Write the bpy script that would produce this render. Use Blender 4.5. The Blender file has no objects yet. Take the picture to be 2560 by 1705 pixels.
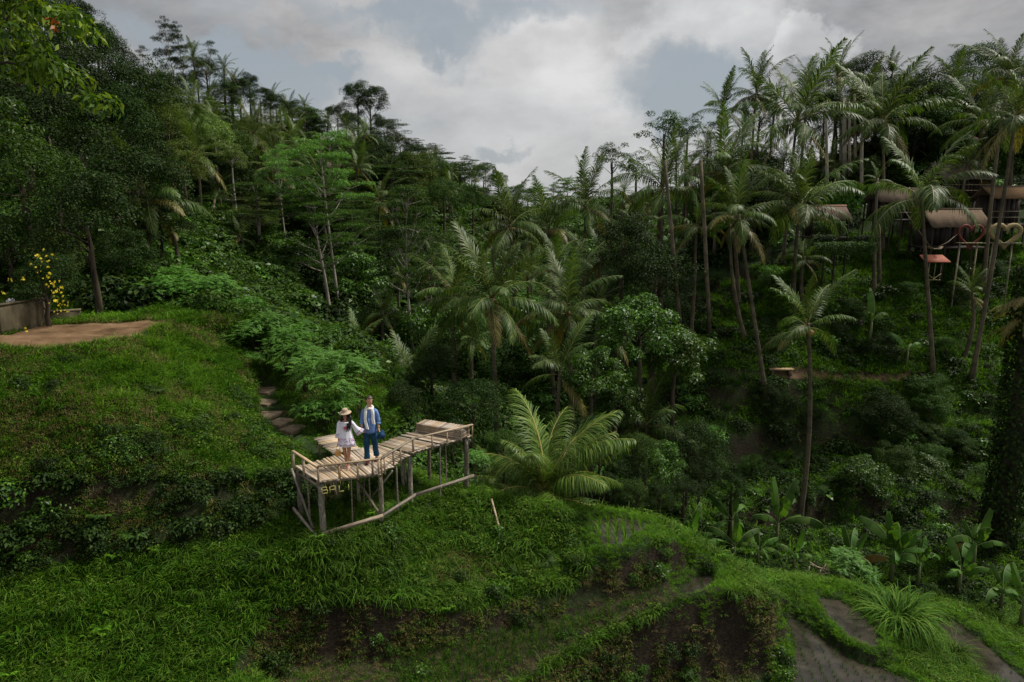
import bpy, bmesh, math, random
import numpy as np
from mathutils import Vector, Matrix, Quaternion, Euler
from mathutils.geometry import delaunay_2d_cdt
R = math.radians
SC = bpy.context.scene
# ------------------------------------------------------------------ camera
FPX = 1707.0; CX, CY = 1280.0, 852.5; PITCH = R(11.0)
cd = bpy.data.cameras.new('camera'); cam = bpy.data.objects.new('camera', cd)
SC.collection.objects.link(cam)
cd.sensor_width = 36.0; cd.lens = 36.0*FPX/2560.0; cd.clip_start = 0.1; cd.clip_end = 6000
cam.location = (0, 0, 0); cam.rotation_euler = (R(90)-PITCH, 0, 0)
SC.camera = cam
# ------------------------------------------------------------------ light
SUN_EL, SUN_AZ = R(56), R(68)        # azimuth from +Y (view direction) towards +X (right)
sl = bpy.data.lights.new('sun', 'SUN'); sl.energy = 5.0; sl.angle = R(12); sl.color = (1.0, 0.95, 0.86)
sun = bpy.data.objects.new('sun', sl); SC.collection.objects.link(sun)
sd = Vector((math.sin(SUN_AZ)*math.cos(SUN_EL), math.cos(SUN_AZ)*math.cos(SUN_EL), math.sin(SUN_EL)))
sun.rotation_euler = sd.to_track_quat('Z', 'Y').to_euler(); sun.location = (20, 10, 60)
vs = SC.view_settings
vs.view_transform = 'Standard'; vs.look = 'None'; vs.gamma = 1.0; vs.exposure = 0.12; vs.use_curve_mapping = False
SC.cycles.max_bounces = 5; SC.cycles.diffuse_bounces = 3; SC.cycles.glossy_bounces = 2
SC.cycles.transmission_bounces = 3; SC.cycles.transparent_max_bounces = 4; SC.cycles.volume_bounces = 0
SC.cycles.use_denoising = True
# ------------------------------------------------------------------ pixel -> world
ct, st = math.cos(PITCH), math.sin(PITCH)
def P(px, py, Y):
    u = (px-CX)/FPX; v = (py-CY)/FPX
    t = Y/(ct - v*st)
    return Vector((u*t, Y, -(st + v*ct)*t))
def PZ(px, py, z):
    v = (py-CY)/FPX
    Y = -z*(ct - v*st)/(st + v*ct)
    return P(px, py, Y)
def pdir(px, py):
    return P(px, py, 1.0).normalized()
def mpp(Y):                     # metres per photo pixel at that distance
    return Y/FPX
# ------------------------------------------------------------------ world
W = bpy.data.worlds.new('World'); SC.world = W; W.use_nodes = True
def build_world():
    nt = W.node_tree; N = nt.nodes; L = nt.links; N.clear()
    out = N.new('ShaderNodeOutputWorld'); bg = N.new('ShaderNodeBackground'); bg.inputs[1].default_value = 0.098
    L.new(bg.outputs[0], out.inputs[0])
    sky = N.new('ShaderNodeTexSky'); sky.sky_type = 'NISHITA'; sky.sun_disc = False
    sky.sun_elevation = SUN_EL; sky.sun_rotation = SUN_AZ; sky.air_density = 1.0; sky.dust_density = 2.0
    tc = N.new('ShaderNodeTexCoord'); D = tc.outputs['Generated']
    def math_(op, a, b=None, c=None, clamp=False):
        n = N.new('ShaderNodeMath'); n.operation = op; n.use_clamp = clamp
        for i, q in enumerate((a, b, c)):
            if q is None: continue
            if isinstance(q, (int, float)): n.inputs[i].default_value = q
            else: L.new(q, n.inputs[i])
        return n.outputs[0]
    def noise(scale, detail, rough, vec, dist=0.0):
        n = N.new('ShaderNodeTexNoise'); n.inputs['Scale'].default_value = scale; n.inputs['Detail'].default_value = detail
        n.inputs['Roughness'].default_value = rough; n.inputs['Distortion'].default_value = dist; L.new(vec, n.inputs['Vector']); return n
    # wobble the direction so cloud edges billow
    wob = noise(7.5, 7, 0.6, D)
    sub = N.new('ShaderNodeVectorMath'); sub.operation = 'SUBTRACT'; L.new(wob.outputs['Color'], sub.inputs[0]); sub.inputs[1].default_value = (0.5, 0.5, 0.5)
    scl = N.new('ShaderNodeVectorMath'); scl.operation = 'SCALE'; L.new(sub.outputs[0], scl.inputs[0]); scl.inputs['Scale'].default_value = 0.22
    add = N.new('ShaderNodeVectorMath'); add.operation = 'ADD'; L.new(D, add.inputs[0]); L.new(scl.outputs[0], add.inputs[1])
    WD = add.outputs[0]
    mp = N.new('ShaderNodeMapping'); mp.inputs['Scale'].default_value = (1, 1, 2.2); L.new(D, mp.inputs[0])
    def blob(px, py, rx, ry=None, soft=0.5):
        d = pdir(px, py)
        s = N.new('ShaderNodeVectorMath'); s.operation = 'SUBTRACT'; L.new(WD, s.inputs[0]); s.inputs[1].default_value = d
        m = N.new('ShaderNodeVectorMath'); m.operation = 'MULTIPLY'; L.new(s.outputs[0], m.inputs[0])
        ry = ry or rx; kx, ky = FPX/rx, FPX/ry; m.inputs[1].default_value = (kx, kx, ky)
        l = N.new('ShaderNodeVectorMath'); l.operation = 'LENGTH'; L.new(m.outputs[0], l.inputs[0])
        mr = N.new('ShaderNodeMapRange'); mr.interpolation_type = 'SMOOTHSTEP'
        mr.inputs['From Min'].default_value = 1.0+soft; mr.inputs['From Max'].default_value = 1.0-soft; L.new(l.outputs['Value'], mr.inputs['Value'])
        return mr.outputs[0]
    n1 = noise(3.2, 7, 0.55, mp.outputs[0], 0.3).outputs['Fac']
    n2 = noise(8.0, 6, 0.6, mp.outputs[0], 0.2).outputs['Fac']
    # cover : 1 = cloud, 0 = blue grey gap
    cov = math_('ADD', math_('MULTIPLY', math_('SUBTRACT', n1, 0.5), 1.6), 0.86)
    for (x, y, rx, ry, w) in [(1700, 235, 140, 80, -0.75), (1225, 368, 70, 22, -0.5), (640, 200, 170, 70, -0.6), (1020, 35, 400, 55, -0.8),
                              (820, 150, 60, 40, -0.5), (450, 60, 150, 70, -0.55), (1090, 130, 150, 40, -0.5), (1750, 300, 90, 40, -0.5),
                              (520, 40, 170, 45, 0.6), (800, 60, 110, 60, 0.8), (1000, 130, 110, 60, 0.5)]:
        cov = math_('MULTIPLY_ADD', blob(x, y, rx, ry), w, cov)
    mr = N.new('ShaderNodeMapRange'); mr.interpolation_type = 'SMOOTHSTEP'; mr.inputs['From Min'].default_value = 0.02; mr.inputs['From Max'].default_value = 1.08
    L.new(cov, mr.inputs['Value']); cover = mr.outputs[0]
    # brightness of the cloud
    br = math_('ADD', math_('MULTIPLY', math_('SUBTRACT', n2, 0.5), 0.75), 0.50)
    br = math_('MULTIPLY_ADD', math_('SUBTRACT', n1, 0.5), 0.6, br)
    for (x, y, rx, ry, w, s) in [(1830, 50, 140, 140, 0.42, 0.38), (2010, 120, 90, 50, 0.38, 0.25), (1370, 60, 100, 55, 0.28, 0.5), (1490, 240, 190, 90, 0.20, 0.45),
                              (1600, 90, 60, 40, 0.26, 0.4), (1150, 240, 300, 150, 0.16, 0.7), (1400, 400, 330, 110, 0.16, 0.8), (2420, 60, 480, 170, -0.24, 0.7), (500, 60, 260, 80, -0.14, 0.7), (60, 20, 260, 120, -.15, .7)]:
        br = math_('MULTIPLY_ADD', blob(x, y, rx, ry, s), w, br)
    cr = N.new('ShaderNodeValToRGB'); L.new(br, cr.inputs[0]); e = cr.color_ramp.elements
    e[0].position = 0.15; e[0].color = (0.250, 0.252, 0.262, 1)
    e[1].position = 1.0; e[1].color = (0.70, 0.70, 0.70, 1)
    k = cr.color_ramp.elements.new(0.55); k.color = (0.50, 0.50, 0.50, 1)
    cs = N.new('ShaderNodeVectorMath'); cs.operation = 'SCALE'; L.new(cr.outputs[0], cs.inputs[0]); cs.inputs['Scale'].default_value = 10.0
    # the thin blue of the gaps : the real sky, veiled with grey
    vm = N.new('ShaderNodeMix'); vm.data_type = 'RGBA'; vm.inputs['Factor'].default_value = 0.85
    L.new(sky.outputs[0], vm.inputs[6]); vm.inputs[7].default_value = (3.35, 3.7, 3.95, 1)
    mx = N.new('ShaderNodeMix'); mx.data_type = 'RGBA'; L.new(cover, mx.inputs['Factor']); L.new(vm.outputs[2], mx.inputs[6]); L.new(cs.outputs[0], mx.inputs[7])
    L.new(mx.outputs[2], bg.inputs[0])
build_world()
# ------------------------------------------------------------------ helpers
COL = SC.collection
def link(o, parent=None):
    COL.objects.link(o)
    if parent is not None: o.parent = parent
    return o
def setp(o, label=None, cat=None, group=None, kind=None):
    if label: o['label'] = label
    if cat: o['category'] = cat
    if group: o['group'] = group
    if kind: o['kind'] = kind
    return o
def empty(name, loc=(0, 0, 0), rz=0.0):
    o = bpy.data.objects.new(name, None); o.empty_display_size = 0.2
    o.location = loc; o.rotation_euler = (0, 0, rz); COL.objects.link(o); return o
def mesh_np(name, V, F, mat=None, smooth=False, midx=None):
    """V (n,3); F list of arrays, each (m,k), k may differ"""
    me = bpy.data.meshes.new(name)
    V = np.asarray(V, dtype=np.float32)
    if not isinstance(F, (list, tuple)): F = [F]
    F = [np.asarray(f, dtype=np.int32) for f in F if len(f)]
    me.vertices.add(len(V)); me.vertices.foreach_set('co', V.ravel())
    loops = np.concatenate([f.ravel() for f in F]); tot = np.concatenate([np.full(len(f), f.shape[1], dtype=np.int32) for f in F])
    start = np.concatenate([[0], np.cumsum(tot)[:-1]]).astype(np.int32)
    me.loops.add(len(loops)); me.loops.foreach_set('vertex_index', loops)
    me.polygons.add(len(tot)); me.polygons.foreach_set('loop_start', start); me.polygons.foreach_set('loop_total', tot)
    if mat is not None:
        for m in (mat if isinstance(mat, (list, tuple)) else [mat]): me.materials.append(m)
    if midx is not None: me.polygons.foreach_set('material_index', np.asarray(midx, dtype=np.int32))
    if smooth: me.polygons.foreach_set('use_smooth', np.ones(len(tot), dtype=bool))
    me.update(calc_edges=True); me.validate()
    return me
def obj(name, me, parent=None, loc=None, rot=None, scale=None):
    o = bpy.data.objects.new(name, me); COL.objects.link(o)
    if parent is not None: o.parent = parent
    if loc is not None: o.location = loc
    if rot is not None: o.rotation_euler = rot
    if scale is not None: o.scale = (scale,)*3 if isinstance(scale, (int, float)) else scale
    return o
class MB:
    """collects verts / faces"""
    def __init__(s): s.V = []; s.F = {}; s.n = 0; s.M = {}
    def add(s, V, F, m=0):
        V = np.asarray(V, dtype=float); F = np.asarray(F, dtype=int)
        s.V.append(V); s.F.setdefault((F.shape[1], m), []).append(F + s.n); s.n += len(V)
    def box(s, c, size, rot=None, m=0, jit=0.0):
        x, y, z = [q/2 for q in size]
        V = np.array([[-x,-y,-z],[x,-y,-z],[x,y,-z],[-x,y,-z],[-x,-y,z],[x,-y,z],[x,y,z],[-x,y,z]])
        if jit: V += np.random.uniform(-jit, jit, V.shape)
        if rot is not None: V = V @ np.array(rot.to_matrix() if not isinstance(rot, Matrix) else rot).T
        s.add(V + np.array(c), [[0,3,2,1],[4,5,6,7],[0,1,5,4],[1,2,6,5],[2,3,7,6],[3,0,4,7]], m)
    def tube(s, pts, rad, n=8, cap=True, m=0, jit=0.0, flat=1.0):
        pts = [Vector(p) for p in pts]; k = len(pts)
        if isinstance(rad, (int, float)): rad = [rad]*k
        V = []; up = None
        for i, p in enumerate(pts):
            t = (pts[min(i+1, k-1)] - pts[max(i-1, 0)]).normalized()
            if up is None:
                up = Vector((0, 0, 1)) if abs(t.z) < 0.9 else Vector((1, 0, 0))
            a = t.cross(up).normalized(); b = a.cross(t).normalized(); up = b
            for j in range(n):
                an = 2*math.pi*j/n; r = rad[i]*(1 + (random.uniform(-jit, jit) if jit else 0))
                V.append(p + a*(math.cos(an)*r) + b*(math.sin(an)*r*flat))
        F = [[i*n+j, i*n+(j+1) % n, (i+1)*n+(j+1) % n, (i+1)*n+j] for i in range(k-1) for j in range(n)]
        base = s.n; s.add(V, F, m)
        if cap:
            for ring, rev in ((0, True), (k-1, False)):
                c = sum((Vector(V[ring*n+j]) for j in range(n)), Vector())/n
                fan = [[ring*n+j, ring*n+(j+1) % n] for j in range(n)]
                s.V.append(np.array([c])); ci = s.n; s.n += 1
                s.F.setdefault((3, m), []).append(np.array([[base+f[1], base+f[0], ci] if rev else [base+f[0], base+f[1], ci] for f in fan]))
    def bar(s, a, b, w, h, m=0, up=Vector((0, 0, 1))):
        a, b = Vector(a), Vector(b); t = (b-a); L = t.length; t.normalize()
        sx = t.cross(up).normalized(); uz = sx.cross(t)
        M = Matrix((sx, t, uz)).transposed()
        s.box((a+b)/2, (w, L, h), M, m)
    def lathe(s, prof, n=16, c=(0, 0, 0), m=0):
        V = [[c[0]+r*math.cos(2*math.pi*j/n), c[1]+r*math.sin(2*math.pi*j/n), c[2]+z] for (r, z) in prof for j in range(n)]
        F = [[i*n+j, i*n+(j+1) % n, (i+1)*n+(j+1) % n, (i+1)*n+j] for i in range(len(prof)-1) for j in range(n)]
        s.add(V, F, m)
    def mesh(s, name, mat=None, smooth=False):
        F = []; mi = []
        for (k, m), fs in s.F.items():
            f = np.concatenate(fs); F.append(f); mi.append(np.full(len(f), m))
        return mesh_np(name, np.concatenate(s.V), F, mat, smooth, np.concatenate(mi))
    def build(s, name, mat=None, parent=None, smooth=False, **k):
        return obj(name, s.mesh(name, mat, smooth), parent, **k)
# ------------------------------------------------------------------ noise (numpy)
def vnoise(x, y, seed=0):
    x = np.asarray(x, float); y = np.asarray(y, float)
    xi = np.floor(x).astype(np.int64); yi = np.floor(y).astype(np.int64); xf = x-xi; yf = y-yi
    def h(a, b):
        n = (a*374761393 + b*668265263 + seed*982451653) & 0x7fffffff
        n = ((n ^ (n >> 13)) * 1274126177) & 0x7fffffff
        return ((n ^ (n >> 16)) & 0xffff)/65535.0
    u = xf*xf*(3-2*xf); v = yf*yf*(3-2*yf)
    return (h(xi, yi)*(1-u)+h(xi+1, yi)*u)*(1-v) + (h(xi, yi+1)*(1-u)+h(xi+1, yi+1)*u)*v
def fbm(x, y, seed=0, o=4):
    s = 0; a = 0.5; t = 0
    for i in range(o):
        s = s + a*vnoise(x*2**i, y*2**i, seed+i*17); t += a; a *= 0.5
    return s/t
# ------------------------------------------------------------------ materials
def mat_new(name):
    m = bpy.data.materials.new(name); m.use_nodes = True; nt = m.node_tree; nt.nodes.clear()
    out = nt.nodes.new('ShaderNodeOutputMaterial'); b = nt.nodes.new('ShaderNodeBsdfPrincipled'); nt.links.new(b.outputs[0], out.inputs[0])
    return m, nt, b, out
def ramp(nt, fac, cols, poss=None):
    r = nt.nodes.new('ShaderNodeValToRGB'); e = r.color_ramp.elements
    n = len(cols); poss = poss or [i/(n-1) for i in range(n)]
    e[0].position = poss[0]; e[0].color = (*cols[0], 1); e[1].position = poss[-1]; e[1].color = (*cols[-1], 1)
    for i in range(1, n-1):
        k = e.new(poss[i]); k.color = (*cols[i], 1)
    nt.links.new(fac, r.inputs[0]); return r.outputs[0]
def nz(nt, scale, detail=4, rough=0.55, coord='Object', stretch=None, dist=0.0):
    tc = nt.nodes.new('ShaderNodeTexCoord'); n = nt.nodes.new('ShaderNodeTexNoise'); n.inputs['Scale'].default_value = scale
    n.inputs['Detail'].default_value = detail; n.inputs['Roughness'].default_value = rough; n.inputs['Distortion'].default_value = dist
    src = tc.outputs[coord]
    if coord == 'Position':
        pass
    if stretch:
        mp = nt.nodes.new('ShaderNodeMapping'); mp.inputs['Scale'].default_value = stretch; nt.links.new(src, mp.inputs[0]); src = mp.outputs[0]
    nt.links.new(src, n.inputs['Vector']); return n.outputs['Fac']
def mixc(nt, fac, a, b, mode='MIX'):
    m = nt.nodes.new('ShaderNodeMix'); m.data_type = 'RGBA'; m.blend_type = mode
    for s, q in ((0, fac), (6, a), (7, b)):
        if isinstance(q, (int, float)): m.inputs[s].default_value = q
        elif isinstance(q, tuple): m.inputs[s].default_value = (*q, 1) if len(q) == 3 else q
        else: nt.links.new(q, m.inputs[s])
    return m.outputs[2]
def mth(nt, op, a, b=None, clamp=False):
    n = nt.nodes.new('ShaderNodeMath'); n.operation = op; n.use_clamp = clamp
    for i, q in enumerate((a, b)):
        if q is None: continue
        if isinstance(q, (int, float)): n.inputs[i].default_value = q
        else: nt.links.new(q, n.inputs[i])
    return n.outputs[0]
def bump(nt, b, h, strength=0.5, dist=0.02):
    k = nt.nodes.new('ShaderNodeBump'); k.inputs['Strength'].default_value = strength; k.inputs['Distance'].default_value = dist
    nt.links.new(h, k.inputs['Height']); nt.links.new(k.outputs[0], b.inputs['Normal'])
LEAVES = {}
def leafmat(name, cols, rough=0.45, trans=0.3, objvar=0.5, spec=0.35, gain=1.0):
    """leaf colour varies leaf by leaf and plant by plant"""
    m, nt, b, out = mat_new(name); N, L = nt.nodes, nt.links; cols = [(q[0]*1.10, q[1]*1.10, q[2]*.58) for q in cols]
    g = N.new('ShaderNodeNewGeometry'); oi = N.new('ShaderNodeObjectInfo')
    cols = [tuple(c*gain for c in q) for q in cols]
    c = ramp(nt, g.outputs['Random Per Island'], cols)
    f = mth(nt, 'MULTIPLY_ADD', oi.outputs['Random'], objvar); f.node.inputs[2].default_value = 1-objvar/2
    hs = N.new('ShaderNodeHueSaturation'); L.new(c, hs.inputs['Color']); L.new(f, hs.inputs['Value'])
    h = mth(nt, 'MULTIPLY_ADD', oi.outputs['Random'], 0.03*objvar); h.node.inputs[2].default_value = 0.5-0.015*objvar
    L.new(h, hs.inputs['Hue'])
    c = hs.outputs[0]
    L.new(c, b.inputs['Base Color']); b.inputs['Roughness'].default_value = rough; b.inputs['Specular IOR Level'].default_value = spec
    t = N.new('ShaderNodeBsdfTranslucent'); c2 = mixc(nt, 1.0, c, (1.25, 1.25, 0.55), 'MULTIPLY'); L.new(c2, t.inputs[0])
    mx = N.new('ShaderNodeMixShader'); mx.inputs[0].default_value = trans
    L.new(b.outputs[0], mx.inputs[1]); L.new(t.outputs[0], mx.inputs[2]); L.new(mx.outputs[0], out.inputs[0])
    LEAVES[name] = m; return m
def plain(name, cols, scale=6, rough=0.7, stretch=None, bmp=0.0, spec=0.3, objvar=0.0, detail=5, bdist=0.02, coord='Object'):
    m, nt, b, out = mat_new(name)
    f = nz(nt, scale, detail, 0.6, coord, stretch)
    c = ramp(nt, f, cols, [0.3+0.4*i/(len(cols)-1) for i in range(len(cols))])
    if objvar:
        oi = nt.nodes.new('ShaderNodeObjectInfo'); v = mth(nt, 'MULTIPLY_ADD', oi.outputs['Random'], objvar); v.node.inputs[2].default_value = 1-objvar/2
        hs = nt.nodes.new('ShaderNodeHueSaturation'); nt.links.new(c, hs.inputs['Color']); nt.links.new(v, hs.inputs['Value']); c = hs.outputs[0]
    nt.links.new(c, b.inputs['Base Color']); b.inputs['Roughness'].default_value = rough; b.inputs['Specular IOR Level'].default_value = spec
    if bmp: bump(nt, b, f, bmp, bdist)
    return m
# ------------------------------------------------------------------ terrain : surveyed break lines -> heightfield
LINES = dict(
 dirt_front=[(-120,880,19.8),(0,872,20.5),(150,868,21),(260,850,22),(340,835,23.3),(400,815,25),(440,800,26.5)],
 mound_crest=[(440,800,26.5),(520,860,26),(600,930,25),(640,985,24),(652,1040,22.8),(668,1090,21.6)],
 mound_mid=[(-200,1000,17.0),(0,1000,17.7),(200,1000,18.5),(400,1000,20.0),(560,1050,20.7),(640,1110,20.3)],
 bank_top=[(-200,1200,15.6),(0,1200,16.2),(200,1185,16.9),(400,1190,17.4),(560,1190,18.0),(700,1185,18.5),(790,1160,19.3),(900,1145,20.3)],
 bank_foot=[(-200,1480,14.5),(0,1450,15.2),(270,1400,15.9),(530,1350,16.6),(680,1310,17.2),(760,1275,17.9),(830,1262,18.6),(950,1242,19.3),(1075,1210,20.3)],
 post_ledge=[(560,1400,15.9),(700,1358,16.15),(800,1350,16.42),(955,1335,16.85)],
 b_mid=[(0,1560,14.3),(300,1520,15.0),(600,1440,15.9),(800,1330,16.9),(955,1312,17.25),(1026,1258,18.8),(1165,1216,20.0)],
 t1=[(-200,1705,13.1),(0,1705,13.5),(300,1705,13.7),(560,1705,13.8),(600,1600,14.6),(680,1515,15.3),(800,1503,15.6),(960,1498,15.95),(1050,1532,16.05),
     (1180,1525,16.3),(1300,1490,16.7),(1440,1465,17.05),(1475,1400,17.35)],
 t2=[(640,1705,14.2),(720,1685,14.85),(800,1662,15.15),(1000,1655,15.45),(1150,1612,15.8),(1300,1562,16.25),(1500,1500,16.9),(1600,1480,17.15),(1700,1462,17.6),(1720,1430,18.15),(1780,1436,18.35)],
 face=[(900,1420,16.3),(1100,1350,18.3),(1250,1400,18.0),(1400,1380,18.2)],
 crest=[(1165,1216,20.0),(1250,1235,19.8),(1330,1255,19.5),(1400,1268,19.4),(1470,1280,19.5),(1540,1278,20.1),(1640,1290,19.9),(1720,1335,19.7),(1830,1400,19.4),(1930,1445,19.7),(2000,1450,20.4),(2100,1465,20.2),
        (2180,1490,19.8),(2260,1560,18.8),(2350,1640,18.0),(2450,1700,17.3),(2560,1800,16.2)],
 rim_top=[(1475,1400,17.35),(1500,1383,17.45),(1560,1386,17.4),(1620,1360,17.8),(1700,1345,18.3),(1760,1395,18.7)],
 rim_front=[(1495,1368,17.75),(1560,1372,17.7),(1610,1348,18.1)],
 t3=[(1000,1840,12.4),(1200,1760,13.5),(1300,1705,14.3),(1400,1640,15.0),(1500,1580,15.7),(1600,1530,16.25),(1700,1495,16.75),(1800,1482,17.1),(1890,1478,17.35),(1935,1492,17.6),(1945,1480,18.4)],
 t3b=[(1900,1490,17.15),(1940,1510,17.5)],
 t4=[(1100,1980,12.0),(1330,1850,13.8),(1500,1780,15.15),(1650,1740,15.9),(1800,1700,16.45),(1930,1680,16.8),(1968,1640,17.4),(1958,1560,18.8)],
 fg_bund=[(1985,1518,19.1),(2100,1600,17.7),(2190,1640,17.1),(2300,1690,16.5),(2400,1760,15.6)],
 h_left=[(2300,1540,20.0),(2350,1600,19.2),(2420,1680,18.0)],
 h_bund=[(2300,1520,20.9),(2380,1528,21.1),(2480,1590,19.8),(2560,1650,18.7),(2700,1760,17.2)],
 path=[(1720,925,37.5),(2000,935,38),(2200,940,38),(2400,945,38),(2600,945,38)],
 path_b=[(1725,912,38.2),(2000,922,38.7),(2200,927,38.7),(2400,932,38.7),(2600,932,38.7)],
 path_foot=[(1750,1000,36.8),(2000,1010,37.2),(2200,1015,37.2),(2400,1020,37.2)],
)
PTS = [  # px, py, D
 (0,838,22.6),(100,815,24.5),(280,805,25.8),(370,800,26.5),(100,800,27),(300,795,28),
 (1540,1335,18.8),(1510,1345,18.5),(1590,1318,19.3),(1490,1312,19.2),
 (1640,1330,18.9),(1850,1450,18.3),(1750,1420,18.6),
 (2080,1492,19.6),(2150,1540,18.7),(2200,1600,17.7),
 (2380,1580,20.1),(2440,1640,19.0),
 (2200,1540,19.2),
 (1700,1100,33.5),(2000,1120,34),(2300,1120,34),(2000,1250,30),(2400,1250,30),(2600,1250,30),(1750,1250,29),
 (1800,850,40),(2000,850,40.4),(2300,850,40.5),(2560,850,41),
 (2000,765,42.4),(2300,765,42.6),(2560,765,43),(2000,700,44),(2300,700,44.2),(2560,700,44.5),(2000,640,45.5),(2300,636,46),(2560,636,46.5),
 (2100,600,48.5),(2300,600,49),(2560,600,49),(2100,520,51),(2300,510,52),(2600,500,52),(2300,420,58),(2600,400,58),(2050,440,60),(2300,330,68),(2600,300,68),
 (660,965,25.6),(690,1010,24.2),(705,1058,22.6),(760,1095,21.0),(580,785,32),(650,900,28.5),(700,930,27),(540,760,34),
 (450,700,38),(500,650,42),(700,650,52),(700,720,46),(880,700,62),(900,650,72),(820,880,48),(600,560,62),(900,600,82),(400,600,42),(250,640,38),
]
WPTS = [ # world x,y,z outside or hidden
 (-40,-10,-12),(-15,0,-12),(-10,8,-11.6),(-5,8,-12.8),(0,8,-13),(8,8,-14),(20,0,-16),(60,-10,-18),
 (-14,12,-9.8),(-22,14,-7),(-20,20,-4.2),(-26,26,-3.8),(-16,30,-4.0),(-22,34,-1.5),(-40,20,-1),(-60,30,3),(-90,20,8),
 (-11,29,-4.6),(-7,30,-6.2),(-5,26,-7.6),(-3.2,24,-9.6),(-1.5,22.2,-10),(0,22.3,-10.2),(0,24.5,-12.5),(2,22.2,-10.6),(4,22.4,-11.6),(3,25,-13.6),(6,23.5,-13.3),(9,24,-13.6),(12,24,-14),(16,23,-14.3),
 (20,20,-14.6),(26,18,-14.5),(9,27,-14.4),(14,27,-14.5),(20,27,-14.3),(30,22,-13),(60,20,-6),
 (-4,32,-9.6),(0,30,-13),(4,31,-13.6),(8,33,-12.8),(2,38,-12.5),(-2,42,-11.2),(-6,40,-10),(6,42,-11),(10,44,-9.5),(0,52,-11),(8,56,-8.5),(-8,56,-10),(14,54,-6),
 (0,75,-10),(15,75,-5),(30,80,-1),(45,85,4),(70,80,6),(0,110,-9),(25,115,-5),(60,120,2),(0,160,-7),(30,170,-3),(70,170,4),(5,230,-5),(50,230,1),(0,320,-2),(100,320,4),(200,320,6),(200,120,8),(200,30,6),(110,50,6),(90,90,8),
 (-20,80,0.5),(-12,100,-2.5),(-30,75,3.5),(-40,75,9),(-60,70,14),(-50,95,14),(-35,105,11),(-37,92,9.5),(-24,118,8.5),(-16,120,5),(-45,130,12),(-10,145,2.5),(-70,110,16),(-100,100,12),(-40,45,-1),(-45,55,6),(-30,55,1),(-25,64,-1.2),(-60,50,10),(-100,50,16),(-160,40,14),
 (-30,180,3),(-60,180,8),(-20,230,1),(-80,240,8),(-120,200,12),(-200,320,14),(-200,100,16),(-200,-10,8),(200,-10,-6),(200,400,6),(-200,400,12),(0,400,0),(-60,-10,-6),(0,-10,-17),
]
def build_height():
    pts = []; edges = []; z = []
    def addp(v):
        for i, q in enumerate(pts):
            if (q[0]-v.x)**2 + (q[1]-v.y)**2 < 0.02**2: return i
        pts.append((v.x, v.y)); z.append(v.z); return len(pts)-1
    for nm, ln in LINES.items():
        prev = None
        for (a, b, c) in ln:
            i = addp(P(a, b, c))
            if prev is not None and prev != i: edges.append((prev, i))
            prev = i
    for (a, b, c) in PTS: addp(P(a, b, c))
    for w in WPTS: addp(Vector(w))
    vo, eo, fo, ov, oe, of = delaunay_2d_cdt([Vector(p) for p in pts], edges, [], 0, 1e-4)
    zz = []
    A = np.array(pts); Z = np.array(z)
    for v, src in zip(vo, ov):
        if src: zz.append(z[src[0]])
        else:
            print('crossing near', tuple(round(q, 2) for q in v))
            d = ((A - np.array(v))**2).sum(1); k = np.argsort(d)[:3]; w = 1/(d[k]+1e-3); zz.append(float((Z[k]*w).sum()/w.sum()))
    return np.array([tuple(v) for v in vo]), np.array(zz), fo
def axis(lo, hi, a, b, h, g):
    mid = list(np.arange(a, b+1e-6, h)); l = []; x = a; s = h
    while x > lo: s *= g; x -= s; l.append(x)
    r = []; x = b; s = h
    while x < hi: s *= g; x += s; r.append(x)
    return np.array(l[::-1] + mid + r)
TV, TZ, TF = build_height()
GX = axis(-190, 190, -14, 15.5, 0.11, 1.06); GY = axis(-8, 390, 11.5, 27, 0.11, 1.045)
GZ = np.full((len(GY), len(GX)), np.nan)
for f in TF:
    for tri in ([f[0], f[i], f[i+1]] for i in range(1, len(f)-1)):
        p = TV[list(tri)]; q = TZ[list(tri)]
        i0, i1 = np.searchsorted(GX, p[:, 0].min()-1e-6), np.searchsorted(GX, p[:, 0].max()+1e-6)
        j0, j1 = np.searchsorted(GY, p[:, 1].min()-1e-6), np.searchsorted(GY, p[:, 1].max()+1e-6)
        if i1 <= i0 or j1 <= j0: continue
        X, Y = np.meshgrid(GX[i0:i1], GY[j0:j1])
        d = (p[1,1]-p[2,1])*(p[0,0]-p[2,0]) + (p[2,0]-p[1,0])*(p[0,1]-p[2,1])
        if abs(d) < 1e-9: continue
        a = ((p[1,1]-p[2,1])*(X-p[2,0]) + (p[2,0]-p[1,0])*(Y-p[2,1]))/d
        b = ((p[2,1]-p[0,1])*(X-p[2,0]) + (p[0,0]-p[2,0])*(Y-p[2,1]))/d
        c = 1-a-b; m = (a > -1e-5) & (b > -1e-5) & (c > -1e-5)
        S = GZ[j0:j1, i0:i1]; S[m] = (a*q[0]+b*q[1]+c*q[2])[m]
GZ[np.isnan(GZ)] = -8
def blur(Z):
    Zp = np.pad(Z, 1, mode='edge'); Z = 0.25*Zp[:-2,1:-1]+0.5*Zp[1:-1,1:-1]+0.25*Zp[2:,1:-1]
    Zp = np.pad(Z, 1, mode='edge'); return 0.25*Zp[1:-1,:-2]+0.5*Zp[1:-1,1:-1]+0.25*Zp[1:-1,2:]
for _ in range(3): GZ = blur(GZ)
XX, YY = np.meshgrid(GX, GY)
GZ += (fbm(XX*0.55, YY*0.55, 3)-0.5)*0.35 + (fbm(XX*2.2, YY*2.2, 9)-0.5)*0.16
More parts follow.
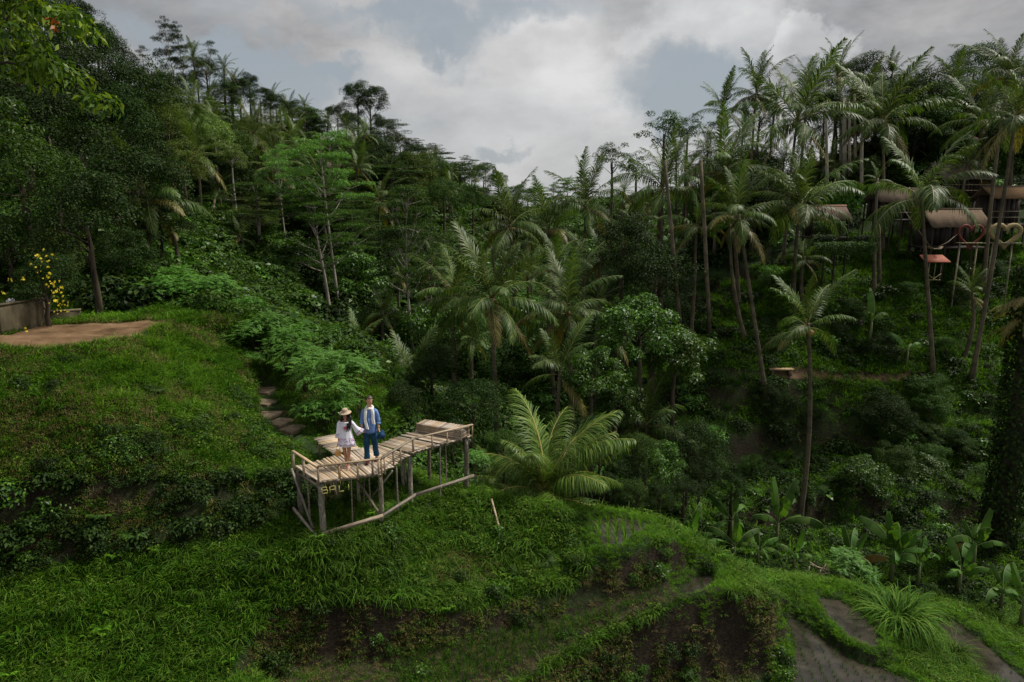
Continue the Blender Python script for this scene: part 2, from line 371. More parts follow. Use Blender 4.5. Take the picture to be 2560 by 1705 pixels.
# the terraces of the right hillside : treads and faces
def terrace(m, h, k=.82):
    global GZ
    w = GZ + (fbm(XX*.12, YY*.12, 91)-.5)*1.2; q = w/h; f = q-np.floor(q); f2 = np.clip((f-k)/(1-k), 0, 1); GZ = GZ*(1-m) + m*((np.floor(q)+.12*f+.88*f2*f2*(3-2*f2))*h - (w-GZ))
mr_ = np.clip((XX-.17*YY-.5)/1.5, 0, 1)
terrace(mr_*np.clip((YY-39.2)/.4, 0, 1)*np.clip((54-YY)/2, 0, 1), 1.05)
terrace(mr_*np.clip((YY-28)/1, 0, 1)*np.clip((36.8-YY)/.5, 0, 1), 1.9, .7)
far = np.clip((YY-40)/40, 0, 1); GZ += far*(fbm(XX*0.07, YY*0.07, 21)-0.5)*5.0
def poly_xy(pts, z=None): return [tuple((PZ(a, b, z) if z is not None else P(*(a, b)))[:2]) for a, b in pts]
def inpoly(x, y, poly):
    x = np.asarray(x); y = np.asarray(y); c = np.zeros(np.broadcast(x, y).shape, bool); n = len(poly)
    for i in range(n):
        x1, y1 = poly[i]; x2, y2 = poly[i-1]
        with np.errstate(divide='ignore', invalid='ignore'):
            t = ((y1 > y) != (y2 > y)) & (x < (x2-x1)*(y-y1)/(y2-y1+1e-12)+x1)
        c ^= t
    return c
# flat water of the paddies : level, outline (photo pixels of the water's edge on that level)
PADDIES = [
 ('small', -9.40, [(1478,1300),(1540,1294),(1606,1300),(1618,1318),(1590,1340),(1552,1364),(1516,1366),(1490,1338)]),
 ('strip', -10.62, [(1690,1480),(1712,1462),(1735,1440),(1775,1436),(1795,1455),(1770,1478),(1735,1492),(1700,1496)]),
 ('low', -12.42, [(1958,1545),(1990,1545),(2060,1595),(2130,1640),(2200,1668),(2300,1712),(2380,1790),(2200,1850),(2000,1840),(1978,1705),(1990,1620)]),
 ('mid', -12.12, [(2040,1492),(2100,1500),(2150,1530),(2190,1575),(2200,1615),(2170,1618),(2120,1590),(2070,1540)]),
 ('right', -13.72, [(2318,1552),(2390,1552),(2440,1590),(2500,1640),(2600,1730),(2560,1800),(2480,1720),(2400,1640)]),
]
WATER = []
for nm, z, pl in PADDIES:
    poly = poly_xy(pl, z); WATER.append((nm, z, poly))
    m = inpoly(XX, YY, poly); 
    for _ in range(1): pass
    GZ[m] = z - 0.05 + (fbm(XX*6, YY*6, 5)[m]-0.5)*0.03
    # a low lip round the water
    d = np.full(XX.shape, 9.0); sel = (np.abs(XX-np.mean([p[0] for p in poly])) < 6) & (np.abs(YY-np.mean([p[1] for p in poly])) < 6)
    xs, ys = XX[sel], YY[sel]; dd = np.full(xs.shape, 9.0)
    for i in range(len(poly)):
        ax, ay = poly[i-1]; bx, by = poly[i]; t = np.clip(((xs-ax)*(bx-ax)+(ys-ay)*(by-ay))/((bx-ax)**2+(by-ay)**2+1e-9), 0, 1)
        dd = np.minimum(dd, np.hypot(xs-ax-t*(bx-ax), ys-ay-t*(by-ay)))
    d[sel] = dd; lip = (~m) & (d < 0.35)
    GZ[lip] = np.maximum(GZ[lip], z + 0.06 - 0.2*np.abs(d[lip]-0.17)); GZ[lip] = np.minimum(GZ[lip], z+.14+np.maximum(d[lip]-.1, 0)*1.5)
# cut the ground clear under the platform, the walkway and along the steps
def carve(poly, z, soft=0.35):
    m = inpoly(XX, YY, poly); GZ[m] = np.minimum(GZ[m], z)
carve([(-6.2,17.4),(-5.0,16.3),(-3.3,16.9),(-2.7,18.6),(-1.0,20.2),(-2.7,21.3),(-4.0,19.8),(-4.6,19.2)], -7.75)
carve([(-6.2,19.9),(-5.3,20.4),(-4.3,19.2),(-5.2,18.4)], -7.12)
for px_, py_, Y_, w_, d_ in [(661,972,25.3,.95,.7),(665,1000,24.35,.85,.6),(670,1034,23.4,.8,.8),(703,1052,22.9,.7,.7),(733,1068,22.3,.8,.8),(700,1100,21.3,.7,.6)]:
    q_ = P(px_, py_, Y_); carve([(q_.x-w_/2, q_.y-d_), (q_.x+w_/2+.1, q_.y-d_), (q_.x+w_/2+.1, q_.y+d_/2), (q_.x-w_/2, q_.y+d_/2)], q_.z-.12)
GZ = GZ*0.4 + blur(GZ)*0.6
def zat(x, y):
    x = np.asarray(x, float); y = np.asarray(y, float)
    i = np.clip(np.searchsorted(GX, x)-1, 0, len(GX)-2); j = np.clip(np.searchsorted(GY, y)-1, 0, len(GY)-2)
    fx = np.clip((x-GX[i])/(GX[i+1]-GX[i]), 0, 1); fy = np.clip((y-GY[j])/(GY[j+1]-GY[j]), 0, 1)
    return (GZ[j,i]*(1-fx)+GZ[j,i+1]*fx)*(1-fy) + (GZ[j+1,i]*(1-fx)+GZ[j+1,i+1]*fx)*fy
gy_, gx_ = np.gradient(GZ, GY, GX); SLOPE = np.hypot(gx_, gy_)
def slope_at(x, y):
    i = np.clip(np.searchsorted(GX, x)-1, 0, len(GX)-2); j = np.clip(np.searchsorted(GY, y)-1, 0, len(GY)-2)
    return SLOPE[j, i]
DIRT = [tuple(P(a, b, c)[:2]) for a, b, c in [(-150,845,22),(0,838,22.5),(100,816,24.4),(190,808,25.3),(280,804,25.8),(370,803,26.4),(405,808,26),(398,820,24.8),(340,838,23.2),(260,853,22.2),(150,871,21.1),(0,875,20.7),(-150,890,19.8)]]
PATHP = [tuple(P(a, b, c)[:2]) for a, b, c in [(1760,928,37.8),(2000,936,38.15),(2330,943,38.2),(2330,938,38.5),(2000,929,38.45),(1760,921,38.1)]]
def L3(names, rev=()):
    out = []
    for k, nm in enumerate(names):
        pts = [tuple(P(*q)[:2]) for q in LINES[nm]]; out += pts[::-1] if nm in rev else pts
    return out
BANKS = [L3(['bank_top', 'bank_foot'], ['bank_foot'])[0:8] + L3(['bank_foot'])[::-1][2:], [tuple(P(*q)[:2]) for q in LINES['t1'][3:]] + [tuple(P(*q)[:2]) for q in LINES['rim_top'][1:]] + [tuple(P(*q)[:2]) for q in LINES['t2']][::-1],
         [tuple(P(*q)[:2]) for q in LINES['t3'][2:]] + [(P(*q).x+.12, q[2]-(.9 if q[0] < 1940 else .1)) for q in LINES['t4']][::-1]]
STRIP = [tuple(P(*q)[:2]) for q in LINES['t2'][:-2]] + [tuple(P(a, b+12, c+.15)[:2]) for a, b, c in LINES['t3'][:8]][::-1]
def in_bank(x, y):
    m = np.zeros(np.shape(x), bool)
    for b in BANKS: m |= inpoly(x, y, b)
    return m
def build_terrain():
    ny, nx = GZ.shape
    V = np.stack([XX, YY, GZ], -1).reshape(-1, 3)
    j, i = np.meshgrid(np.arange(ny-1), np.arange(nx-1), indexing='ij'); a = (j*nx+i).ravel()
    F = np.stack([a, a+1, a+nx+1, a+nx], 1)
    cx = (XX[:-1,:-1]+XX[1:,1:]).ravel()/2; cy = (YY[:-1,:-1]+YY[1:,1:]).ravel()/2
    wob = (fbm(cx*2.3, cy*2.3, 31)-0.5)*0.5
    dirt = inpoly(cx+wob, cy+wob, DIRT); pth = inpoly(cx, cy, PATHP)
    def sub(mask, name, mat):
        f = F[mask]; u, inv = np.unique(f, return_inverse=True)
        o = obj(name, mesh_np(name, V[u], inv.reshape(f.shape), mat, True)); o['kind'] = 'structure'; return o
    mud = inpoly(cx+wob*.3, cy+wob*.3, STRIP) & ~dirt
    sub(~dirt & ~pth & ~mud, 'ground', M_ground); sub(mud, 'paddy_mud', M_mud); sub(dirt, 'dirt_path', M_dirt); sub(pth, 'footpath', M_dirt2)
    for k, (nm, z, poly) in enumerate(WATER):
        me = mesh_np('paddy_water', [(x, y, z) for x, y in poly], [np.arange(len(poly))[None, :]] if False else
                     [np.array([[i for i in range(len(poly))]])], M_water)
        if me.polygons[0].normal.z < 0:
            me = mesh_np('paddy_water', [(x, y, z) for x, y in poly[::-1]], [np.array([[i for i in range(len(poly))]])], M_water)
        o = obj('paddy_water', me); o['kind'] = 'structure'
# ground material : earth on the steep banks, dark humus and moss elsewhere
def m_ground():
    m, nt, b, out = mat_new('earth_and_moss'); N, L = nt.nodes, nt.links
    n1 = nz(nt, 0.9, 6); n2 = nz(nt, 11, 9, 0.72)
    earth = ramp(nt, n2, [(0.010,0.008,0.005),(0.025,0.019,0.011),(0.070,0.050,0.030)], [0.3,0.52,0.75])
    moss = ramp(nt, n2, [(0.008,0.018,0.005),(0.022,0.045,0.010),(0.045,0.075,0.018)], [0.3,0.5,0.75])
    g = N.new('ShaderNodeNewGeometry'); sp = N.new('ShaderNodeSeparateXYZ'); L.new(g.outputs['Normal'], sp.inputs[0])
    f = mth(nt, 'ADD', sp.outputs[2], mth(nt, 'MULTIPLY', mth(nt, 'SUBTRACT', n1, 0.5), 0.9))
    mr = N.new('ShaderNodeMapRange'); mr.inputs['From Min'].default_value = 0.50; mr.inputs['From Max'].default_value = 0.85; L.new(f, mr.inputs['Value'])
    L.new(mixc(nt, mr.outputs[0], earth, moss), b.inputs['Base Color']); b.inputs['Roughness'].default_value = 0.9; b.inputs['Specular IOR Level'].default_value = 0.15
    bump(nt, b, n2, 1.0, 0.16); return m
M_ground = m_ground()
M_dirt = plain('trodden_dirt', [(0.060,0.036,0.018),(0.125,0.076,0.040),(0.19,0.125,0.072)], 1.5, 0.9, bmp=0.35, detail=8, spec=0.1)
M_dirt2 = plain('path_earth', [(0.05,0.033,0.02),(0.10,0.065,0.038),(0.15,0.10,0.06)], 2.5, 0.9, bmp=0.3, detail=8, spec=0.1)
M_mud = plain('wet_paddy_mud', [(0.008,0.008,0.005),(0.020,0.017,0.010),(0.042,0.034,0.021)], 3.5, .9, bmp=.9, detail=9, spec=.08, bdist=.08)
def m_water():
    m, nt, b, out = mat_new('paddy_water'); f = nz(nt, 2.0, 5)
    nt.links.new(ramp(nt, f, [(0.016,0.014,0.010),(0.030,0.026,0.019),(0.050,0.042,0.031)], [0.35,0.5,0.7]), b.inputs['Base Color'])
    b.inputs['Roughness'].default_value = 0.08; b.inputs['Specular IOR Level'].default_value = 0.5
    bump(nt, b, nz(nt, 9, 3), 0.10, 0.02); return m
M_water = m_water()
build_terrain()
# ------------------------------------------------------------------ leaf materials
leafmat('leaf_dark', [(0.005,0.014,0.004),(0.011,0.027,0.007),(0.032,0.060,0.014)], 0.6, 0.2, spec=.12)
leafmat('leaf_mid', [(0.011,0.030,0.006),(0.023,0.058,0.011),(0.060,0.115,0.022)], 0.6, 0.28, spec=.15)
leafmat('leaf_bright', [(0.034,0.100,0.024),(0.065,0.170,0.042),(0.125,0.270,0.075)], 0.5, 0.32, objvar=0.3, spec=.25)
leafmat('leaf_lime', [(0.050,0.100,0.022),(0.085,0.150,0.035),(0.14,0.20,0.06)], 0.5, 0.3)
leafmat('leaf_olive', [(0.030,0.048,0.014),(0.055,0.085,0.024),(0.10,0.125,0.045)], 0.6, 0.28, spec=.15)
leafmat('leaf_gloss', [(0.012,0.036,0.006),(0.030,0.085,0.012),(0.085,0.16,0.020)], 0.45, 0.28, spec=0.28)
leafmat('palm_leaf', [(0.018,0.044,0.013),(0.044,0.086,0.026),(0.120,0.165,0.070)], 0.5, 0.25, spec=0.24)
leafmat('palm_leaf_young', [(0.032,0.076,0.014),(0.072,0.140,0.030),(0.17,0.23,0.075)], 0.5, 0.3, objvar=0.2, spec=0.3)
leafmat('palm_leaf_old', [(0.060,0.060,0.022),(0.13,0.115,0.045),(0.24,0.19,0.085)], 0.5, 0.2)
leafmat('banana_leaf', [(0.035,0.085,0.022),(0.055,0.130,0.035),(0.08,0.16,0.045)], 0.6, 0.35, spec=0.2)
leafmat('banana_leaf_dry', [(0.14,0.11,0.03),(0.22,0.15,0.05),(0.15,0.10,0.05)], 0.6, 0.2)
leafmat('grass', [(0.012,0.040,0.006),(0.025,0.074,0.009),(0.052,0.120,0.017)], 0.8, 0.3, objvar=0.6, spec=.06)
leafmat('grass_bright', [(0.036,0.100,0.012),(0.070,0.165,0.020),(0.13,0.24,0.035)], 0.8, 0.32, objvar=0.5, spec=.06)
leafmat('grass_long', [(0.022,0.062,0.012),(0.045,0.105,0.018),(0.10,0.165,0.040)], 0.7, 0.28, objvar=0.5, spec=.1)
leafmat('grass_dry', [(0.05,0.042,0.02),(0.11,0.085,0.045),(0.19,0.15,0.085)], 0.7, 0.15, objvar=0.6)
leafmat('weed', [(0.016,0.045,0.008),(0.038,0.085,0.014),(0.085,0.125,0.022)], 0.65, 0.28, objvar=0.6, spec=.1)
leafmat('yellow_petal', [(0.55,0.40,0.02),(0.70,0.55,0.03),(0.75,0.62,0.06)], 0.5, 0.2, objvar=0.2)
leafmat('red_leaf', [(0.20,0.03,0.01),(0.32,0.06,0.02),(0.35,0.12,0.03)], 0.5, 0.2, objvar=0.2)
LM = LEAVES
M_rachis = plain('palm_rachis', [(0.10,0.12,0.03),(0.19,0.17,0.05)], 3, 0.5, objvar=0.6)
M_rachis_y = plain('palm_rachis_yellow', [(0.20,0.18,0.04),(0.32,0.25,0.07)], 3, 0.5, objvar=0.3)
M_coconut = plain('coconut_husk', [(0.16,0.11,0.03),(0.30,0.19,0.05)], 5, 0.5, objvar=0.6)
def m_palmtrunk():
    m, nt, b, out = mat_new('palm_trunk'); N, L = nt.nodes, nt.links
    tc = N.new('ShaderNodeTexCoord'); w = N.new('ShaderNodeTexWave'); w.wave_type = 'BANDS'; w.bands_direction = 'Z'; w.inputs['Scale'].default_value = 5.0
    w.inputs['Distortion'].default_value = 1.2; w.inputs['Detail'].default_value = 3; L.new(tc.outputs['Object'], w.inputs['Vector'])
    n = nz(nt, 1.3, 6, 0.65)
    c = ramp(nt, w.outputs['Fac'], [(0.055,0.045,0.033),(0.16,0.135,0.10)], [0.1,0.6])
    f = ramp(nt, n, [(0.45,0.5,0.42),(1.25,1.2,1.1)], [0.35,0.65])
    L.new(mixc(nt, 1.0, c, f, 'MULTIPLY'), b.inputs['Base Color']); b.inputs['Roughness'].default_value = 0.85; b.inputs['Specular IOR Level'].default_value = 0.15
    bump(nt, b, w.outputs['Fac'], 0.6, 0.02); return m
M_ptrunk = m_palmtrunk()
M_bark_pale = plain('pale_bark', [(0.13,0.12,0.10),(0.30,0.27,0.22),(0.42,0.38,0.31)], 1.6, 0.8, stretch=(1,1,0.35), bmp=0.3, spec=0.15, detail=7)
M_bark_dark = plain('dark_bark', [(0.02,0.017,0.012),(0.06,0.048,0.034),(0.12,0.10,0.07)], 2.0, 0.9, stretch=(1,1,0.4), bmp=0.4, spec=0.1, detail=7)
# ------------------------------------------------------------------ leaf clouds
rs = np.random.RandomState(7)
def unit(v): return v/(np.linalg.norm(v, axis=-1, keepdims=True)+1e-9)
def leaf_quads(C, N, T, L, Wd, fold=0.12, tipdrop=0.15):
    """kite leaves : centre-base C, normal N, direction T, length L, width Wd -> verts, faces"""
    T = unit(T - (T*N).sum(-1, keepdims=True)*N); B = np.cross(N, T)
    L = L[:, None]; Wd = Wd[:, None]
    a = C; b = C + T*L*0.45 + B*Wd*0.5 + N*fold*Wd; c = C + T*L - N*L*tipdrop; d = C + T*L*0.45 - B*Wd*0.5 + N*fold*Wd
    V = np.stack([a, b, c, d], 1).reshape(-1, 3); F = np.arange(len(V)).reshape(-1, 4); return V, F
def crown_cloud(seed, R, flat, ncl, nleaf, leaf, rcl=0.36, up=0.6, aspect=0.5, shell=0.55, squash=0.75, droop=0.2):
    r = np.random.RandomState(seed)
    d = unit(r.normal(size=(ncl, 3))); d[:, 2] = np.where(d[:, 2] < -0.6, -d[:, 2], d[:, 2])
    rad = R*(shell + (1-shell)*r.rand(ncl)**0.7)*(0.75+0.4*r.rand(ncl)); CC = d*rad[:, None]*np.array([1, 1, flat]) ; rc = R*rcl*(0.6+0.7*r.rand(ncl))
    k = r.randint(0, ncl, nleaf); q = unit(r.normal(size=(nleaf, 3))); q[:, 2] = np.where(q[:, 2] < -0.35, -q[:, 2], q[:, 2])
    C = CC[k] + q*(rc[k]*(0.65+0.42*r.rand(nleaf)))[:, None]*np.array([1, 1, squash])
    N = unit(q*0.7 + np.array([0, 0, up]) + r.normal(size=(nleaf, 3))*0.38)
    T = unit(q*np.array([1, 1, 0.2]) + r.normal(size=(nleaf, 3))*0.6 - np.array([0, 0, droop]))
    s = leaf*(0.6+0.8*r.rand(nleaf)); return (CC, rc) + leaf_quads(C, N, T, s, s*aspect)
def limb_mesh(seed, H, r0, CC, n_l, name, mat, crown_c, r_tip=0.02, wob=0.25, split=0.45):
    rr = random.Random(seed); mb = MB()
    top = Vector(crown_c); pts = [Vector((0, 0, -0.3))]
    for i in range(1, 6):
        t = i/5; pts.append(Vector((top.x*t + rr.uniform(-wob, wob)*(1 if i < 5 else 0), top.y*t + rr.uniform(-wob, wob)*(1 if i < 5 else 0), top.z*t)))
    mb.tube(pts, [r0*(1.25-0.75*i/5) if i else r0*1.5 for i in range(6)], 9, jit=0.06)
    idx = list(range(len(CC))); rr.shuffle(idx)
    for k in idx[:n_l]:
        e = Vector(CC[k]) + top; s_t = rr.uniform(split, 0.95); s = pts[-1]*s_t + pts[2]*(1-s_t)*0.0
        s = Vector((top.x*s_t, top.y*s_t, top.z*s_t)); m1 = s.lerp(e, 0.5) + Vector((rr.uniform(-.3, .3), rr.uniform(-.3, .3), rr.uniform(-.1, .35)))
        rl = r0*rr.uniform(0.28, 0.45); mb.tube([s, s.lerp(m1, .5)+Vector((0, 0, .1)), m1, e], [rl, rl*.8, rl*.6, r_tip], 6)
    return mb.mesh(name, mat, True)
PROTO = {}
def broadleaf(kind, seed, R, flat, ncl, nleaf, leaf, mat, bark, H, r0, nl=8, **k):
    CC, rc, V, F = crown_cloud(seed, R, flat, ncl, nleaf, leaf, **k)
    tm = limb_mesh(seed, H, r0, CC*0.8, nl, kind+'_trunk', bark, (0, 0, H))
    cm = mesh_np(kind+'_crown', V, F, LM[mat]); PROTO.setdefault(kind, []).append((tm, cm, H, R, flat))
for s in range(3):
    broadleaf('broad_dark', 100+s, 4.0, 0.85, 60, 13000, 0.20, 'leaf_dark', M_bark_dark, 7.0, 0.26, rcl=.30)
    broadleaf('broad_mid', 200+s, 4.0, 0.8, 56, 12000, 0.19, 'leaf_mid', M_bark_dark, 7.0, 0.24, rcl=.28)
    broadleaf('broad_olive', 250+s, 4.0, 0.9, 50, 9000, 0.17, 'leaf_olive', M_bark_pale, 7.0, 0.2, rcl=.25, shell=.4)
for s in range(2):
    broadleaf('broad_lime', 300+s, 3.0, 0.95, 34, 7000, 0.19, 'leaf_lime', M_bark_pale, 6.0, 0.15)
    broadleaf('broad_gloss', 400+s, 3.0, 0.9, 46, 8000, 0.24, 'leaf_gloss', M_bark_dark, 5.0, 0.2, rcl=0.3)
    broadleaf('sparse', 500+s, 3.5, 1.0, 34, 3400, 0.24, 'leaf_mid', M_bark_dark, 7.0, 0.18, nl=16, rcl=0.26, shell=0.3)
def albizia(seed, H=18.0, R=6.0, mat='leaf_mid', tiers=15, dens=950, leaf=0.20, low=0.45, bark=None):
    r = np.random.RandomState(seed); rr = random.Random(seed); mb = MB(); bark = bark or M_bark_pale
    lean = Vector((rr.uniform(-.8, .8), rr.uniform(-.6, .6), 0)); P0 = lambda t: Vector((lean.x*t*t, lean.y*t*t, H*0.93*t)) + Vector((math.sin(t*5+seed)*.18, math.cos(t*4+seed)*.18, 0))
    mb.tube([Vector((0, 0, -.5))]+[P0(i/10) for i in range(1, 11)], [0.30]+[0.26*(1-i/10)**0.8+0.03 for i in range(1, 11)], 9, jit=0.05)
    Vs, Fs, n = [], [], 0
    for k in range(tiers):
        t = low + (1-low)*(k+0.5)/tiers; az = k*2.4+rr.uniform(-.5, .5); rad = R*(0.30+0.7*math.sin(math.pi*min(1, (t-low)/(1-low)*0.8+0.28)))*rr.uniform(.45, 1.0)
        if k >= tiers-2: rad = R*0.15
        s = P0(t*0.86); e = P0(t) + Vector((math.cos(az)*rad, math.sin(az)*rad, H*0.05)); e.z = max(e.z, s.z+0.7)
        m = s.lerp(e, .5)+Vector((0, 0, -.05*rad)); rl = 0.05+0.05*(1-t); mb.tube([s, m, e], [rl*1.5, rl, 0.02], 5)
        tr = R*rr.uniform(.26, .42); nc = rr.randint(3, 5); m_ = int(dens*(tr/(R*.33))**2)
        cc = np.array(e) + np.stack([r.normal(size=nc)*tr*.55, r.normal(size=nc)*tr*.55, r.normal(size=nc)*.22], 1)
        for c in cc: mb.tube([m.lerp(e, .6), Vector(c)], [0.03, 0.012], 4, cap=False)
        kk = r.randint(0, nc, m_); an = r.rand(m_)*2*np.pi; q = np.sqrt(r.rand(m_))*tr*.72
        C = cc[kk] + np.stack([np.cos(an)*q, np.sin(an)*q, r.normal(size=m_)*.10 - 0.12*(q/tr)**2*tr], 1)
        N = unit(np.array([0, 0, 1.0]) + r.normal(size=(m_, 3))*.33); T = unit(np.stack([np.cos(an), np.sin(an), -.15+0*an], 1) + r.normal(size=(m_, 3))*.5)
        s_ = leaf*(.6+.8*r.rand(m_)); V, F = leaf_quads(C, N, T, s_*1.3, s_*.55, 0.05); Vs.append(V); Fs.append(F+n); n += len(V)
    return (mb.mesh('albizia_trunk', bark, True), mesh_np('albizia_crown', np.concatenate(Vs), np.concatenate(Fs), LM[mat]), H, R)
ALB = [albizia(1, mat='leaf_mid'), albizia(2, mat='leaf_mid', tiers=18), albizia(3, mat='leaf_bright', tiers=13, low=.62, dens=1000), albizia(4, mat='leaf_dark', tiers=12, low=.55), albizia(5, mat='leaf_dark', tiers=10, low=.6, dens=420)]
# sprays of small paired leaflets (the feathery bright shrubs)
def spray_bush(seed, R, flat, nspray, mat, Ls=0.42, pairs=9, lw=0.045, ll=0.10):
    r = np.random.RandomState(seed); ncl = 22
    d = unit(r.normal(size=(ncl, 3))); d[:, 2] = np.abs(d[:, 2])*0.9-0.1; CC = d*(R*(.55+.4*r.rand(ncl)))[:, None]*np.array([1, 1, flat])
    k = r.randint(0, ncl, nspray); q = unit(r.normal(size=(nspray, 3))); q[:, 2] = np.where(q[:, 2] < -.2, -q[:, 2], q[:, 2])
    O = CC[k] + q*(R*.3*(.5+.5*r.rand(nspray)))[:, None]; az = np.arctan2(q[:, 1], q[:, 0]) + r.normal(size=nspray)*.7; el = .35+r.normal(size=nspray)*.3
    D = np.stack([np.cos(az)*np.cos(el), np.sin(az)*np.cos(el), np.sin(el)], 1); LL = Ls*(.7+.6*r.rand(nspray))
    Vs, Fs, n = [], [], 0
    for j in range(pairs):
        t = (j+.7)/pairs; prof = math.sin(math.pi*(0.18+0.75*t))
        for sd in (-1, 1):
            C = O + D*(LL*t)[:, None]; C[:, 2] -= LL*t*t*.45
            Tt = D.copy(); Tt[:, 2] -= t*.9; Tt = unit(Tt); S = unit(np.cross(Tt, np.array([0, 0, 1.]))); N = unit(np.cross(S, Tt)); T = unit(S*sd + Tt*.55 - N*.12)
            V, F = leaf_quads(C, N, T, np.full(nspray, ll*prof)*(LL/Ls), np.full(nspray, lw)*(.6+.5*prof), .05); Vs.append(V); Fs.append(F+n); n += len(V)
    V = np.concatenate(Vs); F = np.concatenate(Fs); return mesh_np('spray_crown', V, F, LM[mat])
def stems_mesh(seed, R, h, n, mat):
    rr = random.Random(seed); mb = MB()
    for i in range(n):
        a = rr.uniform(0, 6.28); r = R*rr.uniform(.2, .75); mb.tube([(0, 0, -.2), (math.cos(a)*r*.4, math.sin(a)*r*.4, h*.45), (math.cos(a)*r, math.sin(a)*r, h*rr.uniform(.8, 1.2))], [.035, .022, .008], 5)
    return mb.mesh('stems', mat, True)
SPRAY = [(stems_mesh(s, 1.2, 1.3, 7, M_bark_dark), spray_bush(600+s, 1.3, .8, 420, 'leaf_bright')) for s in range(3)]
# ------------------------------------------------------------------ palms
def frond_mesh(name, seed, L, e0, bend, mat, rach, pairs=60, lw=0.044, ll=0.20, seg=3, droop=0.5, sway=0.12, r0=0.035, fw=.35):
    r = np.random.RandomState(seed); n = 14
    t = np.linspace(0, 1, n); el = e0 - bend*t**1.35; yaw = (r.rand()-.5)*2*sway*t*1.5
    d = np.stack([np.cos(el)*np.cos(yaw), np.cos(el)*np.sin(yaw), np.sin(el)], 1); pts = np.concatenate([[[0, 0, 0]], np.cumsum((d[:-1]+d[1:])/2*L/(n-1), 0)])
    mb = MB(); mb.tube([tuple(p) for p in pts], [r0*(1-.86*x)+.003 for x in t], 5, m=1, flat=.7)
    s = np.linspace(.10, .995, pairs); s = np.repeat(s, 2); m = len(s); side = np.tile([-1., 1.], pairs)
    s = np.clip(s + r.normal(size=m)*.004, 0.06, 1)
    f = s*(n-1); i = np.clip(f.astype(int), 0, n-2); fr = (f-i)[:, None]; B = pts[i]*(1-fr)+pts[i+1]*fr; T = unit(d[i]*(1-fr)+d[i+1]*fr)
    S = unit(np.cross(T, np.array([0, 0, 1.]))); U = np.cross(S, T)
    prof = np.sin(np.pi*np.clip(.16+.80*s, 0, 1))**.7*(.85+.3*r.rand(m)); LL = ll*L*prof
    fwd = fw+.75*s; D0 = unit(S*side[:, None] + T*fwd[:, None] + U*(.22+.2*r.normal(size=m))[:, None])
    rows = []; w = lw*(.7+.5*r.rand(m))
    p = B.copy(); D = D0
    dr = droop*(.6+.8*r.rand(m))[:, None]
    for k in range(seg+1):
        q = k/seg; wk = w*(0.45 if k == 0 else (1.0 if k < seg else 0.06)); Wd = unit(np.cross(D, U*0.8+np.array([0, 0, .3])))
        rows.append(p + Wd*wk[:, None]*.5); rows.append(p - Wd*wk[:, None]*.5)
        D = unit(D + np.array([0, 0, -1.])*dr*(0.5+q)*.75); p = p + D*(LL/seg)[:, None]
    V = np.stack(rows, 1).reshape(-1, 3); nr = 2*(seg+1); base = np.arange(m)[:, None]*nr
    F = np.concatenate([base + np.array([[2*k, 2*k+1, 2*k+3, 2*k+2]]) for k in range(seg)], 0)
    mb.add(V, F, 0); return mb.mesh(name, [mat, rach])
FCL = [(78, 34), (62, 55), (42, 72), (22, 80), (2, 74), (-34, 44)]    # elevation at the stem, total bend, degrees
FR = {}
for ci, (e, bd) in enumerate(FCL):
    ey, by_ = [(74, 52), (63, 60), (50, 66), (36, 70), (20, 66), (5, 60)][ci]
    for v in range(2):
        old = ci == 5
        FR[('n', ci, v)] = frond_mesh('palm_frond', 10*ci+v, 4.0, R(e), R(bd), LM['palm_leaf_old' if old else 'palm_leaf'], M_rachis, droop=.50+.15*ci, ll=.235 if ci > 1 else .20, sway=.30, fw=[1.5, 1.0, .6, .45, .4, .4][ci])
        FR[('y', ci, v)] = frond_mesh('palm_frond', 500+10*ci+v, 4.0, R(ey), R(by_), LM['palm_leaf_young'], M_rachis_y, pairs=130, lw=.025, ll=.27, fw=[1.0, .8, .6, .5, .4, .4][ci], droop=.42+.10*ci, seg=5, r0=.05, sway=.25)
    FR[('o', ci, 0)] = frond_mesh('palm_frond', 900+ci, 4.0, R(e), R(bd), LM['palm_leaf_old'], M_rachis, droop=.5+.12*ci)
def crown_joined(seed, nf=17):
    rr = random.Random(seed); Vs = []; Fs = []; Ms = []; n = 0
    for k in range(nf):
        q = k/(nf-1); ci = min(5, int(q*5.6)); e, bd = FCL[ci]
        me = frond_mesh('tmp', seed*50+k, 4.0, R(e), R(bd), LM['palm_leaf_old'], M_rachis, pairs=46, lw=.048, seg=2, droop=.4+.15*ci, fw=[1.5, 1.0, .6, .45, .4, .4][ci])
        nv = len(me.vertices); V = np.empty(nv*3, np.float32); me.vertices.foreach_get('co', V); V = V.reshape(-1, 3)
        M = np.array(Matrix.Rotation(k*2.4+rr.uniform(-.3, .3), 3, 'Z') @ Matrix.Rotation(rr.uniform(-.15, .15), 3, 'X')); V = V @ M.T * rr.uniform(.85, 1.08)
        for pl in me.polygons: Fs.append((n+np.array(pl.vertices), 1 if (ci == 5) else (2 if pl.material_index else 0)))
        Vs.append(V); n += nv; bpy.data.meshes.remove(me)
    f4 = [f for f, m in Fs if len(f) == 4]; m4 = [m for f, m in Fs if len(f) == 4]; f3 = [f for f, m in Fs if len(f) == 3]; m3 = [m for f, m in Fs if len(f) == 3]
    return mesh_np('palm_crown', np.concatenate(Vs), [np.array(f4), np.array(f3)] if f3 else [np.array(f4)], [LM['palm_leaf'], LM['palm_leaf_old'], M_rachis], midx=m4+m3)
CJ = [crown_joined(s) for s in range(3)]
def coco_mesh():
    mb = MB(); mb.lathe([(0.001, -.13), (.07, -.10), (.105, -.02), (.10, .05), (.06, .11), (.001, .13)], 8); return mb.mesh('coconut', M_coconut, True)
M_COCO = coco_mesh()
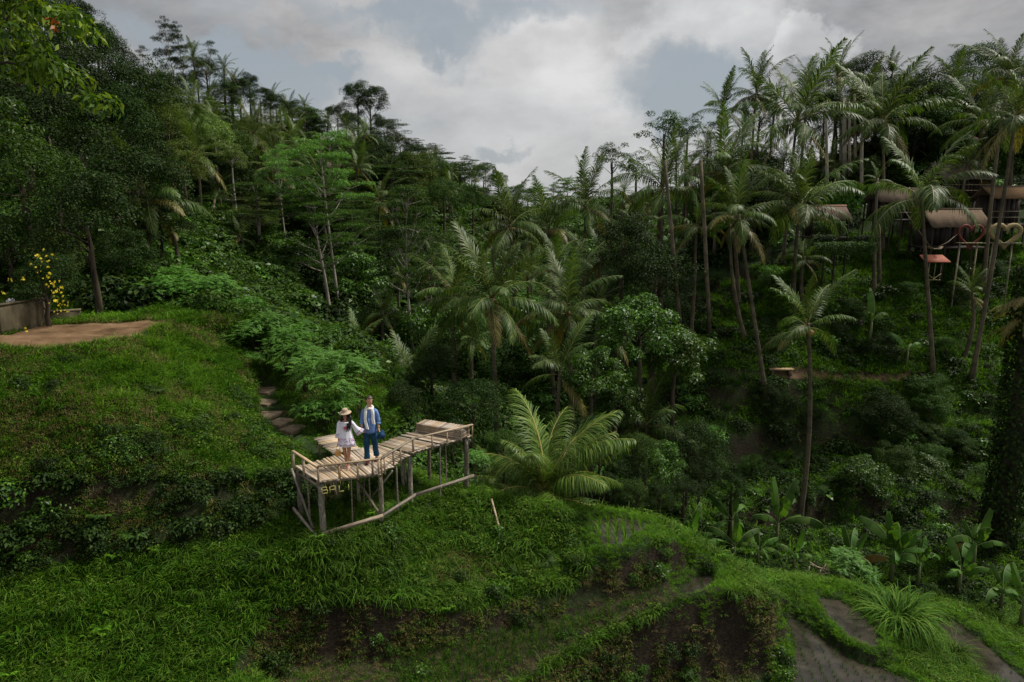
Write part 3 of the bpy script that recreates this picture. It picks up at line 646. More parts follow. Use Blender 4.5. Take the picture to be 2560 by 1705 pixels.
def trunk_between(b, h, r0, r1, name, parent, mat, curve=0.0, seed=0):
    rr = random.Random(seed); v = h-b; pts = []; side = Vector((rr.uniform(-1, 1), rr.uniform(-1, 1), 0))
    for i in range(15):
        t = i/14; p = v*t; bow = math.sin(math.pi*t)*curve
        pts.append(p + side*bow + Vector((0, 0, -.4 if i == 0 else 0)))
    rad = [r0*1.5, r0*1.15] + [r0+(r1-r0)*i/12 for i in range(13)]
    mb = MB(); mb.tube(pts, rad, 9, jit=.07); return mb.build(name, mat, parent, True)
def palm(hub, base, Lf, label, nf=22, seed=0, style='n', up=0.0, group=None, joined=False, coconuts=0, r0=.125, curve=.25, cat='palm tree', dead=2, cscale=1.0):
    """hub, base : world points. up shifts the crown upright"""
    nf = nf if style == 'y' or nf < 12 else int(nf*.78)
    rr = random.Random(seed); t = empty('coconut_palm', base); setp(t, label, cat, group)
    trunk_between(base, hub, r0, r0*.62, 'trunk', t, M_ptrunk, curve, seed)
    hl = hub-base; s = Lf/4.0
    if joined:
        o = obj('crown', CJ[seed % 3], t, hl, (0, 0, rr.uniform(0, 6.28)), s); return t
    for k in range(nf):
        q = k/(nf-1) - up; ci = max(0, min(4, int(q*5.0)))
        key = style
        o = obj('frond', FR[(key, ci, k % 2)], t, hl + Vector((0, 0, -.25*q)), None)
        o.rotation_euler = (rr.uniform(-.35, .35), rr.uniform(-.14, .14), k*2.39996+rr.uniform(-.3, .3)); f = s*rr.uniform(.72, 1.12)*(1-.12*max(q, 0)); o.scale = (f, f, f)
    for k in range(dead):
        o = obj('frond', FR[('o', rr.choice([3, 4, 5, 5]), 0)], t, hl+Vector((0, 0, -.3)), (rr.uniform(-.3, .3), 0, rr.uniform(0, 6.28)), s*rr.uniform(.6, .9)); o['label'] = 'drooping yellow brown old frond'
    for k in range(coconuts):
        a = rr.uniform(0, 6.28); o = obj('coconut', M_COCO, t, hl+Vector((math.cos(a)*.24, math.sin(a)*.24, rr.uniform(-.45, -.1))), (rr.uniform(0, 3), 0, 0), rr.uniform(.8, 1.2))
    return t
# ------------------------------------------------------------------ banana
def banana_leaf(seed, L, Wd, e0, bend, mat):
    r = np.random.RandomState(seed); n = 18; t = np.linspace(0, 1, n); el = e0-bend*t**1.4
    d = np.stack([np.cos(el), 0*el, np.sin(el)], 1); pts = np.concatenate([[[0, 0, 0]], np.cumsum((d[:-1]+d[1:])/2*L/(n-1), 0)])
    mb = MB(); mb.tube([tuple(p) for p in pts], [.016*(1-.8*x)+.003 for x in t], 5, m=1)
    st = 3; w = Wd*.5*np.clip(np.sin(np.pi*np.clip((t-.13)/.9, 0, 1)), 0, 1)**.55
    U = np.stack([-np.sin(el), 0*el, np.cos(el)], 1)
    for sd in (-1, 1):
        # blade split into strips now and then
        i = st
        while i < n-1:
            j = min(n-1, i+r.randint(2, 6)); g = r.uniform(0, .35); V = []; F = []
            for a in range(i, j+1):
                q = (a-i)/max(1, j-i); ww = w[a]*(1-(.12 if a in (i, j) else 0)); lift = .28+.0*q
                for c, cc in ((0, 0), (.5, .5), (1, 1)):
                    V.append(pts[a] + np.array([0, sd, 0])*ww*cc*np.cos(lift*cc) + U[a]*(ww*(.30*cc-.55*cc*cc)-g*cc*.6) - np.array([0, 0, g*cc*ww]))
            k = j-i
            for a in range(k):
                for c in (0, 1):
                    f = [a*3+c, a*3+c+1, (a+1)*3+c+1, (a+1)*3+c]; F.append(f if sd < 0 else f[::-1])
            mb.add(V, F, 0); i = j
    return mb.mesh('banana_leaf', [mat, M_bmid], True)
M_bmid = plain('banana_midrib', [(0.10,0.15,0.05),(0.16,0.20,0.07)], 3, .6)
BL = [banana_leaf(i, 1.8, .44, R(e), R(b), LM['banana_leaf']) for i, (e, b) in enumerate([(84, 20), (74, 55), (62, 85), (48, 100), (32, 110), (78, 40), (55, 95)])]
BLD = [banana_leaf(20+i, 1.6, .45, R(e), R(b), LM['banana_leaf_dry']) for i, (e, b) in enumerate([(10, 80)])]
M_bstem = plain('banana_stem', [(0.05,0.07,0.02),(0.12,0.14,0.05)], 3, 0.5, stretch=(1,1,.2))
def banana(loc, s, label, seed, nl=8, h=1.3, group='banana plants beyond the terraces', dry=1):
    rr = random.Random(seed); t = empty('banana_plant', loc); setp(t, label, 'banana plant', group)
    mb = MB(); mb.tube([(0, 0, -.2), (.02, 0, h*s*.5), (.04, .02, h*s)], [.11*s, .09*s, .05*s], 8); mb.build('stem', M_bstem, t, True)
    for k in range(nl):
        ci = min(4, int(k/nl*5)) if rr.random() < .6 else rr.choice([5, 6, 2, 3]); o = obj('leaf', BL[ci], t, (.04, .02, h*s*(1-.08*k/nl)), (rr.uniform(-.45, .45), rr.uniform(-.2, .2), k*2.4+rr.uniform(-.5, .5)), s*rr.uniform(.6, 1.15))
    for k in range(dry):
        o = obj('leaf', BLD[0], t, (.04, .02, h*s*.85), (rr.uniform(-.3, .3), 0, rr.uniform(0, 6.28)), s*.8); o['label'] = 'dry yellow drooping leaf'
    return t
# ------------------------------------------------------------------ tufts for the scattered ground cover
def tuft(seed, n, h, spread, w, mat, lean=.6, segs=3, name='tuft'):
    r = np.random.RandomState(seed); az = r.rand(n)*6.283; rad = spread*np.sqrt(r.rand(n))*.6
    B = np.stack([np.cos(az)*rad, np.sin(az)*rad, 0*az-.03], 1); az2 = az + r.normal(size=n)*.6; el = 1.45 - lean*r.rand(n)*.7; H = h*(.55+.6*r.rand(n)); wd = w*(.7+.6*r.rand(n)); rows = []; p = B
    for k in range(segs+1):
        q = k/segs; S = np.stack([-np.sin(az2), np.cos(az2), 0*az2], 1); ww = wd*(1-.92*q**1.5)
        rows += [p+S*ww[:, None]*.5, p-S*ww[:, None]*.5]
        D = np.stack([np.cos(az2)*np.cos(el), np.sin(az2)*np.cos(el), np.sin(el)], 1); p = p+D*(H/segs)[:, None]; el = el-lean*(.5+.9*r.rand(n))
    V = np.stack(rows, 1).reshape(-1, 3); nr = 2*(segs+1); b = np.arange(n)[:, None]*nr
    F = np.concatenate([b+np.array([[2*k, 2*k+1, 2*k+3, 2*k+2]]) for k in range(segs)], 0); return mesh_np(name, V, F, LM[mat])
def weed(seed, n, Rr, h, leaf, mat, aspect=.5):
    r = np.random.RandomState(seed); q = unit(r.normal(size=(n, 3))); q[:, 2] = np.abs(q[:, 2]); C = q*np.array([Rr, Rr, h])*(.4+.6*r.rand(n))[:, None]
    N = unit(q*.5+np.array([0, 0, .9])+r.normal(size=(n, 3))*.35); T = unit(q*np.array([1, 1, .2])+r.normal(size=(n, 3))*.5); s = leaf*(.6+.8*r.rand(n)); V, F = leaf_quads(C, N, T, s, s*aspect)
    return mesh_np('weed', V, F, LM[mat])
def fern(seed, nf, L, mat):
    r = np.random.RandomState(seed); Vs, Fs, n = [], [], 0
    for k in range(nf):
        az = k*2.4+r.rand()*.5; m = 11
        for j in range(m):
            t = (j+1)/m; el = .9-1.2*t; c = np.array([math.cos(az)*t*L*.8, math.sin(az)*t*L*.8, L*(.55*math.sin(t*2.2))]); T = np.array([math.cos(az), math.sin(az), .3-t]); T /= np.linalg.norm(T); S = np.array([-math.sin(az), math.cos(az), 0])
            for sd in (-1, 1):
                V, F = leaf_quads(c[None], np.cross(T, S)[None], (S*sd+T*.4)[None], np.array([L*.26*math.sin(math.pi*(.15+.8*t))]), np.array([L*.07]), .02); Vs.append(V); Fs.append(F+n); n += 4
    return mesh_np('fern', np.concatenate(Vs), np.concatenate(Fs), LM[mat])
def bushclump(seed, mat, leaf, n=420, R_=.9):
    CC, rc, V, F = crown_cloud(seed, R_, .75, 12, n, leaf, rcl=.45); return mesh_np('bush_clump', V, F, LM[mat])
def proto_collection(name, meshes):
    c = bpy.data.collections.new(name)
    for i, m in enumerate(meshes):
        o = bpy.data.objects.new('%s_%02d' % (name, i), m); c.objects.link(o)
    return c
def scatter(name, label, coll, Pn, rot, scl, idx, cat):
    """one 'stuff' object : plants instanced on a cloud of points"""
    n = len(Pn); me = bpy.data.meshes.new(name); me.vertices.add(n); me.vertices.foreach_set('co', np.asarray(Pn, np.float32).ravel())
    a = me.attributes.new('rot', 'FLOAT_VECTOR', 'POINT'); a.data.foreach_set('vector', np.asarray(rot, np.float32).ravel())
    a = me.attributes.new('scl', 'FLOAT', 'POINT'); a.data.foreach_set('value', np.asarray(scl, np.float32))
    a = me.attributes.new('pick', 'INT', 'POINT'); a.data.foreach_set('value', np.asarray(idx, np.int32))
    o = obj(name, me); setp(o, label, cat, None, 'stuff')
    ng = bpy.data.node_groups.new(name, 'GeometryNodeTree'); ng.interface.new_socket('Geometry', in_out='INPUT', socket_type='NodeSocketGeometry'); ng.interface.new_socket('Geometry', in_out='OUTPUT', socket_type='NodeSocketGeometry')
    N, L = ng.nodes, ng.links; gi = N.new('NodeGroupInput'); go = N.new('NodeGroupOutput'); ip = N.new('GeometryNodeInstanceOnPoints'); ci = N.new('GeometryNodeCollectionInfo')
    ci.inputs['Collection'].default_value = coll; ci.inputs['Separate Children'].default_value = True; ci.inputs['Reset Children'].default_value = True
    def att(nm, ty):
        k = N.new('GeometryNodeInputNamedAttribute'); k.data_type = ty; k.inputs[0].default_value = nm; return [q for q in k.outputs if q.enabled][0]
    L.new(gi.outputs[0], ip.inputs['Points']); L.new(ci.outputs[0], ip.inputs['Instance']); ip.inputs['Pick Instance'].default_value = True
    L.new(att('pick', 'INT'), ip.inputs['Instance Index']); L.new(att('rot', 'FLOAT_VECTOR'), ip.inputs['Rotation']); L.new(att('scl', 'FLOAT'), ip.inputs['Scale'])
    L.new(ip.outputs[0], go.inputs[0]); md = o.modifiers.new('scatter', 'NODES'); md.node_group = ng
    return o
C_GRASS = proto_collection('grass_tufts', [
    tuft(1, 26, .20, .16, .013, 'grass', .5), tuft(2, 26, .26, .18, .013, 'grass', .7), tuft(3, 22, .17, .14, .012, 'grass_bright', .5), tuft(4, 26, .24, .17, .013, 'grass_bright', .7),
    tuft(5, 16, .48, .14, .014, 'grass_long', .75, 4), tuft(6, 14, .62, .12, .015, 'grass_long', .8, 4),
    tuft(7, 18, .20, .16, .012, 'grass_dry', .9), weed(8, 40, .15, .12, .045, 'weed'), weed(9, 40, .18, .18, .06, 'weed', .6), fern(10, 6, .30, 'grass_bright'), weed(11, 34, .13, .08, .035, 'weed'), tuft(12, 12, .30, .12, .010, 'grass_dry', .7)])
C_BUSH = proto_collection('bush_clumps', [
    bushclump(1, 'leaf_dark', .22), bushclump(2, 'leaf_dark', .16, 600), bushclump(3, 'leaf_mid', .17, 560), bushclump(4, 'leaf_mid', .13, 700), bushclump(5, 'leaf_gloss', .20), bushclump(6, 'leaf_bright', .14, 560),
    tuft(60, 60, 1.0, .8, .035, 'grass_long', .8, 4), weed(61, 60, .8, .5, .38, 'leaf_gloss', .85), fern(62, 9, 1.1, 'leaf_mid')])
# ------------------------------------------------------------------ ground cover
def ray_ground(px, py, y0=9.0, y1=330.0):
    """distance Y where the pixel's ray meets the ground"""
    d = P(px, py, 1.0); ys = np.geomspace(y0, y1, 500); zz = zat(d.x*ys, ys); k = np.where(zz > d.z*ys)[0]
    return (ys[k[0]] if len(k) else None)
def tilt_rot(n, r, amt=.18):
    return np.stack([r.normal(size=n)*amt, r.normal(size=n)*amt, r.rand(n)*6.283], 1)
def in_water(x, y):
    m = np.zeros(len(x), bool)
    for nm, z, poly in WATER: m |= inpoly(x, y, poly)
    return m
CLEAR = [[tuple(P(a, b, c)[:2]) for a, b, c in q] for q in ([(632,968,26),(690,965,26),(700,1000,24.5),(745,1050,22.6),(800,1100,20.6),(880,1125,19.0),(835,1135,18.5),(780,1105,19.6),(700,1085,21.3),(650,1050,22.4)],
    [(735,1170,17.5),(800,1205,16.5),(950,1185,17.1),(1031,1130,18.7),(1170,1095,20.1),(1050,1070,21.0),(940,1108,19.5),(880,1125,18.9)])]
def near_water(x, y, d0=.55):
    m = np.full(len(x), 9.0)
    for nm, z, poly in WATER:
        for i in range(len(poly)):
            ax, ay = poly[i-1]; bx, by = poly[i]; t = np.clip(((x-ax)*(bx-ax)+(y-ay)*(by-ay))/((bx-ax)**2+(by-ay)**2+1e-9), 0, 1); m = np.minimum(m, np.hypot(x-ax-t*(bx-ax), y-ay-t*(by-ay)))
    return m
def near_cover():
    r = np.random.RandomState(11); n = 260000
    # density falls with distance so the picture stays evenly fine
    y = 11.5 + 19.5*r.rand(n)**0.95; x = (r.rand(n)*2-1)*(y*.80+1.5)
    z = zat(x, y); sl = slope_at(x, y); pn = fbm(x*.9, y*.9, 41); p2 = fbm(x*.35, y*.35, 43); p3 = fbm(x*2.5, y*2.5, 45)
    # the mound's shaded lower face and the banks carry less
    bank = in_bank(x, y)
    keep = ~in_water(x, y) & ~inpoly(x, y, CLEAR[0]) & ~inpoly(x+(p3-.5)*.5, y+(p3-.5)*.5, DIRT) & ~(bank & (p3 < np.where(y < 19, .54, .6)) & ((p3 < .40) | (z > -8.9) | (r.rand(n) < .5))) & (r.rand(n) < np.sqrt(1+np.minimum(sl, 3)**2)/2.6) & (z < -3.6) & ~((y > 24.5) & (x > -4.5))
    x, y, z, sl, pn, p2, p3, bank = [q[keep] for q in (x, y, z, sl, pn, p2, p3, bank)]; m = len(x); u = r.rand(m)
    idx = np.where(u < .36, 0, np.where(u < .66, 1, np.where(u < .80, 2, 3)))
    strip = inpoly(x, y, STRIP); flat = (sl < .33+.25*(p2-.5)); idx = np.where(flat & (u < .7) & (x > -4.5), 2 + (u*20).astype(int) % 2, idx); bright_patch = (p2 > .56) & (sl < .8); idx = np.where(bright_patch & (u < .5), 2 + (u*10).astype(int) % 2, idx)  # sunlit tops painted in
    v = r.rand(m)
    mound = (x < -4.2) & (z > -7.4)                     # dry stalks mixed in the grass of the mound's face
    idx = np.where(mound & (pn < .52) & (v < .55), 6, idx); idx = np.where(mound & (v > .93), 7, idx)
    idx = np.where((v < .10) & ~mound, 4, idx); idx = np.where((v > .90) & (v < .904) & ~mound, 9, idx); idx = np.where((v > .904) & ~mound, 7 + (v*100).astype(int) % 2, idx)
    idx = np.where(bank, np.where(v < .30, 10, np.where(v < .50, 6, np.where(v < .66, 7, np.where(v < .86, 11, 0)))), idx)
    low = mound & (z < -6.2) & (v < .16); idx = np.where(low, np.where(v < .08, 8, 7), idx)
    scl = (.75+.6*r.rand(m))*(1+.25*(y-15)/10); hump = (x > -4.6) & (z < -8.3); scl = np.where((idx <= 3) & (p3 > .62), scl*1.3, scl); scl = np.where(hump & (idx <= 3), scl*.72, scl); scl = np.where(bank, scl*.8, scl)
    long_patch = (inpoly(x, y, [tuple(P(a, b, c)[:2]) for a, b, c in [(800,1500,16.0),(1000,1500,16.3),(1010,1380,17.2),(830,1350,17.0),(760,1420,16.2)]]))
    idx = np.where(long_patch & (v < .22), 5, idx)
    dry = inpoly(x, y, [tuple(P(a, b, c)[:2]) for a, b, c in [(1080,1500,16.9),(1230,1500,17.0),(1260,1400,17.8),(1150,1370,18.1),(1070,1410,17.6)]]); idx = np.where(dry & (pn > .45) & (v > .5), 6 + (v > .8)*5, idx)
    idx = np.where((sl > .5) & ~bank & (x > -5) & (z < -8.6) & (v < .07) & (p2 < .5), 5, idx)
    idx = np.where(strip, np.where(v < .3, 11, np.where(v < .6, 10, np.where(v < .85, 0, 7))), idx); scl = np.where(strip, scl*.6, scl)
    nw = near_water(x, y); idx = np.where((nw < .6) & (idx > 3), 3, idx); scl = np.where(nw < .6, scl*.55, scl); under = inpoly(x, y, CLEAR[1]); scl = np.where(under, scl*.8, scl)
    kp = ~(strip & (r.rand(m) < .35)); x, y, z, scl, idx, v = [q[kp] for q in (x, y, z, scl, idx, v)]; m = len(x)
    scatter('grass', 'green grass and small weeds covering the mound and the terraces', C_GRASS, np.stack([x, y, z], 1), tilt_rot(m, r), scl, idx, 'grass'); print('grass', m)
near_cover()
def leafy_weeds():
    # broad leaved weeds : lower face of the mound, the shaded bank and along the bank tops
    r = np.random.RandomState(15); n = 5200; y = 13+10*r.rand(n); x = (r.rand(n)*2-1)*(y*.80+1.5); z = zat(x, y); p = fbm(x*.7, y*.7, 71); q = fbm(x*2.1, y*2.1, 72)
    b0 = inpoly(x, y, BANKS[0]); lowm = (x < -3.8) & (z < -6.1) & (z > -7.6); bb = in_bank(x, y); keep = ((b0 & (q > .42)) | (lowm & (p > .5) & (q > .4)) | (bb & (q > .52) & (r.rand(n) < .5)) | ((q > .74) & (x < 2))) & ~in_water(x, y) & ~inpoly(x, y, CLEAR[0]) & ~inpoly(x, y, CLEAR[1]) & (y < 23) & ~inpoly(x, y, DIRT)
    x, y, z, b0 = [k[keep] for k in (x, y, z, b0)]; m = len(x); u = r.rand(m); idx = np.where(b0 & (u < .8), (u*20).astype(int) % 2, np.where(u < .3, 1, np.where(u < .6, 3, np.where(u < .78, 2, np.where(u < .9, 4, 8))))); scl = (.16+.30*r.rand(m)**1.6)*np.where(b0, 1.15, 1)
    scatter('leafy_weeds', 'broad leaved weeds on the lower face of the mound and the shaded banks', C_BUSH, np.stack([x, y, z], 1), tilt_rot(m, r), scl, idx, 'weeds'); print('weeds', m)
leafy_weeds()
def scrub():
    r = np.random.RandomState(12); n = 16000
    y = 22 + (300-22)*r.rand(n)**2.3; x = (r.rand(n)*2-1)*(y*.85+6); z = zat(x, y); pn = fbm(x*.12, y*.12, 51); p3 = fbm(x*.6, y*.6, 52)
    right = (x > .13*y + 0.5) & (y < 56)
    edge = (y < 25.5) & (x < 0) ; keep = ~in_water(x, y) & ~inpoly(x, y, CLEAR[0]) & ~((y < 29) & (x < -4.2)) & ~((y < 22.8)) & ~inpoly(x, y, PATHP) & ~((y < 60) & right & (p3 < .33)) & ~((x > 14) & (y > 42) & (y < 52) & (r.rand(n) < .6))
    x, y, z, pn, p3, right = [q[keep] for q in (x, y, z, pn, p3, right)]; m = len(x); u = r.rand(m)
    idx = np.where(pn < .45, np.where(u < .55, 0, 1), np.where(u < .5, 2, 3)); idx = np.where(u > .80, 4, idx); idx = np.where(u > .9, 5, idx)
    idx = np.where((u > .955), 6, idx); v = r.rand(m); idx = np.where(v > .93, 7, idx); idx = np.where(v < .05, 8, idx)
    scl = (.55+.7*r.rand(m))*(.55+np.clip(y, 20, 200)/48)
    scl = np.where(right, (.35+.75*r.rand(m)**1.5)*(.6+(y-24)/60), scl); idx = np.where(right & (u < .78), np.where((p3 < .55) | (y < 37), (u*10).astype(int) % 2, 1+(u*10).astype(int) % 2), idx)  # cloud shade put into the colour : darker clumps picked on the right slope
    scatter('scrub', 'dense low jungle scrub and creepers covering the valley floor and hillsides', C_BUSH, np.stack([x, y, z-.1], 1), tilt_rot(m, r, .15), scl, idx, 'scrub'); print('scrub', m)
scrub()
def slope_cover():
    r = np.random.RandomState(13); n = 26000
    y = 23 + 27*r.rand(n); x = .10*y + r.rand(n)*(y*.78+1-.10*y); z = zat(x, y); p3 = fbm(x*.5, y*.5, 62); keep = ~inpoly(x, y, PATHP) & ~in_water(x, y) & (y > 22.5) & (p3 > .3) & ((y > 37) | (r.rand(n) < .30))
    x, y, z, p3 = [q[keep] for q in (x, y, z, p3)]; m = len(x); u = r.rand(m); idx = np.where(u < .35, 8, np.where(u < .6, 7, np.where(u < .85, 1, 3)))
    scatter('creepers', 'low creepers and grass on the terraced right hillside', C_GRASS, np.stack([x, y, z], 1), tilt_rot(m, r, .25), (1.2+1.3*r.rand(m))*np.where(slope_at(x, y) > 1.2, .8, 1), np.where(slope_at(x, y) > 1.0, np.where(u < .5, 10, 0), np.where(idx == 8, 3, idx)), 'creepers'); print('creepers', m)
slope_cover()
# ------------------------------------------------------------------ bamboo deck
def m_wood(name, cols, stretch, sc=5):
    m, nt, b, out = mat_new(name); f = nz(nt, sc, 7, 0.65, 'Object', stretch); oi = nt.nodes.new('ShaderNodeObjectInfo')
    c = ramp(nt, f, cols, [0.32, 0.5, 0.7]); v = mth(nt, 'MULTIPLY_ADD', oi.outputs['Random'], 0.75); v.node.inputs[2].default_value = 0.58
    hs = nt.nodes.new('ShaderNodeHueSaturation'); nt.links.new(c, hs.inputs['Color']); nt.links.new(v, hs.inputs['Value'])
    s = mth(nt, 'MULTIPLY_ADD', mth(nt, 'FRACT', mth(nt, 'MULTIPLY', oi.outputs['Random'], 7.3)), 0.5); s.node.inputs[2].default_value = 0.7; nt.links.new(s, hs.inputs['Saturation'])
    nt.links.new(hs.outputs[0], b.inputs['Base Color']); b.inputs['Roughness'].default_value = 0.62; b.inputs['Specular IOR Level'].default_value = 0.25; bump(nt, b, f, 0.4, 0.01); return m
M_slat = m_wood('weathered_bamboo', [(0.13,0.095,0.062),(0.36,0.275,0.19),(0.55,0.45,0.33)], (1,14,14), 3)
M_rail = m_wood('sawn_rail_wood', [(0.16,0.105,0.06),(0.34,0.24,0.14),(0.46,0.35,0.22)], (2,12,12), 3)
M_post = m_wood('mossy_palm_post', [(0.045,0.045,0.028),(0.17,0.145,0.10),(0.34,0.29,0.21)], (1,1,.45), 14)
M_beam = m_wood('grey_beam', [(0.08,0.065,0.05),(0.20,0.165,0.125),(0.33,0.28,0.22)], (1,8,8), 4)
M_benchw = m_wood('brown_bench_board', [(0.13,0.095,0.065),(0.27,0.205,0.145),(0.38,0.30,0.22)], (1,10,10), 4)
DZ = -6.90
deck = empty('bamboo_deck', (-4.0, 18.3, DZ)); setp(deck, 'raised bamboo slat viewing platform on posts with a low rail and a kink', 'viewing platform')
DO = Vector(deck.location)
FRONT = [Vector((-5.0, 16.6, 0)), Vector((-3.51, 17.17, 0)), Vector((-2.88, 18.79, 0)), Vector((-1.26, 20.25, 0))]
BACK = [Vector((-5.89, 17.57, 0)), Vector((-4.54, 18.85, 0)), Vector((-3.95, 19.48, 0)), Vector((-2.80, 20.98, 0))]
rg = random.Random(5)
def polyat(pl, seg, t): return pl[seg].lerp(pl[seg+1], t)
def slat(name, a, b, w, th, mat, parent, org, seed):
    """half round split bamboo / rough slab from a to b, crowned top"""
    r_ = random.Random(seed); a = Vector(a); b = Vector(b); L = (b-a).length; n = 3; V = []; F = []
    prof = [(-.5, -.5), (-.5, .15), (-.25, .45), (.05, .5), (.3, .4), (.5, .1), (.5, -.5)]
    k = len(prof)
    for i in range(n+1):
        t = i/n; ww = w*(1+r_.uniform(-.08, .08)); dz = r_.uniform(-.006, .006)
        for (u, h) in prof: V.append((L*t-L/2, u*ww, h*th+dz))
    for i in range(n):
        for j in range(k-1): F.append([i*k+j, (i+1)*k+j, (i+1)*k+j+1, i*k+j+1])
        F.append([i*k+k-1, (i+1)*k+k-1, (i+1)*k, i*k])
    me = mesh_np(name, V, [np.array(F), np.array([list(range(k)), [n*k+q for q in range(k)][::-1]])], mat, False)
    o = obj(name, me, parent); d = (b-a).normalized(); y = Vector((0, 0, 1)).cross(d).normalized(); z = d.cross(y)
    M = Matrix((d, y, z)).transposed().to_4x4(); M.translation = (a+b)/2 - org; o.matrix_local = M; return o
lens = [(FRONT[i+1]-FRONT[i]).length + (BACK[i+1]-BACK[i]).length for i in range(3)]; cnt = [18, 14, 21]
gaps = {(1, 12), (2, 9)}
for sgi in range(3):
    for i in range(cnt[sgi]):
        if (sgi, i) in gaps: continue
        t = (i+.5)/cnt[sgi]; a = polyat(FRONT, sgi, t); b = polyat(BACK, sgi, t); d = (b-a).normalized()
        a = a - d*rg.uniform(.0, .09); b = b + d*rg.uniform(-.02, .10); sk = (polyat(FRONT, sgi, min(1, t+.02))-polyat(FRONT, sgi, max(0, t-.02))).normalized()
        wloc = ((FRONT[sgi+1]-FRONT[sgi]).length+(BACK[sgi+1]-BACK[sgi]).length)/2/cnt[sgi]
        a += sk*rg.uniform(-.012, .012); b += sk*rg.uniform(-.012, .012); z = DZ-.02+rg.uniform(-.006, .008)
        slat('slat', (a.x, a.y, z), (b.x, b.y, z+rg.uniform(-.006, .006)), wloc*rg.uniform(.80, 1.0), .032, M_slat, deck, DO, rg.random())
def barobj(name, a, b, w, h, mat, parent, org, label=None):
    a, b = Vector(a), Vector(b); L = (b-a).length; mb = MB(); mb.box((0, 0, 0), (L, w, h)); o = mb.build(name, mat, parent)
    d = (b-a).normalized(); upv = Vector((0, 0, 1)) if abs(d.z) < .95 else Vector((0, 1, 0)); y = upv.cross(d).normalized(); z = d.cross(y); M = Matrix((d, y, z)).transposed().to_4x4(); M.translation = (a+b)/2-org; o.matrix_local = M
    if label: o['label'] = label
    return o
def poleobj(name, a, b, r0, r1, mat, parent, org, seed=0, n=9):
    rr = random.Random(seed); a, b = Vector(a)-org, Vector(b)-org; pts = [a.lerp(b, i/6)+Vector((rr.uniform(-1, 1), rr.uniform(-1, 1), 0))*r0*(.10 if 0 < i < 6 else 0) for i in range(7)]
    mb = MB(); mb.tube([(p-a) for p in pts], [r0+(r1-r0)*i/6 for i in range(7)], n, jit=.05); return mb.build(name, mat, parent, True, loc=a)
# bearers under the slats
for sgi in range(3):
    for off, nm in ((.07, 0), (.93, 1), (.5, 2)):
        a = FRONT[sgi].lerp(BACK[sgi], off); b = FRONT[sgi+1].lerp(BACK[sgi+1], off); barobj('bearer', (a.x, a.y, DZ-.085-.003*sgi), (b.x, b.y, DZ-.085-.003*sgi), .07, .09, M_beam, deck, DO)
barobj('end_bearer', FRONT[0]+Vector((.03, .05, DZ-.19)), BACK[0]+Vector((.03, .05, DZ-.19)), .06, .09, M_beam, deck, DO)
barobj('end_bearer', FRONT[3]+Vector((-.03, -.04, DZ-.19)), BACK[3]+Vector((-.03, -.04, DZ-.19)), .06, .09, M_beam, deck, DO)
def gz(x, y): return float(zat(x, y))
def post(px, Y, r, ztop=DZ-.10, nm='post', mat=M_post, dx=0, seed=0, py=1200):
    p = P(px, py, Y); return poleobj(nm, (p.x, Y, gz(p.x, Y)-.35), (p.x+dx, Y, ztop), r, r*.92, mat, deck, DO, seed)
post(801, 16.68, .088, seed=1); post(951, 17.28, .066, seed=2); post(1026, 18.85, .070, seed=3); post(1166, 20.15, .078, seed=4, py=1180)
post(747, 17.55, .075, seed=5); post(1074, 20.7, .060, seed=6); post(1007, 19.9, .055, seed=7); post(1014, 20.05, .035, seed=8); post(895, 18.7, .05, seed=9)
for px, Y, r, dx in ((876, 17.0, .020, .02), (923, 18.2, .022, 0), (992, 18.1, .028, 0), (1099, 19.5, .028, .04), (1116, 20.3, .022, 0), (769, 17.2, .028, 0), (905, 18.6, .025, .1)):
    post(px, Y, r, nm='prop_pole', dx=dx, seed=px, mat=M_beam)
# low handrail and balusters
RH = .40
def railpt(px, py, hz=RH): return PZ(px, py, DZ+hz)
railp = [(-4.985, 16.58, DZ+RH), (-3.47, 17.13, DZ+RH+.01), (-2.84, 18.74, DZ+RH), (-1.22, 20.22, DZ+RH-.06)]
lowp = [(-4.985, 16.58, -8.33), (-3.47, 17.13, -8.07), (-2.84, 18.74, -8.19), (-1.22, 20.22, -8.20)]
for i in range(3):
    barobj('handrail', railp[i], railp[i+1], .075, .035, M_rail, deck, DO); barobj('lower_rail', Vector(lowp[i])+Vector((.03, -.09, 0)), Vector(lowp[i+1])+Vector((.03, -.09, 0)), .045, .10, M_beam, deck, DO)
barobj('handrail', (-5.93, 17.55, DZ+RH+.06), (-5.0, 16.55, DZ+RH+.012), .07, .035, M_rail, deck, DO)
barobj('lower_rail', (-5.98, 17.45, -8.05), (-5.05, 16.42, -8.40), .045, .09, M_beam, deck, DO)
barobj('brace', (-5.98, 17.50, DZ-.02), (-5.25, 16.75, -8.30), .05, .06, M_beam, deck, DO)
barobj('brace', (-4.3, 17.9, DZ-.5), (-3.52, 17.2, -8.2), .045, .05, M_beam, deck, DO)
barobj('brace', (-3.3, 17.8, DZ-.2), (-3.95, 18.1, -8.0), .04, .045, M_beam, deck, DO)
def balus(x, y, w=.055, top=RH, tz=0): return barobj('baluster', (x, y, DZ-.10), (x, y, DZ+top-.018+tz), w, .03, M_rail, deck, DO)
ft = [(0, .0), (0, .33), (0, .62), (0, .86), (1, .01), (1, .10), (1, .36), (1, .58), (1, .99), (2, .30), (2, .55), (2, .80), (2, .995)]
for k, (sgi, t) in enumerate(ft):
    a = Vector(railp[sgi]).lerp(Vector(railp[sgi+1]), t); balus(a.x, a.y, .06 if k in (1, 8) else .048, tz=a.z-(DZ+RH))
balus(-5.93, 17.55, .06, RH+.06); balus(-5.52, 17.11, .06, RH+.04); barobj('baluster', (-3.53, 17.09, DZ-.1), (-3.53, 17.09, DZ+RH-.02), .045, .03, M_rail, deck, DO)
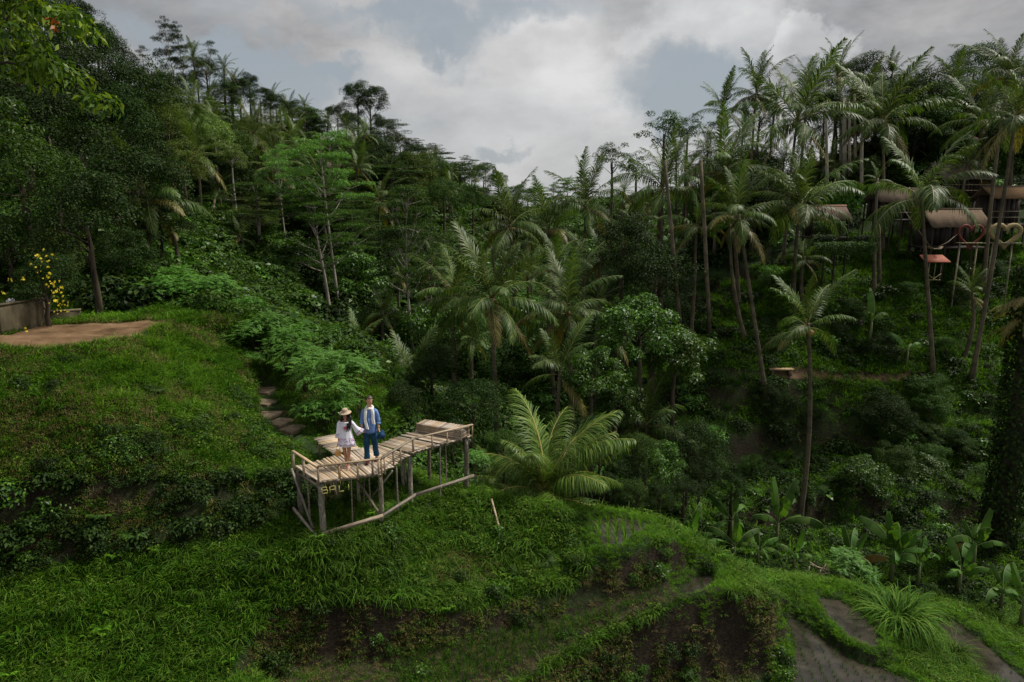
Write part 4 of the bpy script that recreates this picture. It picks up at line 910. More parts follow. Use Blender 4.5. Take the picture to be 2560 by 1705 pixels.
# letters hanging under the front edge
sign = empty('letter_sign', (-4.9, 16.5, DZ-.15)); setp(sign, 'yellow hanging letters BALI under the front edge of the platform', 'sign')
M_yel = plain('yellow_paint', [(0.36,0.31,0.09),(0.48,0.41,0.14)], 9, 0.6)
GL = {'B': [[(0, 0), (0, 1), (.62, 1), (.62, .55), (0, .52)], [(.0, .52), (.7, .52), (.7, 0), (0, 0)]], 'A': [[(0, 0), (0, 1), (.7, 1), (.7, 0)], [(0, .45), (.7, .45)]], 'L': [[(0, 1), (0, 0), (.62, 0)]], 'I': [[(.1, 1), (.1, 0)]]}
dirx = (FRONT[1]-FRONT[0]).normalized(); sorg = Vector(sign.location)
for ch, s0 in (('B', .08), ('A', .28), ('L', .52), ('I', .74)):
    mb = MB(); hgt = .155; wd = .19
    for st_ in GL[ch]:
        for a, b in zip(st_[:-1], st_[1:]): mb.tube([(a[0]*wd, 0, (a[1]-1)*hgt), (b[0]*wd, 0, (b[1]-1)*hgt)], .011, 6)
    mb.tube([(.04, 0, 0), (.04, 0, .09)], .004, 4); mb.tube([(.10, 0, 0), (.10, 0, .09)], .004, 4)
    p = FRONT[0] + dirx*s0; o = mb.build('letter', M_yel, sign, loc=(p.x-sorg.x+.02, p.y-sorg.y-.08, -.02)); o.rotation_euler = (R(-14), R(rg.uniform(-3, 3)), math.atan2(dirx.y, dirx.x)); o['label'] = 'yellow letter '+ch
# bench across the far end
bench = empty('slatted_bench', (-2.1, 20.4, DZ)); setp(bench, 'low brown slatted bench box at the far end of the platform', 'bench'); BO = Vector(bench.location)
e0, e1 = FRONT[3], BACK[3]; ed = (e1-e0).normalized(); en = Vector((-ed.y, ed.x, 0));  en = en if en.y < 0 else -en      # en : back along the deck towards the camera
BH, BD = .27, .50; WL = (e1-e0).length-.06
for i in range(16):
    t = (i+.5)/16; c = e0.lerp(e1, (t*WL+.05)/(e1-e0).length); a = c+en*.02; b = c+en*(BD+.03)
    slat('slat', (a.x, a.y, DZ+BH), (b.x, b.y, DZ+BH+.0), WL/16*.93, .028, M_benchw, bench, BO, i)
for j in range(4):
    a = e0+ed*.05+en*BD; b = e1-ed*.02+en*BD; z = DZ+.035+j*.060; barobj('board', (a.x, a.y, z), (b.x, b.y, z), .022, .050, M_benchw, bench, BO)
for q in (e0+ed*.06, e1-ed*.04):
    for j in range(4):
        a = q+en*.04; b = q+en*(BD-.03); z = DZ+.035+j*.060; barobj('board', (a.x, a.y, z), (b.x, b.y, z), .022, .050, M_benchw, bench, BO)
# short walkway joining from the steps
wk = empty('bamboo_walkway', (-5.3, 19.3, DZ)); setp(wk, 'short slatted bamboo walkway between the stone steps and the platform', 'walkway'); WO = Vector(wk.location)
wa0, wa1, wb0, wb1 = Vector((-6.05, 19.95, 0)), Vector((-5.45, 20.25, 0)), Vector((-5.12, 18.62, 0)), Vector((-4.45, 19.05, 0))
for i in range(13):
    t = (i+.5)/13; a = wa0.lerp(wb0, t); b = wa1.lerp(wb1, t); z = DZ+.02*(1-t)-.012; d = (b-a).normalized()
    slat('slat', (a-d*rg.uniform(0, .08)).to_tuple()[:2]+(z,), (b+d*rg.uniform(0, .06)).to_tuple()[:2]+(z+rg.uniform(-.01, .01),), .108*rg.uniform(.85, 1.0), .03, M_slat, wk, WO, 50+i)
barobj('bearer', (-6.0, 20.0, DZ-.07), (-5.05, 18.72, DZ-.07), .06, .08, M_beam, wk, WO); barobj('bearer', (-5.5, 20.2, DZ-.07), (-4.5, 19.1, DZ-.07), .06, .08, M_beam, wk, WO)
for x, y in ((-5.9, 19.9), (-5.5, 20.1), (-5.2, 18.9)): poleobj('post', (x, y, gz(x, y)-.3), (x, y, DZ-.11), .04, .04, M_beam, wk, WO, 3)
# ------------------------------------------------------------------ steps
M_conc = plain('worn_concrete', [(0.075,0.055,0.036),(0.18,0.135,0.09),(0.27,0.21,0.145)], 3.5, 0.85, bmp=.5, detail=9, spec=.15)
M_conc2 = plain('stained_concrete', [(0.03,0.028,0.018),(0.09,0.075,0.045),(0.17,0.14,0.09)], 1.8, 0.85, bmp=.4, detail=9, spec=.15, stretch=(1.2,1.2,.5))
stp = empty('stone_steps', P(666, 1010, 24)); setp(stp, 'worn concrete steps climbing beside the grassy mound above the platform', 'steps'); SO = Vector(stp.location)
for k, (px, py, Y, w, d) in enumerate([(661,972,25.35,.90,1.0),(665,1000,24.45,.82,1.0),(672,1032,23.55,.74,1.0),(700,1052,22.85,.66,.8),(733,1068,22.25,.66,.8)]):
    p = P(px, py, Y); me = MB(); me.box((0, 0, -.26), (w, d, .52), jit=.015); o = me.build('step', M_conc, stp, loc=p-SO, rot=(0, R(rg.uniform(-2, 2)), R(-12-4*k)))
    b = o.modifiers.new('bevel', 'BEVEL'); b.width = .03; b.segments = 2
# retaining walls at the left of the dirt clearing
def wall(name, label, pts, th, h, cat='wall', mat=None, sink=.3):
    c = Vector(pts[0]); t = empty(name, c); setp(t, label, cat)
    for a, b in zip(pts[:-1], pts[1:]):
        a, b = Vector(a), Vector(b); zb = min(gz(a.x, a.y), gz(b.x, b.y)); mb = MB(); d = b-a; d.z = 0; L = d.length
        mb.box((L/2, 0, (h-sink)/2), (L, th, h+sink), jit=.004); o = mb.build('block', mat or M_conc2, t, loc=(a.x-c.x, a.y-c.y, zb-c.z), rot=(0, 0, math.atan2(d.y, d.x))); bb = o.modifiers.new('bevel', 'BEVEL'); bb.width = .02
        mb = MB(); mb.box((L/2, 0, h+.03), (L+.02, th+.06, .058)); mb.build('coping', mat or M_conc2, t, loc=(a.x-c.x, a.y-c.y, zb-c.z), rot=(0, 0, math.atan2(d.y, d.x)))
    return t
p0, p1, p2, p3 = P(-260, 850, 21.8), P(0, 838, 22.6), P(104, 818, 24.4), P(112, 812, 25.6)
wall('retaining_wall', 'stained grey concrete retaining wall at the left edge of the dirt clearing', [p0, p1, p2, p3], .18, .98)
p0, p1 = P(125, 805, 25.9), P(205, 800, 26.4)
wall('low_wall', 'low brown concrete wall in the shade behind the yellow flowers', [p0, p1], .2, .42)
p0, p1 = P(-60, 745, 25.0), P(38, 730, 25.6)
wall('terrace_block', 'dark concrete ledge carrying a white bag at the far left', [p0, p1], .5, .75, 'ledge')
q = P(18, 683, 25.4); mb = MB(); r_ = random.Random(3); mb.lathe([(.001, -.09), (.16, -.09), (.17, -.02), (.11, .05), (.05, .09), (.001, .10)], 10); bag = mb.build('plastic_bag', plain('white_plastic', [(0.5,0.5,0.52),(0.7,0.7,0.72)], 8, .4), None, True)
bag.location = (q.x, q.y, gz(q.x, q.y)+.75+.15); setp(bag, 'crumpled white plastic bag lying on the concrete ledge', 'bag')
for v in bag.data.vertices: v.co += Vector((r_.uniform(-.02, .02), r_.uniform(-.02, .02), r_.uniform(-.015, .015)))
# stick leaning on the slope
a = P(1229, 1238, 19.4); b = P(1254, 1332, 18.55); a.z = gz(a.x, a.y)+.30; b.z = gz(b.x, b.y)+.06; stick = poleobj('wooden_pole', a, b, .028, .035, M_rail, None, Vector((0, 0, 0)), 4, 7); setp(stick, 'weathered wooden pole lying down the grassy slope right of the platform', 'pole')
# rock in the scrub
def rock(px, py, Y, s, label, mat=None, name='boulder'):
    mb = MB(); bm = bmesh.new(); bmesh.ops.create_icosphere(bm, subdivisions=3, radius=1); rr = random.Random(px)
    for v in bm.verts:
        n = fbm(np.array([v.co.x*1.7+px]), np.array([v.co.y*1.7+v.co.z*2.1]), 77)[0]; v.co *= (.7+.6*n); v.co.z *= .75
    me = bpy.data.meshes.new(name); bm.to_mesh(me); bm.free(); me.materials.append(mat or M_rock); p = P(px, py, Y); o = obj(name, me, None, p, (0, 0, rr.uniform(0, 6)), s); setp(o, label, 'rock'); return o
M_rock = plain('mossy_rock', [(0.03,0.04,0.02),(0.09,0.08,0.055),(0.16,0.14,0.10)], 2.2, .9, bmp=.6)
# ------------------------------------------------------------------ people
def skinmat(name, col):
    m, nt, b, out = mat_new(name); f = nz(nt, 20, 3); nt.links.new(ramp(nt, f, [tuple(c*.85 for c in col), tuple(c*1.12 for c in col)]), b.inputs['Base Color']); b.inputs['Roughness'].default_value = .5
    b.inputs['Subsurface Weight'].default_value = .08; b.inputs['Subsurface Radius'].default_value = (.02, .008, .004); return m
M_skin_m = skinmat('tanned_skin', (.50, .27, .17)); M_skin_w = skinmat('brown_skin', (.42, .20, .11))
def body(nodes, edges, mat, parent, name='body', root='pelvis', sub=2):
    ks = list(nodes); ix = {k: i for i, k in enumerate(ks)}
    me = bpy.data.meshes.new(name); me.from_pydata([nodes[k][0] for k in ks], [(ix[a], ix[b]) for a, b in edges], []); me.materials.append(mat)
    o = obj(name, me, parent); md = o.modifiers.new('skin', 'SKIN'); md.use_smooth_shade = True
    if not me.skin_vertices: me.skin_vertices.new() if hasattr(me.skin_vertices, 'new') else None
    sv = me.skin_vertices[0].data
    for k in ks:
        r = nodes[k][1]; r = r if isinstance(r, tuple) else (r, r); sv[ix[k]].radius = r; sv[ix[k]].use_root = (k == root)
    s = o.modifiers.new('sub', 'SUBSURF'); s.levels = sub; s.render_levels = sub; return o
def hand(nodes, edges, wrist, pos, direction, curl, side, tag, s=1.0):
    """palm and five fingers grown from the wrist node"""
    p = Vector(pos); d = Vector(direction).normalized(); sd = Vector(side).normalized(); n = d.cross(sd).normalized()
    nodes[tag+'palm'] = (tuple(p+d*.045*s), .026*s); edges.append((wrist, tag+'palm'))
    for i, (off, L) in enumerate([(-.030, .068), (-.010, .078), (.010, .074), (.028, .058)]):
        a = p+d*.085*s+sd*off*s; b = a+(d*math.cos(curl)+n*math.sin(curl))*L*.5*s; c = b+(d*math.cos(curl*2.2)+n*math.sin(curl*2.2))*L*.5*s
        nodes[f'{tag}k{i}'] = (tuple(a), .0105*s); nodes[f'{tag}m{i}'] = (tuple(b), .009*s); nodes[f'{tag}t{i}'] = (tuple(c), .0075*s)
        edges += [(tag+'palm', f'{tag}k{i}'), (f'{tag}k{i}', f'{tag}m{i}'), (f'{tag}m{i}', f'{tag}t{i}')]
    a = p+d*.030*s-sd*.035*s; b = a+(d*.6-sd*.5+n*.4).normalized()*.035*s; nodes[tag+'th1'] = (tuple(a), .012*s); nodes[tag+'th2'] = (tuple(b), .009*s); edges += [(tag+'palm', tag+'th1'), (tag+'th1', tag+'th2')]
def loft(rings, n=28, folds=0, amp=0.0, seed=0, cap=False, wave=None):
    rr = random.Random(seed); ph = rr.uniform(0, 6); V = []; k = len(rings)
    for i, (cx, cy, cz, rx, ry) in enumerate(rings):
        for j in range(n):
            a = 2*math.pi*j/n; f = 1+amp*(i/(k-1))*math.sin(folds*a+ph+.5*math.sin(3*a)) if folds else 1; V.append((cx+math.cos(a)*rx*f, cy+math.sin(a)*ry*f, cz))
    F = [[i*n+j, i*n+(j+1) % n, (i+1)*n+(j+1) % n, (i+1)*n+j] for i in range(k-1) for j in range(n)]; return V, F
def cloth(name, cols, scale=30, rough=.85, **k): return plain(name, cols, scale, rough, spec=.15, **k)
def solid(o, th=.006):
    m = o.modifiers.new('thick', 'SOLIDIFY'); m.thickness = th; m.offset = 1; return o
def face(parent, c, yaw, s, skin, lips):
    """eyes, nose, mouth, ears as parts; yaw 0 looks at -Y"""
    M = Matrix.Rotation(yaw, 4, 'Z'); c = Vector(c)
    def part(nm, mb, mat): return mb.build(nm, mat, parent, True, loc=c, rot=(R(8), 0, yaw))
    mb = MB(); mb.lathe([(.001, .012), (.007, .006), (.012, -.018), (.010, -.026), (.001, -.028)], 8, (0, -.098*s, -.006)); part('nose', mb, skin)
    for sx in (-1, 1):
        mb = MB(); mb.lathe([(.001, .006), (.010, .003), (.010, -.003), (.001, -.006)], 8, (sx*.034*s, -.086*s, .016)); part('eye', mb, M_dark)
        mb = MB(); mb.box((sx*.034*s, -.090*s, .036), (.032, .008, .006)); part('eyebrow', mb, M_hair)
        mb = MB(); mb.lathe([(.001, .028), (.010, .018), (.012, -.012), (.001, -.026)], 8, (sx*.083*s, .004, .0)); part('ear', mb, skin)
    mb = MB(); mb.box((0, -.088*s, -.052), (.044, .012, .010)); part('mouth', mb, lips)
M_dark = plain('near_black', [(.01,.008,.008),(.02,.016,.014)], 8, .5); M_hair = plain('dark_brown_hair', [(.018,.010,.007),(.05,.03,.02)], 40, .45, stretch=(1,1,.2)); M_hairw = plain('black_hair', [(.006,.004,.004),(.02,.013,.012)], 40, .4, stretch=(1,1,.2))
M_lips = plain('lips', [(.35,.10,.08),(.4,.13,.1)], 8, .5)
# ---- man
DTOP = DZ+.002
man = empty('person', (-3.90, 17.98, DTOP)); setp(man, 'standing man in a blue shirt, white scarf and dark blue trousers looking to the right', 'person')
N = {}; E = []
def nd(k, p, r, to=None):
    N[k] = (p, r)
    if to: E.append((to, k))
nd('pelvis', (0, 0, .97), .115); nd('waist', (0, 0, 1.12), .105, 'pelvis'); nd('chest', (0, .01, 1.36), .12, 'waist'); nd('neckb', (0, .01, 1.53), .06, 'chest'); nd('neck', (.005, -.005, 1.60), .055, 'neckb')
nd('jaw', (.012, -.022, 1.685), (.074, .080), 'neck'); nd('skull', (.008, -.008, 1.775), (.090, .100), 'jaw'); nd('top', (.006, .004, 1.838), (.066, .074), 'skull')
for s, tg in ((-1, 'r'), (1, 'l')):
    nd(tg+'hip', (s*.09, 0, .92), .09, 'pelvis'); sy = -.10 if s < 0 else .16; nd(tg+'knee', (s*.10, sy*.6-.03, .50), .058, tg+'hip'); nd(tg+'ank', (s*.10+.01, sy, .10), .038, tg+'knee'); nd(tg+'heel', (s*.10+.01, sy-.03, .045), .034, tg+'ank'); nd(tg+'toe', (s*.10+.03, sy-.17, .030), .026, tg+'heel')
nd('rsh', (-.155, .01, 1.47), .052, 'chest'); nd('rel', (-.212, .02, 1.20), .040, 'rsh'); nd('rwr', (-.21, -.13, .985), .030, 'rel'); hand(N, E, 'rwr', (-.21, -.13, .985), (.45, -.45, -.9), .9, (0, 1, -.1), 'R')
nd('lsh', (.155, .01, 1.47), .052, 'chest'); nd('lel', (.215, .05, 1.21), .040, 'lsh'); nd('lwr', (.245, -.05, .985), .030, 'lel'); hand(N, E, 'lwr', (.245, -.05, .985), (.12, -.15, -1), .75, (0, 1, 0), 'L')
body(N, E, M_skin_m, man)
face(man, (.010, -.012, 1.755), R(38), 1.12, M_skin_m, M_lips)
mb = MB(); n = 20; V = []; F = []
prof = [(.001, .098), (.045, .090), (.075, .062), (.090, .022), (.092, -.020), (.086, -.055)]
for (r_, z) in prof:
    for j in range(n):
        a = 2*math.pi*j/n; fr = math.sin(a-R(38)); zz = z
        if fr < -.1 and z < .045: zz = .052+.01*fr      # open over the face
        V.append((.006+math.cos(a)*r_*1.08, .006+math.sin(a)*r_*1.2, 1.785+zz*1.05))
F = [[i*n+j, i*n+(j+1) % n, (i+1)*n+(j+1) % n, (i+1)*n+j] for i in range(len(prof)-1) for j in range(n)]
mb.add(V, F); solid(mb.build('hair', M_hair, man, True), .006)
M_shirt = cloth('blue_chambray', [(.085,.155,.36),(.13,.22,.46),(.17,.27,.52)], 9, stretch=(1,1,.5), bmp=.5)
mb = MB(); V, F = loft([(0, 0, .855, .185, .145), (0, 0, .90, .180, .142), (0, 0, 1.0, .168, .134), (0, 0, 1.12, .160, .128), (0, .005, 1.25, .166, .130), (0, .01, 1.38, .178, .134), (0, .01, 1.465, .178, .115), (0, .01, 1.51, .145, .095), (0, .01, 1.565, .080, .075)][::-1], 30, 7, .045, 1); mb.add(V, F)
mb.tube([(-.12, .01, 1.49), (-.168, .01, 1.445), (-.200, .02, 1.32), (-.216, .02, 1.20), (-.212, -.03, 1.10)], [.045, .058, .057, .056, .054], 14, cap=False, jit=.04); mb.tube([(.12, .01, 1.49), (.168, .01, 1.445), (.202, .03, 1.32), (.219, .05, 1.20), (.230, .01, 1.11)], [.045, .058, .057, .056, .054], 14, cap=False, jit=.04)
solid(mb.build('shirt', M_shirt, man, True))
for a, b in (((-.213, -.025, 1.115), (-.210, -.045, 1.075)), ((.230, .012, 1.12), (.233, -.005, 1.075))):
    mb = MB(); mb.tube([a, b], .059, 14, cap=False); o = solid(mb.build('rolled_cuff', M_shirt, man, True), .008)
mb = MB(); mb.box((0.0, -.142, 1.08), (.028, .012, .42)); mb.build('placket', cloth('placket_blue', [(.13,.22,.45),(.20,.31,.56)], 12), man)
M_trou = cloth('dark_teal_denim', [(.006,.030,.065),(.012,.055,.105),(.02,.08,.14)], 8, bmp=.4)
mb = MB(); V, F = loft([(0, 0, .97, .168, .130), (0, 0, .90, .174, .134), (0, 0, .82, .172, .130), (0, 0, .77, .155, .115)], 24); mb.add(V, F)
for s in (-1, 1):
    sy = -.10 if s < 0 else .16
    mb.tube([(s*.085, 0, .90), (s*.095, sy*.2-.01, .72), (s*.10, sy*.6-.03, .50), (s*.10, sy*.8, .28), (s*.105+.005, sy, .15), (s*.105+.005, sy-.005, .11)], [.092, .092, .080, .076, .082, .080], 16, cap=False, jit=.05)
solid(mb.build('trousers', M_trou, man, True))
for s in (-1, 1):
    sy = -.10 if s < 0 else .16; mb = MB(); x = s*.10+.01
    mb.tube([(x-.005, sy+.045, .035), (x, sy, .048), (x+.01, sy-.08, .042), (x+.02, sy-.17, .032), (x+.025, sy-.205, .024)], [.030, .041, .044, .042, .022], 12, flat=.8); mb.box((x+.008, sy-.08, .007), (.085, .27, .014)); o = mb.build('sandal', plain('dark_red_leather', [(.05,.012,.010),(.14,.04,.03)], 6, .6), man, True)
M_scarf = cloth('cream_scarf', [(.62,.60,.56),(.78,.76,.72)], 30, stretch=(1,1,.3), bmp=.4)
def ribbon(pts, w, th, n_=(0, -1, 0)):
    mb = MB(); V = []; F = []; k = len(pts)
    for i, p in enumerate(pts):
        p = Vector(p); ww = w*(1+.08*math.sin(i*2.1)); cr = .012*math.sin(i*1.3)
        for (u, v) in ((-.5, 0), (-.25, .9), (0, .5), (.25, 1.0), (.5, 0), (.3, -.6), (-.3, -.6)): V.append((p.x+u*ww+cr, p.y-v*th, p.z))
    m = 7
    for i in range(k-1):
        for j in range(m): F.append([i*m+j, i*m+(j+1) % m, (i+1)*m+(j+1) % m, (i+1)*m+j])
    mb.add(V, F); return mb
mb = MB(); mb.tube([(math.cos(a)*.092, .008+math.sin(a)*.088, 1.545+.022*math.sin(a)-.018*math.cos(2*a)) for a in [2*math.pi*i/16 for i in range(17)]], .034, 10, cap=False, jit=.1); mb.build('scarf_loop', M_scarf, man, True)
ribbon([(-.080, -.085, 1.545), (-.092, -.135, 1.47), (-.095, -.158, 1.38), (-.085, -.165, 1.28), (-.070, -.168, 1.18), (-.060, -.170, 1.08), (-.052, -.172, .985)], .082, .016).build('scarf_end', M_scarf, man, True)
ribbon([(.080, -.085, 1.545), (.098, -.135, 1.47), (.112, -.158, 1.38), (.122, -.163, 1.28), (.135, -.166, 1.20), (.142, -.168, 1.13)], .086, .016).build('scarf_end', M_scarf, man, True)
for tg, c in (('l', (.247, -.04, 1.005)), ('r', (-.216, -.11, 1.01))):
    mb = MB(); mb.tube([(c[0]+math.cos(a)*.034, c[1]+math.sin(a)*.034, c[2]) for a in [6.2832*i/12 for i in range(13)]], .006, 6, cap=False); mb.build('bracelet', M_dark, man, True)
M_hatb = cloth('navy_felt', [(.008,.03,.075),(.02,.06,.13)], 14)
mb = MB(); mb.lathe([(.001, .115), (.05, .115), (.078, .10), (.088, .055), (.092, .012), (.10, .002), (.15, -.012), (.152, -.018), (.10, -.008), (.001, -.006)], 24); h = mb.build('felt_hat', M_hatb, None, True)
h.location = (-3.90+.300, 17.98-.06, DTOP+.79); h.rotation_euler = (R(10), R(112), R(-15)); setp(h, "dark blue felt hat hanging from the man's right-hand side in his fingers", 'hat')
# ---- woman
wom = empty('person', (-4.47, 17.58, DTOP)); setp(wom, 'woman in a straw hat and white embroidered dress standing hand in hand with the man', 'person')
N = {}; E = []
nd('pelvis', (0, 0, .84), .105); nd('waist', (0, 0, .98), .082, 'pelvis'); nd('chest', (0, 0, 1.17), .10, 'waist'); nd('neckb', (0, 0, 1.305), .05, 'chest'); nd('neck', (0, -.004, 1.36), .042, 'neckb')
nd('jaw', (-.004, -.018, 1.415), (.055, .060), 'neck'); nd('skull', (-.002, -.004, 1.485), (.070, .078), 'jaw'); nd('top', (0, .004, 1.535), (.050, .056), 'skull')
for s, tg in ((-1, 'r'), (1, 'l')):
    sx = s*.075; nd(tg+'hip', (sx, 0, .78), .085, 'pelvis'); sy = .05 if s < 0 else -.06; nd(tg+'knee', (s*.062, sy*.4-.02, .44), .050, tg+'hip'); nd(tg+'calf', (s*.055, sy*.8+.012, .30), .046, tg+'knee'); nd(tg+'ank', (s*.045, sy, .085), .030, tg+'calf'); nd(tg+'heel', (s*.045, sy-.02, .040), .028, tg+'ank'); nd(tg+'toe', (s*.05+.01, sy-.15, .026), .022, tg+'heel')
nd('rsh', (-.150, 0, 1.265), .050, 'chest'); nd('rel', (-.185, .03, 1.01), .036, 'rsh'); nd('rwr', (-.195, -.04, .80), .024, 'rel'); hand(N, E, 'rwr', (-.195, -.04, .80), (0, -.2, -1), .9, (0, 1, 0), 'R', .9)
nd('lsh', (.150, 0, 1.265), .050, 'chest'); nd('lel', (.255, .06, 1.05), .036, 'lsh'); nd('lwr', (.375, .17, .955), .024, 'lel'); hand(N, E, 'lwr', (.375, .17, .955), (.8, .45, -.55), .9, (0, 1, .3), 'L', .9)
body(N, E, M_skin_w, wom); face(wom, (-.003, -.010, 1.462), R(-6), .88, M_skin_w, M_lips)
def m_dress():
    m, nt, b, out = mat_new('embroidered_white_cotton'); Nn, L = nt.nodes, nt.links; tc = Nn.new('ShaderNodeTexCoord'); sp = Nn.new('ShaderNodeSeparateXYZ'); L.new(tc.outputs['UV'], sp.inputs[0]); v = sp.outputs[1]
    base = (.74, .72, .80)
    band = ramp(nt, v, [(0, 0, 0), (0, 0, 0), (1, 1, 1), (1, 1, 1), (.15, .15, .15), (1, 1, 1), (0, 0, 0)], [0, .70, .72, .83, .86, .95, .97])
    w = Nn.new('ShaderNodeTexVoronoi'); w.inputs['Scale'].default_value = 34; L.new(tc.outputs['Object'], w.inputs['Vector'])
    pat = ramp(nt, w.outputs['Distance'], [(.45, .16, .22), (.30, .20, .42), (.74, .70, .76)], [.15, .45, .62])
    L.new(mixc(nt, band, base, pat), b.inputs['Base Color']); b.inputs['Roughness'].default_value = .85; b.inputs['Specular IOR Level'].default_value = .1; return m
M_dress = m_dress()
def uvloft(name, rings, n, folds, amp, seed, parent, mat, axis_=None):
    V, F = loft(rings, n, folds, amp, seed); me = mesh_np(name, V, np.array(F), mat, True); uv = me.uv_layers.new(name='UV'); k = len(rings)
    for pl in me.polygons:
        for li in pl.loop_indices: vi = me.loops[li].vertex_index; uv.data[li].uv = ((vi % n)/n, (vi//n)/(k-1))
    o = obj(name, me, parent); return solid(o, .005)
uvloft('dress', [(0, 0, 1.285, .150, .098), (0, 0, 1.265, .158, .108), (0, 0, 1.22, .150, .118), (0, 0, 1.15, .142, .118), (0, 0, 1.06, .146, .116), (0, 0, .97, .162, .124), (0, 0, .88, .182, .140), (0, 0, .79, .204, .156), (0, 0, .70, .226, .170), (0, 0, .61, .248, .184)], 36, 9, .06, 4, wom, M_dress)
mb = MB(); mb.tube([(math.cos(a)*.168, math.sin(a)*.112, 1.272+.008*math.sin(5*a)) for a in [6.2832*i/24 for i in range(25)]], .020, 8, cap=False); mb.build('neckline_ruffle', M_dress, wom, True)
def sleeve(pts, rad, seed):
    V = []; F = []; n = 20; k = len(pts); rr = random.Random(seed); pts = [Vector(p) for p in pts]
    for i, p in enumerate(pts):
        t = (pts[min(i+1, k-1)]-pts[max(i-1, 0)]).normalized(); a = t.cross(Vector((0, 1, 0))).normalized(); b = a.cross(t)
        for j in range(n): an = 6.2832*j/n; r = rad[i]*(1+.10*(i/(k-1))*math.sin(6*an+seed)); V.append(p+a*math.cos(an)*r+b*math.sin(an)*r*.8)
    F = [[i*n+j, i*n+(j+1) % n, (i+1)*n+(j+1) % n, (i+1)*n+j] for i in range(k-1) for j in range(n)]; me = mesh_np('sleeve', [tuple(q) for q in V], np.array(F), M_dress, True); uv = me.uv_layers.new(name='UV')
    for pl in me.polygons:
        for li in pl.loop_indices: vi = me.loops[li].vertex_index; uv.data[li].uv = ((vi % n)/n, (vi//n)/(k-1))
    return solid(obj('sleeve', me, wom), .004)
sleeve([(-.145, 0, 1.275), (-.175, .005, 1.20), (-.187, .015, 1.10), (-.192, .015, 1.0), (-.197, 0, .91), (-.20, -.01, .83)], [.050, .062, .062, .068, .080, .092], 1)
sleeve([(.145, 0, 1.275), (.185, .02, 1.20), (.225, .045, 1.12), (.270, .075, 1.045), (.315, .115, .985), (.350, .14, .94)], [.050, .062, .066, .080, .105, .130], 2)
mb = MB(); M_emb = cloth('red_embroidery', [(.55,.03,.06),(.7,.10,.14)], 20)
for k in range(6):
    a = k*1.047+.3; mb.add([(.012, -.124, 1.135), (.012+math.cos(a-.4)*.032, -.129, 1.135+math.sin(a-.4)*.036), (.012+math.cos(a)*.058, -.130, 1.135+math.sin(a)*.064), (.012+math.cos(a+.4)*.032, -.129, 1.135+math.sin(a+.4)*.036)], [[0, 1, 2, 3]])
o = solid(mb.build('embroidered_flower', M_emb, wom), .004)
mb = MB()
for x, z in ((-.05, 1.10), (.06, 1.08), (-.02, 1.06), (.03, 1.04), (-.06, 1.15), (.005, 1.075)): mb.lathe([(.001, .012), (.013, 0), (.001, -.012)], 6, (x, -.126, z))
mb.build('embroidered_leaves', cloth('purple_green_thread', [(.25,.12,.30),(.16,.22,.12)], 30), wom)
mb = MB(); rr = random.Random(2)
V, F = loft([(0, .012, 1.565, .03, .03), (0, .012, 1.55, .070, .075), (0, .012, 1.50, .086, .088), (0, .02, 1.44, .090, .080), (.01, .035, 1.36, .100, .062), (.01, .05, 1.27, .110, .050), (.01, .06, 1.17, .09, .040)], 18, 6, .08); mb.add(V, F)
for k in range(9):
    a = .055+.012*k; mb.tube([(a*.9, -.02, 1.47), (a+.01, -.045, 1.38), (a+.015, -.085, 1.28), (a+.005+rr.uniform(-.01, .01), -.122, 1.18), (a-.02+rr.uniform(-.015, .015), -.135, 1.06+rr.uniform(-.03, .04))], [.016, .022, .022, .017, .005], 6)
for k in range(5):
    a = -.070-.008*k; mb.tube([(a*.9, -.03, 1.47), (a-.012, -.045, 1.38), (a-.02, -.05, 1.28)], [.014, .018, .008], 6)
mb.build('hair', M_hairw, wom, True)
M_straw = m_wood('woven_straw', [(.30,.18,.09),(.50,.33,.18),(.62,.43,.26)], (1,1,5), 14)
mb = MB(); mb.lathe([(.001, .118), (.055, .116), (.082, .098), (.093, .055), (.096, .012), (.11, .002), (.150, -.006), (.185, -.018), (.187, -.024), (.14, -.014), (.096, -.004), (.090, .01)], 28); o = mb.build('straw_hat', M_straw, wom, True, loc=(0, .004, 1.545), rot=(R(7), R(-4), 0), scale=.88); 
mb = MB(); mb.tube([(-.165, -.02, 1.528), (-.178, -.03, 1.533)], .012, 6); mb.build('hat_tassel', M_scarf, wom)
for s in (-1, 1):
    sy = .05 if s < 0 else -.06; mb = MB(); x = s*.045; mb.box((x+.004, sy-.065, .008), (.07, .22, .016)); mb.tube([(x-.03, sy-.10, .02), (x+.004, sy-.105, .055), (x+.04, sy-.10, .02)], .009, 6); mb.tube([(x-.03, sy, .06), (x, sy-.035, .085), (x+.03, sy, .06)], .006, 6); mb.build('sandal', plain('pale_sandal', [(.5,.36,.30),(.6,.45,.38)], 6, .6), wom)
bagt = empty('round_basket_bag', (-4.47-.215, 17.58-.10, DTOP+.42)); setp(bagt, "round honey coloured rattan bag hanging from the woman's hand", 'bag')
M_ratt = m_wood('honey_rattan', [(.30,.13,.03),(.55,.28,.07),(.66,.38,.12)], (1,1,1), 40)
mb = MB(); mb.lathe([(.001, -.036), (.07, -.038), (.082, -.030), (.086, 0), (.082, .030), (.07, .038), (.001, .036)], 24); o = mb.build('basket', M_ratt, bagt, True, rot=(R(90), 0, R(35)))
mb = MB(); mb.tube([(-.05, -.02, .07), (-.03, 0, .2), (.015, .04, .34)], .005, 5); mb.tube([(.05, .02, .07), (.035, .03, .2), (.02, .045, .34)], .005, 5); mb.build('strap', M_ratt, bagt)
